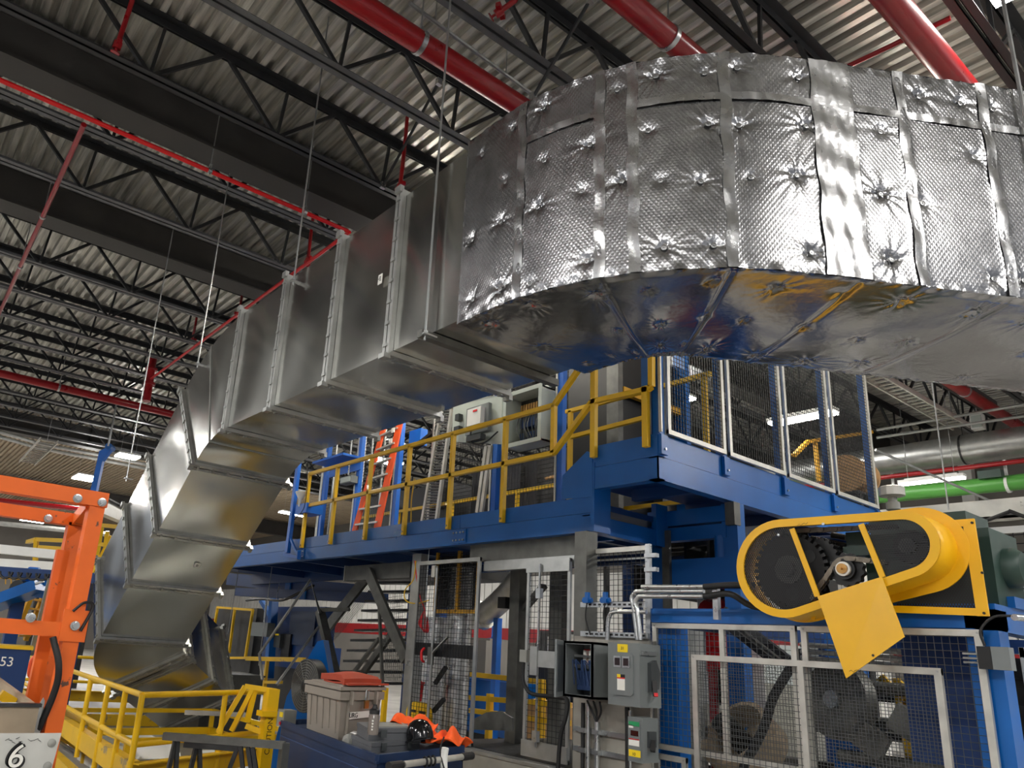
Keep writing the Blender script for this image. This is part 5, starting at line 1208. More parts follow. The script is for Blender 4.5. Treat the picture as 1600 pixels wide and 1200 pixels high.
# steel posts at the opening and their braces
for i, (pa, pb, lb) in enumerate((((6.7, 7.129, 2.521), (6.7, 6.956, 2.517), 'dark steel post at the back of the open gateway'), ((6.9, 6.634, 2.531), (6.9, 6.433, 2.527), 'dark steel post behind the right mesh gate'))):
    t = thing('back_post', lb, 'post', (6.75, pa[1], 0))
    part('shaft', 'galv_dark', t, lambda b: b.box((pa[0], pb[1], 0), (pa[0]+0.15, pa[1], 2.9)))
    part('base', 'galv_dark', t, lambda b: b.box((pa[0]-0.08, pb[1]-0.08, 0), (pa[0]+0.23, pa[1]+0.08, 0.02)))
    part('bracket', 'black', t, lambda b: b.cbox((6.7, 7.222, 2.284) if i == 0 else (6.85, 6.467, 1.647), (0.1, 0.14, 0.14)))
tag(MB().bar((6.8, 7.041, 2.151), (6.8, 6.634, 2.497), 0.1, 0.05).build('cross_brace', 'galv_dark'), 'dark diagonal brace behind the right mesh gate', 'brace')
# raised dark floor and low wall at the gates
t = thing('gate_threshold', 'dark raised floor plate inside the open gateway', 'floor plate', (6.3, 6, 0))
part('plate', 'dark_steel', t, lambda b: b.box((5.9, 5.2, 0.62), (8.0, 7.4, 0.66)))
part('curb', 'galv_dark', t, lambda b: b.prism([(6.1, 7.041, 0.807), (6.1, 7.049, 0.909), (6.1, 6.802, 1.018), (6.1, 6.57, 1.055), (6.1, 6.383, 1.002), (6.1, 6.376, 0.873)], (0.03, 0, 0)))
for k in range(4): part('leg', 'black', t, lambda b: b.box((5.95, 5.3+0.6*k, 0.0), (6.05, 5.4+0.6*k, 0.62)))
t = thing('low_wall', 'low pale plate wall below the gates', 'wall', (5.65, 6, 0))
part('face', 'plate', t, lambda b: b.box((5.62, 5.0, 0), (5.68, 6.6, (5.62, 5.951, 0.652)[2])))
part('cap', 'galv_dull', t, lambda b: b.box((5.6, 5.0, (5.62, 5.951, 0.652)[2]), (5.75, 6.6, (5.62, 5.951, 0.652)[2]+0.03)))
# yellow framed black mesh box behind gate 1
t = thing('yellow_mesh_box', 'yellow framed black mesh guard box hanging behind the left gate', 'guard', (6.5, 7.898, 2.144))
q = [(6.5, 8.394, 2.695), (6.5, 7.921, 2.704), (6.5, 7.517, 2.705)]; zt2, zb2 = (6.5, 7.921, 2.704)[2], (6.5, 7.872, 2.153)[2]
for p in q: part('frame_bar', 'amber', t, lambda b: b.box((6.48, p[1]-0.02, zb2), (6.53, p[1]+0.02, zt2+0.25)))
part('frame_bar', 'amber', t, lambda b: b.box((6.48, q[2][1], zb2-0.02), (6.53, q[0][1], zb2+0.025)))
part('mesh', 'black', t, lambda b: b.wires((6.51, q[2][1], zb2), (0, q[0][1]-q[2][1], 0), (0, 0, zt2-zb2+0.25), 0.035, 0.006), kind='stuff')
part('back', 'black', t, lambda b: b.box((6.8, (6.8, 7.923, 2.482)[1], (6.8, 8.268, 2.227)[2]), (6.82, (6.8, 8.71, 2.496)[1], zt2+0.25)))
# foil lagged pipes behind gate 1
for i, (p, r, lb) in enumerate((((6.9, 8.852, 1.095), 0.26, 'foil lagged vertical vessel behind the left gate, left one'), ((6.7, 8.09, 1.153), 0.17, 'shiny vertical metal pipe behind the left gate, right one'))):
    t = thing('lagged_pipe', lb, 'pipe', (p[0], p[1], 0)); lagged = t if i == 0 else lagged
    part('shell', 'white_foil', t, lambda b: b.tube((p[0], p[1], 0), (p[0], p[1], 2.1 if i == 0 else 2.75), r, 20), True)
    for z in (0.7, 1.3, 1.9): part('band', 'zinc', t, lambda b: b.tube((p[0], p[1], z), (p[0], p[1], z+0.03), r+0.006, 20), True)
for i, (p, q) in enumerate((((6.3, 8.025, 1.241), (6.3, 7.824, 1.456)), ((6.3, 8.029, 0.902), (6.3, 7.825, 1.073)))):
    part('grab_arm', 'black', lagged, lambda b: b.bar(p, q, 0.05, 0.04))
c = V3((5.9, 7.827, 0.859))
t = thing('yellow_cone_stand', 'yellow plastic stand with slots behind the hard hat', 'stand', c-EZ*0.2)
part('board', 'yellow', t, lambda b: b.prism([c+V3((0, y, z)) for y, z in ((0.24, -0.25), (0.24, 0.05), (0.2, 0.13), (0.08, 0.17), (-0.08, 0.17), (-0.2, 0.12), (-0.24, 0.04), (-0.24, -0.25))], (0.05, 0, 0)))
for k in (-1, 1): part('slot', 'dark_steel', t, lambda b: b.cbox(c+V3((-0.004, 0.1*k, 0.06)), (0.01, 0.12, 0.03)))
t = thing('red_bucket', 'red container glimpsed behind the left gate', 'container', (6.2, 8.279, 1.03))
c = V3((6.2, 8.29, 1.123)); part('body', 'label_red', t, lambda b: b.lathe(c, [(0.08, -0.12), (0.1, 0.1), (0.05, 0.14)], (0, 0, 1), 14), True); part('lid', 'cable_red', t, lambda b: b.lathe(c, [(0.11, 0.1), (0.11, 0.12)], (0, 0, 1), 14), True)
# hanging cables
for pts, m, lb in (([(5.85, 8.018, 2.747), (5.85, 8.045, 2.509), (5.85, 8.212, 2.374), (5.85, 8.18, 2.242), (5.85, 7.951, 2.201), (5.85, 7.686, 2.239)], 'cable_yellow', 'thin yellow cable looping beside the left gate'), ([(5.86, 8.06, 2.75), (5.86, 7.969, 2.468), (5.86, 7.876, 2.265), (5.86, 7.764, 2.107), (5.86, 7.75, 1.875)], 'cable_red', 'thin red cable hanging beside the left gate'), ([(6, 8.395, 3.921), (6, 8.434, 3.634), (6, 8.412, 3.345), (6.0, (6, 8.412, 3.345)[1], 3.19)], 'cable_yellow', 'thin yellow cable hanging behind the walkway railing')):
    tag(MB().path(smoothpts(pts), 0.008, 6).build('cable', m, None, True), lb, 'cable')
t = thing('red_chain', 'bundle of red chain hanging inside the left gate', 'chain', (5.9, 7.785, 1.838))
part('loops', 'cable_red', t, lambda b: [b.path(smoothpts([V3((5.9, 7.844, 2.11)), V3((5.9, 7.866, 1.953))+V3((0, 0.02*k, 0)), V3((5.9, 7.787, 1.853))+V3((0, -0.02*k, 0)), V3((5.9, 7.755, 2.033))], 5), 0.008, 5) for k in range(4)], True, kind='stuff')
part('hook', 'zinc', t, lambda b: b.tube((5.9, 7.815, 2.095), (5.9, (5.9, 7.815, 2.095)[1], 3.12), 0.006, 5))

# ================================================================ stairs, braces left of the gates
t = thing('platform_beam', 'grey steel beam under the walkway above the stairs', 'beam', (6.2, 9.373, 2.723))
pA, pB = (6.2, 10.268, 2.816), (6.2, 8.555, 2.675)
part('beam', 'galv_dark', t, lambda b: b.box((6.15, pB[1], 2.58), (6.3, pA[1], 2.80)))
part('knee_brace', 'galv_dark', t, lambda b: b.bar((6.1, 9.541, 2.69), (6.1, 8.43, 1.508), 0.05, 0.17))
part('end_cap', 'alu', t, lambda b: b.box((6.13, pA[1], 2.57), (6.32, pA[1]+0.01, 2.81)))
t = thing('steel_column', 'slim galvanised column between the stairs and the left mesh gate', 'column', (6, 8.107, 0.313))
part('shaft', 'galv_dull', t, lambda b: b.box((5.97, (6, 8.071, 1.758)[1], 0), (6.1, (6, 8.266, 1.751)[1], 2.86)))
part('bracket', 'zinc', t, lambda b: b.cbox((5.95, 8.134, 1.477), (0.05, 0.14, 0.08)))
st = thing('steel_stairs', 'grey open-tread steel stairs with mesh cheek left of the gates', 'stairs', (7.2, 8.6, 0))
N_T = 11
tl, tr = (7.7, 11.906, 2.782), (7.7, 10.697, 2.752)
bl, br = (7, 11.664, 1.029), (7, 9.663, 1.157)
for k in range(N_T):
    f = k/(N_T-1); p, q = lerp(bl, tl, f), lerp(br, tr, f)
    part('tread', 'dark_steel', st, lambda b: b.prism([p, q, q+V3((0.25, 0, 0)), p+V3((0.25, 0, 0))], (0, 0, -0.04)))
part('stringer', 'galv_dark', st, lambda b: b.bar((6.9, 12.014, 1.845), (6.9, 10.695, 2.822), 0.05, 0.2))
part('stringer', 'galv_dark', st, lambda b: b.bar((6.6, 11.735, 2.15), (6.6, 10.962, 1.086), 0.14, 0.1))
part('foot_post', 'galv_dark', st, lambda b: b.box((6.55, (6.6, 10.942, 1.088)[1]-0.06, 0), (6.68, (6.6, 10.942, 1.088)[1]+0.06, (6.6, 10.95, 1.126)[2])))
part('landing_edge', 'galv_dark', st, lambda b: b.bar((6.6, 11.739, 2.171), (6.9, 11.268, 2.209), 0.06, 0.06))
part('mesh_cheek', 'wire_grey', st, lambda b: b.wires((6.85, 11.772, 1.847), V3((6.85, 10.63, 2.658))-V3((6.85, 11.772, 1.847)), V3((6.85, 11.582, 1.662))-V3((6.85, 11.772, 1.847)), 0.035, 0.003), kind='stuff')
part('hand_rail', 'galv_dark', st, lambda b: (b.bar((6.6, 10.549, 1.164), (6.6, 9.851, 1.754), 0.05), b.bar((6.6, 9.944, 2.351), (6.6, 9.642, 1.066), 0.04)))
part('diagonal', 'galv_dark', st, lambda b: b.bar((6.9, 10.788, 1.109), (6.9, 9.956, 1.847), 0.06, 0.1))
part('side_mesh', 'wire_grey', st, lambda b: b.wires((6.7, 9.769, 1.158), V3((6.7, 9.22, 1.198))-V3((6.7, 9.769, 1.158)), V3((6.7, 9.995, 2.41))-V3((6.7, 9.769, 1.158)), 0.05, 0.004), kind='stuff')
hr = thing('stair_handrail', 'grey tubular handrail peaking left of the steel stairs', 'railing', (6.2, 12.81, 0.538))
part('sloping_tube', 'galv_dull', hr, lambda b: b.path([(6.5, 11.55, 2.111), (6.4, 11.832, 2.662), (5.6, 11.797, 1.387), (5.6, 11.564, 1.009)], 0.025, 8), True)
part('lower_tube', 'galv_dull', hr, lambda b: b.tube((6.5, 11.545, 1.89), (5.7, 11.256, 0.959), 0.022, 8), True)

# ---- blue fan stand
fc = V3((4.289, 7.763, 1.177)); 
fn = unit(V3((0, 0, 1.2))-fc); fn[2] = 0; fn = unit(fn+V3((-0.75, 0.55, 0))*1.45); fr_ = np.cross(EZ, fn)
fc = V3((4.227, 7.678, 1.182))
fan = thing('fan_stand', 'blue wedge shaped fan housing with round wire guard behind the grey tote', 'fan', (fc[0], fc[1], 0))
bq = [(4.383, 7.778, 1.651), (4.432, 7.736, 1.67), (4.596, 7.773, 1.248), (5.137, 7.684, 0.429), (5.263, 7.789, -0.103), (4.27, 8.514, -0.12), (4.256, 8.22, 0.703), (4.248, 8.104, 1.033)]
part('housing', 'blue', fan, lambda b: b.prism(bq, (0.22, 0.26, 0)))
part('guard_ring', 'galv_dark', fan, lambda b: [b.path(arc(fc, fr_, EZ, r, 0, 2*math.pi, 30), 0.006, 5) for r in np.linspace(0.05, 0.27, 9)], True, kind='stuff')
part('guard_spoke', 'galv_dark', fan, lambda b: [b.tube(fc, fc+(fr_*math.cos(a)+EZ*math.sin(a))*0.27, 0.005, 4) for a in np.arange(12)*math.pi/6], kind='stuff')
part('fan_rim', 'dark_steel', fan, lambda b: b.lathe(fc-fn*0.12, [(0.265, 0), (0.28, 0), (0.28, 0.12), (0.265, 0.12)], fn, 30), True)
part('hub', 'black', fan, lambda b: b.lathe(fc-fn*0.05, [(0.06, 0), (0.06, 0.06), (0.02, 0.07)], fn, 14), True)
for k in range(4): part('blade', 'dark_steel', fan, lambda b: b.obox(fc-fn*0.06+(fr_*math.cos(k*1.57)+EZ*math.sin(k*1.57))*0.16, (fr_*math.cos(k*1.57)+EZ*math.sin(k*1.57), unit(fn*0.5+(-fr_*math.sin(k*1.57)+EZ*math.cos(k*1.57))), fn), (0.11, 0.07, 0.006)))
# ---- blue machinery behind the fan and the lower duct
machine('process_machine', 'dark blue machine cabinet behind the fan and grey handrail', (8.8, 15.413, 1.003), V3((8.8, 18.404, 2.415))+V3((0.3, 0, 0)), 'blue_dark',
   [((8.85, 15.6, 0), (9.1, 18.0, 1.2), 'black'), ((8.75, 15.737, 1.534), V3((8.75, 16.966, 2.306))+V3((0.05, 0, 0)), 'navy'), ((8.7, 16.754, 1.229), V3((8.7, 17.165, 1.772))+V3((0.05, 0, 0)), 'black')])
t = thing('grey_wall_box', 'grey electrical box on the dark blue machine left of the handrail', 'electrical box', (8.4, 17.819, 1.658))
part('body', 'enclosure_grey', t, lambda b: b.box((8.4, 17.429, 1.669), V3((8.4, 18.336, 2.001))+EX*0.2))
part('conduit', 'zinc', t, lambda b: b.tube(V3((8.45, 17.742, 2.014)), V3((8.45, 17.777, 2.744)), 0.03, 8), True)
t = thing('motor_switch', 'dark hand switch box with yellow label below the grey tube', 'switch', (8.3, 16.614, 1.444))
part('body', 'enclosure_dark', t, lambda b: b.box((8.62, 17.12, 1.441), V3((8.62, 17.484, 1.758))+EX*0.2))
part('label', 'label_yellow', t, lambda b: b.box((8.61, 17.211, 1.72), V3((8.61, 17.394, 1.76))+EX*0.01))
t = thing('yellow_frame_door', 'yellow framed dark doorway left of the grey box', 'door frame', (8.6, 19.824, 1.035))
for p, q in (((8.6, 21.21, 2.378), (8.6, 21.264, 1.305)), ((8.6, 19.988, 2.346), (8.6, 19.965, 1.191)), ((8.6, 18.831, 2.316), (8.6, 18.903, 1.083)), ((8.6, 21.21, 2.378), (8.6, 18.831, 2.316)), ((8.6, 21.007, 1.007), (8.6, 18.836, 1.118))): part('frame_bar', 'yellow', t, lambda b: b.bar(p, q, 0.06))
part('dark_panel', 'black', t, lambda b: b.box((8.75, (8.75, 18.884, 1.091)[1], 0), V3((8.75, 21.668, 2.373))+EX*0.3))
t = thing('yellow_floor_rail', 'low yellow guard rail in front of the dark blue machine', 'railing', (7.8, 15.202, 0.848))
part('rail', 'yellow_dust', t, lambda b: b.bar((7.8, 17.045, 1.155), (7.8, 14.314, 1.271), 0.09, 0.09)); part('post', 'yellow_dust', t, lambda b: b.bar((7.8, 15.98, 1.196), (7.8, 15.962, 0.595), 0.07)); part('rail', 'yellow_dust', t, lambda b: b.bar((7.8, 16.028, 0.709), (7.8, 15.181, 0.772), 0.06))
# blue beam structure under the walkway, left
for i, (p, q, h, lb) in enumerate((((8, 19.143, 3.048), (8.4, 13.432, 2.677), 0.3, 'upper dark blue cross girder under the left part of the walkway'), ((8.05, 18.653, 2.717), (8.25, 12.254, 2.525), 0.2, 'lower dark blue cross girder under the left part of the walkway'))):
    t = thing('blue_girder', lb, 'girder', V3(p)); part('beam', 'blue_dark', t, lambda b: b.bar(p, q, 0.2, h)); part('bolt_plate', 'blue', t, lambda b: b.obox(lerp(p, q, 0.55)-EX*0.12, (EY, EZ, EX), (0.12, h/2, 0.02)))
t = thing('blue_column', 'dark blue column with knee brace behind the grey electrical box', 'column', (8.9, 17.856, 0.699))
part('shaft', 'blue', t, lambda b: b.bar((8.6, 17.682, 2.601), (8.6, 17.423, 0.719), 0.18)); part('knee_brace', 'blue', t, lambda b: b.bar((8.6, 18.406, 2.558), (8.6, 17.657, 2.135), 0.1))
t = thing('hanging_cable', 'black cable run slung under the blue girders', 'cable', (7.9, 15.836, 2.45)); part('run', 'rubber', t, lambda b: b.path(smoothpts([(7.9, 17.739, 2.489), (7.9, 16.847, 2.513), (7.9, 15.844, 2.478), (7.9, 14.976, 2.649), (7.9, 14.436, 2.775)]), 0.03, 6), True); part('strap', 'zinc', t, lambda b: b.tube((7.9, 16.104, 2.494), (7.93, (7.9, 16.104, 2.494)[1], 3.1), 0.008, 5))
for k, (a, c) in enumerate((((6.6, 15.419, 2.7), (6.6, 15.524, 1.674)), ((7, 14.667, 2.556), (7, 14.709, 1.1)))):
    tag(MB().tube((a[0], a[1], 3.12), c, 0.008, 6).build('drop_rod', 'steel_rod', None, True), 'thin vertical rod below the blue girders, %s' % ('left one', 'right one')[k], 'rod')

# ================================================================ blue cart with the grey tote
ZC = 0.95
A0 = V3((3.0, 4.38, 0)); uC = unit((0.15, 0.99, 0)); vC = unit((0.95, 0.31, 0))
def cpt(a, c, z=ZC): return V3((A0+uC*a+vC*c)[:2].tolist()+[z])
cart = thing('blue_cart', 'dark blue steel work cart at bottom centre holding a grey tote', 'cart', cpt(0.9, 0.5, 0))
part('body', 'navy', cart, lambda b: b.prism([cpt(0, 0, 0.3), cpt(1.95, 0, 0.3), cpt(1.95, 1.05, 0.3), cpt(0, 1.05, 0.3)], (0, 0, ZC-0.3-0.03)))
part('top_plate', 'navy', cart, lambda b: b.prism([cpt(-0.015, -0.015, ZC-0.03), cpt(1.965, -0.015, ZC-0.03), cpt(1.965, 1.065, ZC-0.03), cpt(-0.015, 1.065, ZC-0.03)], (0, 0, 0.015)))
for a, c, d, e in ((0, 0, 1.95, 0), (0, 0, 0, 1.05), (1.95, 0, 1.95, 1.05), (0, 1.05, 1.95, 1.05)):
    part('raised_edge', 'navy', cart, lambda b: b.bar(cpt(a, c, ZC), cpt(d, e, ZC), 0.03, 0.05))
part('seam_line', 'wire_blue', cart, lambda b: b.bar(cpt(0, -0.004, ZC-0.1), cpt(1.95, -0.004, ZC-0.1), 0.006, 0.006))
part('corner_guard', 'rubber', cart, lambda b: b.box(cpt(0, 0, 0.3)-V3((0.03, 0.03, 0)), cpt(0, 0, ZC-0.06)+V3((0.04, 0.04, 0))))
for a, c in ((0.1, 0.1), (1.85, 0.1), (1.85, 0.95), (0.1, 0.95)):
    w = part('caster', 'rubber', cart, lambda b: b.tube(cpt(a, c, 0.1)-vC*0.03, cpt(a, c, 0.1)+vC*0.03, 0.1, 16), True)
    part('caster_fork', 'zinc', w, lambda b: b.cbox(cpt(a, c, 0.23), (0.08, 0.08, 0.14)))
part('push_handle', 'alu', cart, lambda b: b.tube(cpt(-0.12, 0.2, ZC-0.03), cpt(-0.12, 0.98, ZC-0.03), 0.022, 12), True)
for c in (0.12, 1.0): part('handle_end', 'rubber', cart, lambda b: (b.tube(cpt(-0.12, c-0.08, ZC-0.03), cpt(-0.12, c+0.06, ZC-0.03), 0.028, 12), b.bar(cpt(-0.12, c, ZC-0.03), cpt(0.0, c, ZC-0.05), 0.04)))
part('cable_tie', 'rubber', cart, lambda b: [b.path(arc(cpt(-0.12, 0.45+0.05*k, ZC-0.03), uC, EZ, 0.03, 0, 6.28, 10), 0.008, 5) for k in range(3)], True, kind='stuff')
# small control box and pendant at the back left of the cart
t = thing('control_pendant', 'small pale control box with yellow label at the back left of the cart', 'control box', cpt(1.85, -0.14, 0.8))
pc = V3((3.342, 6.328, 0.989))
part('body', 'motor_grey', t, lambda b: b.cbox(pc, (0.12, 0.12, 0.14))); part('label', 'label_yellow', t, lambda b: b.cbox(pc+V3((-0.062, -0.01, 0.03)), (0.004, 0.06, 0.04))); part('button', 'cable_red', t, lambda b: b.tube(pc+V3((-0.06, -0.02, -0.04)), pc+V3((-0.075, -0.02, -0.04)), 0.014, 10), True)
part('bracket', 'galv_dark', t, lambda b: b.bar(pc-EZ*0.05, pc-EZ*0.6, 0.07, 0.05))
# ---- grey tote
def tp(a, c, z): return cpt(0.78+a, 0.05+c, z)
TL_, TW_, THt = 0.74, 0.5, 0.36
tote = thing('grey_tote', 'grey ribbed plastic tote with closed lid standing on the blue cart', 'tote', cpt(1.15, 0.3, ZC))
tz0, tz1 = ZC+0.0, ZC+THt
def taper(b, a0, a1, c0, c1, z0, z1, k):
    b.add([tp(a0+k, c0+k, z0), tp(a1-k, c0+k, z0), tp(a1-k, c1-k, z0), tp(a0+k, c1-k, z0), tp(a0, c0, z1), tp(a1, c0, z1), tp(a1, c1, z1), tp(a0, c1, z1)],
          [(0, 3, 2, 1), (4, 5, 6, 7), (0, 1, 5, 4), (1, 2, 6, 5), (2, 3, 7, 6), (3, 0, 4, 7)])
part('tub', 'tote', tote, lambda b: taper(b, 0, TL_, 0, TW_, tz0, tz1, 0.03))
part('rim', 'tote', tote, lambda b: taper(b, -0.02, TL_+0.02, -0.02, TW_+0.02, tz1-0.07, tz1-0.01, 0.0))
part('lid', 'tote', tote, lambda b: (taper(b, -0.03, TL_+0.03, -0.03, TW_+0.03, tz1, tz1+0.025, 0.0), taper(b, 0.03, TL_-0.03, 0.03, TW_-0.03, tz1+0.02, tz1+0.035, 0.0)))
for k in range(5): part('rib', 'tote', tote, lambda b: b.bar(tp(0.1+k*0.135, 0.004, tz1-0.08), tp(0.1+k*0.135, 0.03, tz0+0.05+0.02*(k % 2)), 0.03, 0.022))
for k in range(2): part('latch', 'tote', tote, lambda b: b.bar(tp(-0.032, 0.1+0.3*k, tz1-0.005), tp(-0.03, 0.1+0.3*k, tz1-0.1), 0.06, 0.014))
for k in range(2): part('end_rib', 'tote', tote, lambda b: b.bar(tp(-0.003, 0.09+0.33*k, tz1-0.08), tp(0.026, 0.1+0.31*k, tz0+0.02), 0.03, 0.02))
lb = part('paper_label', 'label_white', tote, lambda b: b.prism([tp(0.008, 0.12, tz0+0.15), tp(0.008, 0.36, tz0+0.16), tp(0.004, 0.36, tz0+0.21), tp(0.004, 0.12, tz0+0.20)], uC*-0.006))
text('label_text', 'URG', 'black', 0.05, tp(-0.004, 0.165, tz0+0.178), vC, (0, 0, 1), lb)
pl = V3(tp(-0.03, 0.285, tz1-0.10))
t = thing('padlock', 'brass padlock hanging from the front of the grey tote', 'padlock', pl-EZ*0.06)
part('lock_body', 'brass', t, lambda b: b.obox(pl-uC*0.012, (vC, uC, EZ), (0.025, 0.012, 0.03)))
part('shackle', 'zinc', t, lambda b: b.path([pl-uC*0.012-vC*0.016]+arc(pl-uC*0.012+EZ*0.09, vC, EZ, 0.016, math.pi, 0, 8)+[pl-uC*0.012+vC*0.016], 0.005, 6), True)
# folded orange welding blanket
def soft(name, m, base, nx, ny, lx, ly, hfun, parent=None, label=None, cat=None, thick=0.03):
    P = np.zeros((nx, ny, 3)); Q = np.zeros((nx, ny, 3))
    for i in range(nx):
        for j in range(ny):
            u_, v_ = i/(nx-1), j/(ny-1); dx, dy, z = hfun(u_, v_)
            P[i, j] = base+uC*(lx*(u_-0.5)+dx)+vC*(ly*(v_-0.5)+dy)+EZ*z; Q[i, j] = P[i, j]-EZ*thick
    b = MB(); b.grid(P); b.grid(Q[::-1])
    for a_, c_ in ((P[0], Q[0]), (Q[-1], P[-1])): b.grid(np.stack([a_, c_]))
    b.grid(np.stack([Q[:, 0], P[:, 0]])); b.grid(np.stack([P[:, -1], Q[:, -1]]))
    o = b.build(name, m, parent, True)
    if label: tag(o, label, cat)
    return o
t = thing('folded_blanket', 'folded rust orange fabric lying on the grey tote lid', 'fabric', tp(0.3, 0.25, tz1+0.035))
soft('upper_fold', 'rust_cloth', tp(0.28, 0.27, tz1+0.10), 14, 14, 0.5, 0.46, lambda u, v: (0, 0, 0.03*math.sin(math.pi*u)*math.sin(math.pi*v)+0.006*math.sin(5*u+3*v)-0.02*(u < 0.12)), t, thick=0.045)
soft('lower_fold', 'rust_cloth', tp(0.22, 0.3, tz1+0.05), 12, 12, 0.52, 0.5, lambda u, v: (0.01*math.sin(6*v), 0, 0.004*math.sin(7*u+2*v)), t, thick=0.014)
# bottle
bc = V3((3.036, 4.508, 1.111)); bc[2] = ZC+0.13
t = thing('water_bottle', 'translucent water bottle with dark cap beside the grey cases', 'bottle', bc)
part('body', 'bottle_clear', t, lambda b: b.lathe(bc, [(0.034, 0), (0.037, 0.01), (0.037, 0.12), (0.034, 0.125), (0.034, 0.13)], (0, 0, 1), 18), True)
part('cap', 'rubber', t, lambda b: b.lathe(bc, [(0.036, 0.13), (0.036, 0.155), (0.02, 0.165), (0.014, 0.185), (0.014, 0.19)], (0, 0, 1), 16), True)
part('print', 'label_white', t, lambda b: [b.tube(bc+V3((-0.026, -0.026, 0.03+0.018*k)), bc+V3((-0.0265, -0.0265, 0.04+0.018*k)), 0.006, 6) for k in range(4)], kind='stuff')
# grey tool cases
def case(label, a, c, z, l, w, h, rot=0.0):
    ctr = cpt(a, c, z); cu, su = math.cos(rot), math.sin(rot); u2, v2 = uC*cu+vC*su, vC*cu-uC*su
    t = thing('tool_case', label, 'case', ctr)
    part('base', 'case_grey', t, lambda b: b.obox(ctr+EZ*h*0.3, (u2, v2, EZ), (l/2, w/2, h*0.3)))
    part('lid', 'case_grey', t, lambda b: b.obox(ctr+EZ*h*0.82, (u2, v2, EZ), (l/2+0.006, w/2+0.006, h*0.18)))
    for k in (-1, 1): part('latch', 'enclosure_dark', t, lambda b: b.obox(ctr+EZ*h*0.6-u2*(l/2+0.006)+v2*k*w*0.28, (u2, v2, EZ), (0.006, 0.025, 0.025)))
    part('panel', 'motor_grey', t, lambda b: b.obox(ctr+EZ*(h*1.005), (u2, v2, EZ), (l*0.3, w*0.3, 0.004)))
case('lower grey plastic tool case on the cart', 0.33, 0.32, ZC+0.0, 0.42, 0.5, 0.075, 0.1)
case('upper grey plastic tool case with bottle on top', 0.33, 0.36, ZC+0.075, 0.40, 0.48, 0.08, 0.28)
# gloves
t = thing('work_gloves', 'pair of white and grey work gloves lying beside the tote', 'gloves', cpt(0.62, 0.1, ZC))
for k in range(2):
    b0 = cpt(0.60+0.08*k, 0.08+0.1*k, ZC+0.03)
    part('palm', 'white' if k else 'motor_grey', t, lambda b: b.lathe(b0, [(0.02, -0.05), (0.045, -0.03), (0.05, 0.02), (0.03, 0.05)], unit(vC+uC*0.4), 10), True)
    for q in range(4): part('finger', 'white', t, lambda b: b.path([b0+vC*0.03+uC*(0.03-0.02*q), b0+vC*0.08+uC*(0.035-0.024*q)+EZ*0.008, b0+vC*0.11+uC*(0.03-0.026*q)-EZ*0.01], 0.012, 7), True)
# orange vest and hard hat
t = thing('safety_vest', 'crumpled bright orange safety vest draped over the right end of the cart', 'vest', cpt(0.25, 0.8, ZC))
vr = np.random.RandomState(3)
def crumple(u, v): return (0.03*math.sin(9*v), 0.03*math.sin(8*u+2), 0.05+0.045*math.sin(7*u+4*v)*math.cos(5*v-3*u)+0.03*math.sin(15*u-11*v)+0.05*math.exp(-((u-0.6)**2+(v-0.15)**2)/0.05)-0.06*max(0, v-0.85)/0.15)
soft('front_panel', 'vest', cpt(0.2, 0.84, ZC+0.03), 30, 34, 0.42, 0.66, crumple, t, thick=0.008)
soft('collar_bunch', 'vest', cpt(0.40, 0.68, ZC+0.13), 22, 22, 0.34, 0.42, lambda u, v: (0.02*math.sin(12*v), 0.02*math.sin(9*u), 0.05*math.sin(9*u+2)*math.sin(7*v)+0.05*math.sin(math.pi*u)), t, thick=0.008)
hh = V3((3.496, 4.584, 1.051)); hh[2] = ZC+0.085
t = thing('hard_hat', 'shiny black hard hat resting on the orange vest', 'hard hat', hh)
mat('gloss_black', (14, 14, 16), 0.12, 0, 0.05, 4)
part('shell', 'gloss_black', t, lambda b: b.lathe(hh, [(0.098, 0.0), (0.097, 0.04), (0.088, 0.08), (0.066, 0.115), (0.034, 0.133), (0.006, 0.138)], unit(V3((-0.05, 0.25, 1))), 28), True)
part('brim', 'gloss_black', t, lambda b: b.lathe(hh, [(0.08, 0.0), (0.116, -0.010), (0.116, -0.005), (0.09, 0.008)], unit(V3((-0.05, 0.25, 1))), 28), True)
t = thing('hanging_glove', 'white glove and strap hanging from the cart handle', 'glove', cpt(-0.15, 0.66, 0.7))
gh = V3(cpt(-0.155, 0.66, ZC-0.02)); part('cuff', 'white', t, lambda b: b.path(smoothpts([gh+EZ*0.07, gh+V3((0, 0.01, 0)), gh-EZ*0.09]), 0.026, 8), True)
for q in range(3): part('finger', 'white', t, lambda b: b.path([gh-EZ*0.08+vC*(0.015*q-0.015), gh-EZ*0.15+vC*(0.02*q-0.02)], 0.01, 6), True)
part('strap', 'rubber', t, lambda b: b.path(smoothpts([gh+V3((0, 0.02, 0.14)), gh+V3((-0.02, 0.03, 0.06)), gh+V3((-0.02, -0.02, -0.05)), gh+V3((0.0, -0.1, -0.2))]), 0.006, 5), True)
# yellow bent frame behind the tote
t = thing('yellow_bent_frame', 'yellow bent pipe frame just behind the grey tote', 'frame', (4.9, 7.071, 0.805))
part('top_bar', 'yellow', t, lambda b: b.bar((4.9, 7.483, 1.17), (4.9, 7.082, 1.203), 0.045)); part('leg', 'yellow', t, lambda b: b.box(V3((4.9, 7.106, 1.201))-V3((0.02, 0.025, 1.25)), V3((4.9, 7.106, 1.201))+V3((0.025, 0.025, 0.02)))); part('leg', 'yellow', t, lambda b: b.box(V3((4.9, 7.458, 1.172))-V3((0.02, 0.025, 1.25)), V3((4.9, 7.458, 1.172))+V3((0.025, 0.025, 0.0))))

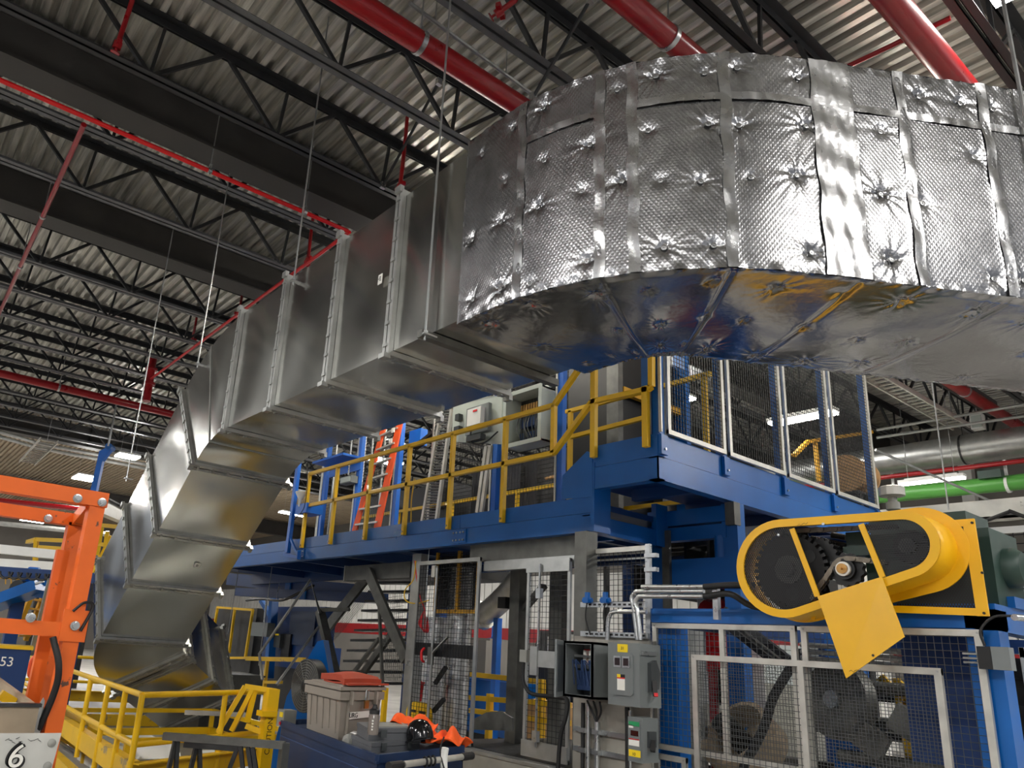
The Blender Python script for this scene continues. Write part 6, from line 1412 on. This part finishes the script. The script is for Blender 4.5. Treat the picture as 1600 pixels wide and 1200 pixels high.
# ================================================================ yellow guard rail around the duct base
C0, C1, C2 = V3((2.26, 6.96, 0)), V3((2.62, 14.6, 0)), V3((3.84, 7.78, 0))
gr = thing('yellow_guardrail', 'welded yellow pipe guard rail around the foot of the duct, lower left', 'railing', (2.4, 8.5, 0))
def zof(p, z): return V3((p[0], p[1], z))
C3 = V3((5.2, 14.2, 0))
for p, q in ((C0, C1), (C0, C2), (C1, C3)):
    part('top_rail', 'yellow', gr, lambda b: b.tube(zof(p, 1.1), zof(q, 1.1), 0.027, 12), True)
    part('mid_rail', 'yellow', gr, lambda b: b.tube(zof(p, 0.70), zof(q, 0.70), 0.025, 12), True)
    d = unit(q-p); n_ = np.cross(EZ, d)
    part('toe_channel', 'yellow_dust', gr, lambda b: (b.bar(zof(p, 0.47), zof(q, 0.47), 0.012, 0.17), b.bar(zof(p, 0.555)-n_*0.045, zof(q, 0.555)-n_*0.045, 0.09, 0.012)))
    part('base_channel', 'yellow_dust', gr, lambda b: b.bar(zof(p, 0.1), zof(q, 0.1), 0.10, 0.18))
posts = [C0]+[lerp(C0, C1, f) for f in (0.075, 0.165, 0.275, 0.44, 0.62, 0.8, 1.0)]+[lerp(C0, C2, 0.62)]
for p in posts: part('post', 'yellow', gr, lambda b: b.tube(zof(p, 0.3), zof(p, 1.1), 0.027, 12), True)
# end gate with sloping bars and the wide caution post
ep = V3((3.671, 7.335, 1.106)); ex, ey = ep[0], ep[1]
pst = part('wide_post', 'yellow', gr, lambda b: b.box((ex-0.06, ey-0.06, 0), (ex+0.06, ey+0.06, 1.16)))
text('caution_text', 'CAUTION', 'black', 0.075, (ex-0.002, ey-0.0615, 0.72), (0, 0, 1), (-1, 0, 0), pst)
part('gate_block', 'yellow', gr, lambda b: b.cbox((ex-0.04, ey-0.03, 0.93), (0.16, 0.14, 0.05)))
gt = [(3.239, 7.531, 0.723), (3.441, 7.479, 1.168), (3.704, 7.298, 1.141), (3.39, 7.545, 0.739), (3.512, 7.432, 1.155), (3.492, 7.436, 0.835), (3.527, 7.428, 1.138)]
for p, q in ((gt[0], gt[1]), (gt[1], gt[2]), (gt[3], gt[4]), (gt[5], gt[6])): part('gate_bar', 'yellow', gr, lambda b: b.bar(p, q, 0.045))
part('gate_bar', 'yellow', gr, lambda b: b.bar((3.49, 7.451, 0.797), (3.693, 7.33, 0.728), 0.05))
# low yellow floor frame under the sloping duct
ff = thing('yellow_floor_frame', 'low yellow railed floor frame under the sloping bare duct', 'railing', (3.9, 10.4, 0))
for z in (0.16, 0.46):
    for p, q in (((2.85, 9.0), (2.85, 12.2)), ((2.85, 9.0), (5.2, 9.3)), ((2.85, 12.2), (5.2, 12.4)), ((5.2, 9.3), (5.2, 12.4))):
        part('rail', 'yellow', ff, lambda b: b.bar((p[0], p[1], z), (q[0], q[1], z), 0.06, 0.10 if z < 0.3 else 0.06))
for x, y in ((2.85, 9.0), (2.85, 10.6), (2.85, 12.2), (5.2, 9.3), (5.2, 10.9), (5.2, 12.4), (4.0, 9.15)): part('post', 'yellow', ff, lambda b: b.box((x-0.03, y-0.03, 0), (x+0.03, y+0.03, 0.46)))
part('floor_grate', 'galv_dull', ff, lambda b: b.box((2.9, 9.1, 0.02), (5.15, 12.2, 0.06)))
# dark trestle bar in front of the rail
tr_ = thing('steel_trestle', 'dark steel trestle with crossed legs in front of the yellow rail', 'trestle', (2.9, 5.6, 0))
ta, tb = V3((2.291, 6.369, 0.844)), V3((3.061, 5.778, 0.937)); tb[2] = ta[2]
part('top_bar', 'galv_dark', tr_, lambda b: b.bar(ta, tb, 0.06, 0.055)); part('inner_bar', 'dark_steel', tr_, lambda b: b.bar(lerp(ta, tb, 0.18)-EZ*0.05, lerp(ta, tb, 0.62)-EZ*0.05, 0.05, 0.04))
for f0, f1 in ((0.1, 0.03), (0.12, 0.2), (0.28, 0.2), (0.3, 0.45), (0.62, 0.4), (0.64, 0.85), (0.70, 0.95), (0.74, 1.0)):
    part('leg', 'dark_steel', tr_, lambda b: b.bar(lerp(ta, tb, f0)-EZ*0.03, zof(lerp(ta, tb, f1), 0.0), 0.035, 0.03))
part('end_post', 'galv_dark', tr_, lambda b: b.box(zof(tb, 0)-V3((0.03, 0.03, 0)), tb+V3((0.03, 0.03, 0.02))))

# ================================================================ orange tipping frame
OY0, OY1 = 5.5, 6.15
of = thing('tipping_rig', 'worn orange steel tipping frame with two uprights at the left edge', 'frame', (1.0, 5.8, 0))
def opost(pt, pb, Y, w):
    x = (pt[0]+pb[0])/2
    part('upright', 'orange', of, lambda b: (b.box((x-w/2, Y-0.05, 0.25), (x+w/2, Y-0.035, pt[2])), b.box((x-w/2, Y-0.035, 0.25), (x-w/2+0.014, Y+0.05, pt[2])), b.box((x+w/2-0.014, Y-0.035, 0.25), (x+w/2, Y+0.05, pt[2]))))
    return x
x1 = opost((1.228, 5.5, 2.497), (1.275, 5.5, 0.977), OY0, 0.10)
x2 = opost((1.28, 6.15, 2.374), (1.27, 6.15, 1.003), OY1, 0.10)
z1, z2, z3 = (0.916, 5.5, 2.477)[2], (1.016, 6.15, 2.395)[2], (1.089, 5.5, 1.606)[2]
part('top_beam', 'orange', of, lambda b: b.box((-1.2, OY0-0.06, z1-0.05), (x1+0.06, OY0+0.05, z1+0.05)))
part('top_beam', 'orange', of, lambda b: b.box((-1.2, OY1-0.05, z2-0.045), (x2+0.03, OY1+0.05, z2+0.045)))
part('cross_beam', 'orange', of, lambda b: b.box((-1.2, OY0-0.055, z3-0.045), (x1+0.05, OY0+0.05, z3+0.045)))
part('tie_beam', 'orange', of, lambda b: b.bar((x1-0.02, OY0, z1-0.03), (x2+0.02, OY1, z2), 0.09, 0.09))
part('hinge_plate', 'orange', of, lambda b: b.cbox((x1-0.0, OY0-0.055, z3+0.03), (0.16, 0.015, 0.2)))
for (x, y, z) in ((x1-0.14, OY0-0.06, z1-0.02), (x1+0.02, OY0-0.06, z1-0.02), (x2-0.2, OY1-0.055, z2-0.02), (x1+0.0, OY0-0.066, z3+0.03), (x1-0.27, OY0-0.06, z3+0.06)):
    part('bolt', 'zinc', of, lambda b: b.lathe((x, y, z), [(0.03, 0), (0.03, 0.012), (0.018, 0.014), (0.018, 0.03)], (0, -1, 0), 12), True)
part('inner_rail', 'orange', of, lambda b: b.bar((x1-0.11, OY0+0.2, z1-0.35), (x1-0.11, OY0+0.2, 0.4), 0.06, 0.08))
part('hose', 'rubber', of, lambda b: b.path(smoothpts([(x1-0.12, OY0-0.08, z3-0.05), (x1-0.06, OY0-0.12, z3-0.22), (x1-0.05, OY0-0.08, z3-0.4), (x1-0.12, OY0, 0.85), (x1-0.2, OY0, 0.6)]), 0.022, 8), True)
part('hose', 'rubber', of, lambda b: b.path(smoothpts([(x1-0.03, OY0-0.07, z3+0.12), (x1+0.03, OY0-0.08, z3+0.18), (x1+0.09, OY0-0.07, z3+0.16), (x1+0.04, OY0-0.07, z3+0.0)]), 0.010, 6), True)
part('gusset', 'galv_dull', of, lambda b: b.prism([(1.11, 5.45, 0.972), (1.125, 5.45, 1.114), (1.155, 5.45, 1.19), (1.166, 5.45, 1.171), (1.176, 5.45, 0.972)], (0, 0.012, 0)))
# bin held in the frame
bn = thing('tipping_bin', 'tan dusty steel bin in the orange frame at bottom left', 'bin', (0.4, 5.9, 0.2))
bt_ = (1.053, 5.42, 1.153)[2]
part('front_wall', 'bin_tan', bn, lambda b: b.box((-1.2, 5.4, 0.5), (x1-0.12, 5.44, bt_)))
part('front_lip', 'dark_steel', bn, lambda b: b.box((-1.2, 5.385, bt_-0.015), (x1-0.11, 5.45, bt_+0.006)))
part('side_wall', 'bin_tan', bn, lambda b: b.prism([(x1-0.16, 5.45, 0.5), (x1-0.16, 5.45, bt_), (x1-0.5, 7.2, bt_+0.28), (x1-0.5, 7.2, 0.5)], (0.03, 0, 0)))
part('bin_floor', 'bin_tan', bn, lambda b: b.box((-1.2, 5.45, 0.45), (x1-0.2, 7.2, 0.5)))
part('yellow_bar', 'yellow', bn, lambda b: b.bar((0.946, 5.7, 1.183), (1.038, 5.7, 1.134), 0.06))
# numbered white plate
pl0, pl1 = V3((0.778, 5.2, 1.005)), V3((1.242, 5.2, 1.01))
pn = thing('number_plate', 'scuffed white steel plate with a black and white numeral six', 'plate', (0.9, 5.2, 0.3))
part('plate', 'white_dirty', pn, lambda b: b.prism([(pl0[0]-0.4, 5.2, 0.3), ((1.222, 5.2, 0.818)[0], 5.2, 0.3), ((1.227, 5.2, 0.832)[0], 5.2, (1.227, 5.2, 0.832)[2]), (pl1[0], 5.2, pl1[2]), (pl0[0]-0.4, 5.2, pl1[2])], (0, 0.02, 0)))
c6 = V3((1.016, 5.19, 0.883))
text('numeral_shadow', '6', 'black', 0.2, c6+V3((0.0, 0.004, 0.0)), (1, 0, 0), (0.08, 0, 1), pn, 0.002)
bpy.data.objects[pn.children[-1].name].scale = (1, 1, 1)
text('numeral_edge', '6', 'black', 0.2, c6+V3((0.012, 0.004, -0.006)), (1, 0, 0), (0.08, 0, 1), pn, 0.002)
text('numeral_edge', '6', 'black', 0.2, c6+V3((-0.01, 0.004, 0.006)), (1, 0, 0), (0.08, 0, 1), pn, 0.002)
text('numeral', '6', 'label_white', 0.18, c6+V3((0.003, -0.002, 0)), (1, 0, 0), (0.08, 0, 1), pn, 0.002)
for p in ((1.198, 5.2, 0.956), (1.199, 5.2, 0.829)): part('rivet', 'motor_grey', pn, lambda b: b.lathe(p, [(0.024, 0), (0.022, 0.008), (0.012, 0.014), (0.002, 0.016)], (0, -1, 0), 14), True)
def marks(b):
    for k in range(9):
        p = V3((0.942, 5.197, 0.973))+V3((0.018*k+0.03*(k > 4), 0, 0.008*math.sin(k*2.7))); b.bar(p, p+V3((0.02, 0, 0.012*math.cos(k*1.9))), 0.004, 0.002)
part('pen_marks', 'dark_steel', pn, marks, kind='stuff')
part('grab_handle', 'orange_frp', of, lambda b: b.path(smoothpts([(1.299, 6.4, 1.397), (1.242, 6.4, 1.394), (1.223, 6.4, 1.357), (1.226, 6.4, 1.276), (1.249, 6.4, 1.25), (1.292, 6.4, 1.252)]), 0.015, 8), True)
part('handle_mount', 'dark_steel', of, lambda b: b.bar((1.299, 6.4, 1.397), (1.268, 6.15, 1.39), 0.04))

# ================================================================ far end of the hall, left
t = thing('blue_hanger_arm', 'blue tapered hanger arm beside the bright square far lamp', 'arm', (5.108, 23.283, 5.333))
part('arm', 'blue_bright', t, lambda b: b.prism([(5.067, 23.321, 5.311), (5.201, 23.219, 5.323), (5.148, 22.916, 6.249), (5.266, 22.707, 6.587), (5.2, 22.723, 6.673), (5.01, 22.919, 6.51)], (0.1, 0.15, 0)))
part('bolt', 'blue', t, lambda b: b.tube((5.185, 22.734, 6.671), V3((5.185, 22.734, 6.671))+V3((0.2, 0.3, 0)), 0.1, 8))
part('hanger', 'steel_rod', t, lambda b: b.tube((5.185, 22.734, 6.671), zof(V3((5.185, 22.734, 6.671)), ZD), 0.03, 6))
t = thing('crane_beam', 'pale grey crane beam end between the orange frame and the duct', 'beam', (4.696, 20.039, 4.462))
p, q = V3((4.08, 17.974, 4.282)), V3((6.339, 22.205, 5.843)); q[2] = p[2]+0.25
part('web', 'alu', t, lambda b: b.bar(p, q, 0.03, 0.34)); part('top_flange', 'black', t, lambda b: b.bar(p+EZ*0.18, q+EZ*0.18, 0.25, 0.03)); part('bottom_flange', 'alu', t, lambda b: b.bar(p-EZ*0.18, q-EZ*0.18, 0.25, 0.03))
def ladder_tray(name, label, p, q, w, n, m='alu'):
    t = thing(name, label, 'cable tray', V3(p)); d = unit(V3(q)-V3(p)); s = unit(np.cross(d, EZ))*w/2
    for k in (-1, 1): part('side_rail', m, t, lambda b: b.bar(V3(p)+s*k, V3(q)+s*k, 0.03, 0.1))
    for i in range(n):
        c = lerp(p, q, (i+0.5)/n); part('rung', m, t, lambda b: b.bar(c-s, c+s, 0.05, 0.03))
    for f in (0.1, 0.9):
        c = lerp(p, q, f); part('hanger', 'steel_rod', t, lambda b: b.tube(c, zof(c, ZD), 0.01, 5))
a = V3((3.993, 25.092, 7)); c = V3((4.276, 32.583, 7))
ladder_tray('cable_ladder', 'pale cable ladder running back under the warm-lit roof at left', a, zof(lerp(a, c, 0.6), 7.0), 0.5, 14)
a = V3((13.491, 5.471, 6.9)); c = V3((17.869, 5.486, 6.9))
ladder_tray('cable_ladder', 'pale cable ladder emerging below the wrapped duct at right', a, zof(c, a[2]), 0.3, 22)
tag(MB().box((a[0], a[1]-0.5, 7.2), (c[0]+0.6, a[1]-0.34, 7.5)).build('roof_strut', 'beam_black'), 'dark strut running beside the right cable ladder', 'strut')
# far crossing pipes
for i, (p, q, r, m, lb) in enumerate((((3.582, 29.467, 5.527), (7.023, 27.025, 5.4), 0.09, 'red_pipe', 'distant red pipe behind the orange frame top'), ((3.793, 27.604, 3.182), (5.661, 26.324, 2.99), 0.12, 'galv_dull', 'distant grey pipe behind the orange frame'), ((4.341, 34.173, 5.246), (7.889, 31.648, 5.138), 0.1, 'galv_dull', 'distant thin grey pipe above the yellow far platform'))):
    tag(MB().tube(p, q, r, 8).build('far_pipe', m, None, True), lb, 'pipe')
for i, (p, q, lb) in enumerate((((2.286, 17.183, 2.961), (3.33, 16.44, 2.929), 'upper'), ((2.35, 17.235, 2.693), (3.341, 16.514, 2.706), 'lower'))):
    tag(MB().bar(p, q, 0.2, 0.17).build('white_beam', 'white'), 'white horizontal beam behind the orange frame, %s of two' % lb, 'beam')
# far yellow platform with rails and a stair
fp = thing('far_platform', 'distant yellow railed platform behind the orange frame and duct', 'platform', (4.718, 21.936, 2.766))
def bars(t, nm, m, L, w):
    for p, q in L: part(nm, m, t, lambda b: b.bar(p, q, w))
bars(fp, 'rail', 'yellow', [((3.762, 22.279, 3.71), (4.459, 21.765, 3.738)), ((3.849, 22.287, 3.519), (4.482, 21.827, 3.525)), ((4.958, 21.235, 4.197), (5.487, 20.859, 4.178)), ((5.074, 21.331, 3.71), (5.464, 21.054, 3.695)), ((4.981, 21.511, 3.403), (5.402, 21.217, 3.374)), ((3.767, 23.557, 3.727), (3.762, 22.279, 3.71))], 0.1)
bars(fp, 'post', 'yellow', [((3.758, 22.276, 3.726), (3.877, 22.418, 3.107)), ((4.39, 21.664, 4.147), (4.351, 22.232, 2.684)), ((4.405, 21.806, 3.734), (4.459, 21.979, 3.158)), ((5.066, 21.153, 4.207), (5.162, 21.447, 3.22)), ((5.213, 21.103, 4.054), (5.3, 21.283, 3.398)), ((5.339, 21.057, 3.932), (5.166, 21.536, 2.972))], 0.1)
part('deck', 'dark_steel', fp, lambda b: b.bar((3.858, 23.7, 3.161), (5.863, 22.211, 3.268), 0.8, 0.12))
part('leg', 'dark_steel', fp, lambda b: b.bar((4.301, 23.392, 3.13), zof(V3((4.301, 23.392, 3.13)), 0), 0.15)); part('leg', 'dark_steel', fp, lambda b: b.bar((5.445, 22.54, 3.197), zof(V3((5.445, 22.54, 3.197)), 0), 0.15))
# blue conveyor and yellow steps behind the orange frame
cv = thing('blue_conveyor', 'blue inclined conveyor with dark roller behind the orange frame', 'conveyor', (2.589, 14.838, 1.741))
part('bed', 'blue', cv, lambda b: b.bar((1.954, 15.287, 1.771), (2.722, 14.558, 2.237), 0.5, 0.18)); part('side_strip', 'alu', cv, lambda b: b.bar((1.904, 15.035, 1.852), (2.663, 14.32, 2.301), 0.05, 0.03))
part('drum', 'black', cv, lambda b: b.tube((2.327, 14.617, 2.155), V3((2.327, 14.617, 2.155))+V3((0.3, 0.3, 0)), 0.14, 16), True)
part('chute', 'blue', cv, lambda b: b.prism([(2.381, 14.777, 2.315), (2.702, 14.514, 2.397), (2.755, 14.613, 2.025), (2.514, 14.776, 2.057)], (0.3, 0.3, 0)))
part('leg', 'blue_dark', cv, lambda b: b.bar((2.463, 15.07, 2.056), zof(V3((2.463, 15.07, 2.056)), 0), 0.2)); part('head_motor', 'blue_bright', cv, lambda b: b.lathe((2.539, 14.629, 2.404), [(0.04, -0.1), (0.13, -0.08), (0.13, 0.08), (0.05, 0.12)], (1, -0.6, 0), 12), True)
ys = thing('yellow_steps', 'yellow mesh sided steps far behind the orange frame', 'steps', (2.991, 15.998, 1.301))
bars(ys, 'stringer', 'amber', [((2.834, 15.688, 2.448), (2.707, 16.212, 1.276)), ((3.107, 16.141, 2.432), (3, 16.643, 1.28))], 0.08)
for k in range(7): part('tread', 'amber', ys, lambda b: b.bar(lerp((2.834, 15.688, 2.448), (2.707, 16.212, 1.276), (k+0.5)/7), lerp((3.107, 16.141, 2.432), (3, 16.643, 1.28), (k+0.5)/7), 0.15, 0.03))
part('side_mesh', 'amber', ys, lambda b: b.wires((2.144, 15.638, 2.54), V3((2.556, 15.338, 2.543))-V3((2.144, 15.638, 2.54)), V3((2.215, 15.696, 2.242))-V3((2.144, 15.638, 2.54)), 0.09, 0.012), kind='stuff')
t = thing('blue_column', 'dark blue square column right of the orange upright', 'column', (3.139, 13.315, 1.303)); pcx = V3((3.008, 13.193, 1.888))
part('shaft', 'blue_dark', t, lambda b: b.box((pcx[0]-0.13, pcx[1]-0.13, 0), (pcx[0]+0.13, pcx[1]+0.13, (2.941, 13.06, 2.379)[2]))); part('head_beam', 'blue_dark', t, lambda b: b.bar((1.829, 13.875, 2.351), (3.277, 12.825, 2.359), 0.2, 0.16)); part('base', 'blue_dark', t, lambda b: b.box((pcx[0]-0.25, pcx[1]-0.25, 0), (pcx[0]+0.25, pcx[1]+0.25, 0.03)))
part('cable_loops', 'rubber', t, lambda b: [b.path(arc(lerp((1.958, 13.523, 2.353), (2.648, 13.02, 2.365), k/6), unit(V3((2.648, 13.02, 2.365))-V3((1.958, 13.523, 2.353))), -EZ, 0.1, 0, math.pi, 8), 0.02, 5) for k in range(7)], True, kind='stuff')
t = thing('grey_leaning_post', 'grey slanted strut left of the dark blue column', 'strut', (2.408, 12.559, 1.29)); part('post', 'galv_dull', t, lambda b: b.bar((2.372, 12.234, 2.244), (2.397, 12.608, 1.18), 0.09)); part('foot', 'galv_dark', t, lambda b: b.cbox((2.397, 12.608, 1.18), (0.2, 0.2, 0.04)))
bx0 = V3((1.84, 11.106, 1.105)); t = thing('blue_bin', 'dark blue bin with yellow rim and white number at the left edge', 'bin', bx0-EZ*0.5)
nrm = unit(-V3((bx0[0], bx0[1], 0))); rgt = np.cross(EZ, -nrm) if False else np.cross(nrm, EZ)*-1
part('body', 'blue_dark', t, lambda b: b.obox(bx0-EZ*0.15-nrm*0.3, (rgt, nrm, EZ), (0.25, 0.3, 0.35))); part('rim', 'yellow', t, lambda b: b.obox(bx0+EZ*0.2-nrm*0.3, (rgt, nrm, EZ), (0.27, 0.32, 0.02)))
text('bin_number', '53', 'label_white', 0.16, bx0+nrm*0.004+EZ*0.02, rgt, (0, 0, 1), t)
for k, (p, w_, lb) in enumerate(((V3((3.3, 10.4, 0)), (0.9, 1.0, 0.28), 'low white carton on the floor inside the yellow rail, left one'), (V3((4.4, 9.6, 0)), (0.8, 0.7, 0.22), 'low white carton on the floor inside the yellow rail, right one'))):
    t = thing('white_carton', lb, 'carton', p); part('box', 'white', t, lambda b: b.box(p-V3((w_[0]/2, w_[1]/2, 0)), p+V3((w_[0]/2, w_[1]/2, w_[2])))); part('lid_flap', 'white', t, lambda b: b.prism([p+V3((-w_[0]/2, -w_[1]/2, w_[2])), p+V3((w_[0]/2, -w_[1]/2, w_[2])), p+V3((w_[0]/2, -w_[1]/2-0.2, w_[2]-0.12)), p+V3((-w_[0]/2, -w_[1]/2-0.2, w_[2]-0.12))], (0, 0, 0.01)))
# fan box the duct plugs into
r_ = ring_tail(1.7); cc = r_[0]+r_[1]/2+r_[2]/2
t = thing('duct_plenum', 'galvanised plenum box where the bare duct ends near the floor', 'plenum', zof(cc+dT*0.5, 0)); part('box', 'galv_dark', t, lambda b: b.box(zof(cc+dT*1.0, 0)-V3((0.55, 0.55, 0)), zof(cc+dT*1.0, 0)+V3((0.55, 0.55, 0.95)))); part('strip', 'galv_dull', t, lambda b: b.bar((3.659, 9.551, 0.709), (4.301, 9.077, 0.735), 0.08, 0.05)); part('lid', 'galv_dark', t, lambda b: b.box(zof(cc+dT*1.0, 0.95)-V3((0.58, 0.58, 0)), zof(cc+dT*1.0, 0.98)+V3((0.58, 0.58, 0))))

# ================================================================ background seen through the gateway
t = thing('white_pipe_elbow', 'large pale pipe elbow seen through the open gateway', 'pipe', (10, 11.089, 2.381)); part('bend', 'alu', t, lambda b: b.path(smoothpts([(10, 10.386, 3.027), (10, 10.701, 2.761), (10, 11.097, 2.501), (10, 11.421, 2.354), (10, 11.685, 2.303)]), 0.22, 14), True); part('flange', 'alu', t, lambda b: b.tube((10, 11.348, 2.379), (10, 11.439, 2.342), 0.28, 16), True); part('support', 'blue_bright', t, lambda b: b.bar((10, 10.94, 2.312), zof(V3((10, 10.94, 2.312)), 0), 0.12))
struct(MB().box((22.80, 0, (22.8, 25.212, 2.216)[2]), (22.86, 58, (22.8, 25.247, 2.75)[2])).build('trim_5', 'red_pipe'))
struct(MB().box((22.78, 0, 0), (22.86, 58, (22.8, 25.212, 2.216)[2])).build('trim_6', 'wall_grey'))
bl_ = thing('blue_doorway', 'bright blue door frame far behind the gateway', 'frame', (14, 15.379, 0.425)); bars(bl_, 'frame_bar', 'blue_bright', [((14, 15.396, 2.642), (14, 15.454, 1.207)), ((14, 16.045, 1.961), (14, 15.332, 2.019)), ((14, 18.574, 1.873), (14, 18.607, 0.824))], 0.12); part('foot', 'blue_bright', bl_, lambda b: b.bar((14, 15.454, 1.207), zof(V3((14, 15.454, 1.207)), 0), 0.12))
yr = thing('yellow_railing', 'yellow floor railing seen through the gateway and right mesh gate', 'railing', (9, 9.573, 0.794)); bars(yr, 'rail', 'yellow', [((9, 10.718, 1.293), (9, 8.73, 1.291)), ((9, 10.462, 0.911), (9, 8.195, 1.005)), ((9, 10.445, 0.706), (9, 8.19, 0.756))], 0.08); bars(yr, 'post', 'yellow', [((9, 9.96, 1.017), zof(V3((9, 9.96, 1.017)), 0.0)), ((9, 8.772, 1.288), zof(V3((9, 8.772, 1.288)), 0.0)), ((9, 9.479, 1.295), zof(V3((9, 9.479, 1.295)), 0.0))], 0.09)
for k, (p, m, lb, s) in enumerate((((11, 11.815, 0.98), 'blue', 'blue covered pallet of parts seen through the gateway', (0.9, 1.6, 0.35)), ((10.5, 10.011, 0.715), 'reel_wood', 'brown stacked parts behind the right mesh gate', (0.7, 1.2, 0.3)), ((13, 14.939, 1.506), 'wall_grey', 'grey machine block far behind the left gate', (1.2, 2.0, 0.9)), ((12, 9.886, 1.371), 'white', 'white cabinet behind the electrical board mesh', (1.0, 2.4, 1.4)))):
    p = V3(p); t = thing(('covered_pallet', 'parts_stack', 'machine_block', 'white_cabinet')[k], lb, ('pallet', 'parts', 'machine', 'cabinet')[k], zof(p, 0)); part('body', m, t, lambda b: b.box(zof(p, 0.15)-V3((s[0]/2, s[1]/2, 0)), p+V3((s[0]/2, s[1]/2, s[2]/2)))); part('base', 'dark_steel', t, lambda b: b.box(zof(p, 0)-V3((s[0]/2, s[1]/2, 0)), zof(p, 0.15)+V3((s[0]/2, s[1]/2, 0)))); part('top', m, t, lambda b: b.obox(p+EZ*(s[2]/2+0.03), (V3((1, 0.2, 0)), V3((-0.2, 1, 0)), EZ), (s[0]*0.35, s[1]*0.35, 0.03)))
for k, (x, y) in enumerate(((11.5, 21.0), (12.0, 11.0), (14.5, 8.0))):
    t = thing('floor_machine', ('dark blue floor machine far behind the stairs', 'dark floor machine behind the mesh gates', 'grey floor machine behind the enclosure')[k], 'machine', (x, y, 0)); part('base', 'dark_steel', t, lambda b: b.box((x-0.8, y-1.2, 0), (x+0.8, y+1.2, 0.3))); part('body', ('blue_dark', 'black', 'motor_grey')[k], t, lambda b: b.box((x-0.6, y-1.0, 0.3), (x+0.6, y+1.0, 1.5))); part('hood', ('blue', 'dark_steel', 'enclosure_grey')[k], t, lambda b: b.prism([(x-0.5, y-0.8, 1.5), (x+0.5, y-0.8, 1.5), (x+0.2, y-0.8, 2.2), (x-0.2, y-0.8, 2.2)], (0, 1.4, 0)))

# ================================================================ right background
sp = thing('spiral_duct', 'round spiral metal duct under the roof at the right edge', 'duct', (18.3, 5, 6.2)); SC = V3((18.3, 0, 6.52))
part('tube', 'galv_dull', sp, lambda b: b.tube((18.3, -2, 6.52), (18.3, 14, 6.52), 0.31, 28), True)
for k in range(26): part('seam_ring', 'alu', sp, lambda b: b.tube((18.3, 1.0+k*0.3, 6.52), (18.31, 1.02+k*0.3, 6.52), 0.316, 28, cap=False), True)
for y in (3.0, 5.6, 8.2): part('hanger_strap', 'dark_steel', sp, lambda b: (b.tube((18.3, y, 6.52), (18.3, y+0.04, 6.52), 0.322, 28, cap=False), b.tube((18.3, y+0.02, 6.84), (18.3, y+0.02, ZD), 0.01, 5)))
tag(MB().tube((18.0, -1, 6.02), (18.0, 14, 6.1), 0.05, 10).build('red_line_pipe', 'red_pipe', None, True), 'thin red pipe just below the spiral duct', 'pipe')
gpz = 5.66; t = thing('green_pipe', 'bright green pipe crossing the right background under the linear lamp', 'pipe', (18.2, 5, gpz)); part('run', 'green_pipe', t, lambda b: b.tube((18.2, -2, gpz), (18.2, 14, gpz+0.05), 0.16, 18), True)
for y in (4.9, 7.0): part('clamp', 'white', t, lambda b: (b.tube((18.2, y, gpz), (18.2, y+0.05, gpz), 0.175, 18), b.box((18.16, y, gpz+0.1), (18.2, y+0.05, gpz+0.5))))
part('valve', 'dark_green', t, lambda b: b.cbox((18.1, 5.15, gpz+0.2), (0.3, 0.4, 0.16)))
wb = thing('white_cable_tray', 'white steel tray with draped cables behind the gear motor', 'cable tray', (14, 4, 4.3)); part('tray', 'white_dirty', wb, lambda b: (b.box((13.9, 0.5, 4.2), (14.2, 6.2, 4.24)), b.box((13.9, 0.5, 4.2), (13.93, 6.2, 4.5)), b.box((14.17, 0.5, 4.2), (14.2, 6.2, 4.5)))); part('cables', 'rubber', wb, lambda b: [b.path(smoothpts([(13.88, 5.9-0.7*k, 4.3), (13.86, 5.6-0.7*k, 4.16), (13.88, 5.2-0.7*k, 4.28)], 5), 0.03, 5) for k in range(7)], True, kind='stuff')
part('post', 'white', wb, lambda b: b.box((13.98, 3.3, 0), (14.12, 3.44, 4.2))); part('post', 'white', wb, lambda b: b.box((13.98, 5.9, 0), (14.12, 6.04, 4.2)))
for y in (1.7, 4.6): part('hanger', 'steel_rod', wb, lambda b: b.tube((13.9, y, 4.4), (13.9, y, ZD), 0.012, 5))
wf = thing('far_mesh_fence', 'pale framed mesh fence right behind the gear motor', 'fence', (9.5, 2.2, 0)); fence_panel(wf, (9.5, 0.6, 0.3), (0, 2.9, 0), (0, 0, 3.0), fr=0.07, pitch=0.09, m='white', wm='wire_black', wr=0.006)
for y in (0.6, 2.0, 3.5): part('post', 'white', wf, lambda b: b.box((9.5, y-0.04, 0), (9.58, y+0.04, 3.35)))
tag(MB().tube((12, 4.828, 5.031), (14, 4.046, 4.497), 0.02, 8).build('stay_cable', 'steel_rod', None, True), 'thin stay cable sloping down right of the mesh fence', 'cable')
for k, (p, q) in enumerate((((17, 6.773, 6.873), (17, 4.163, 6.884)), ((17, 6.789, 6.703), (17, 4.192, 6.661)))):
    tag(MB().tube(p, q, 0.03, 6).build('far_conduit', 'galv_dull', None, True), 'thin far conduit above the spiral duct, %s of two' % ('upper', 'lower')[k], 'conduit')
t = thing('white_junction_box', 'pale box on the wall above the spiral duct at right', 'box', (19, 5.591, 7.215)); part('body', 'white', t, lambda b: b.box((19, 5.432, 7.14), V3((19, 5.656, 7.48))+EX*0.2)); part('hanger', 'steel_rod', t, lambda b: b.tube(V3((19, 5.538, 7.352))+EX*0.1, zof(V3((19, 5.538, 7.352))+EX*0.1, ZD), 0.015, 5)); part('cover', 'enclosure_pale', t, lambda b: b.box(V3((18.97, 5.443, 7.165)), V3((18.97, 5.627, 7.437))+EX*0.03))
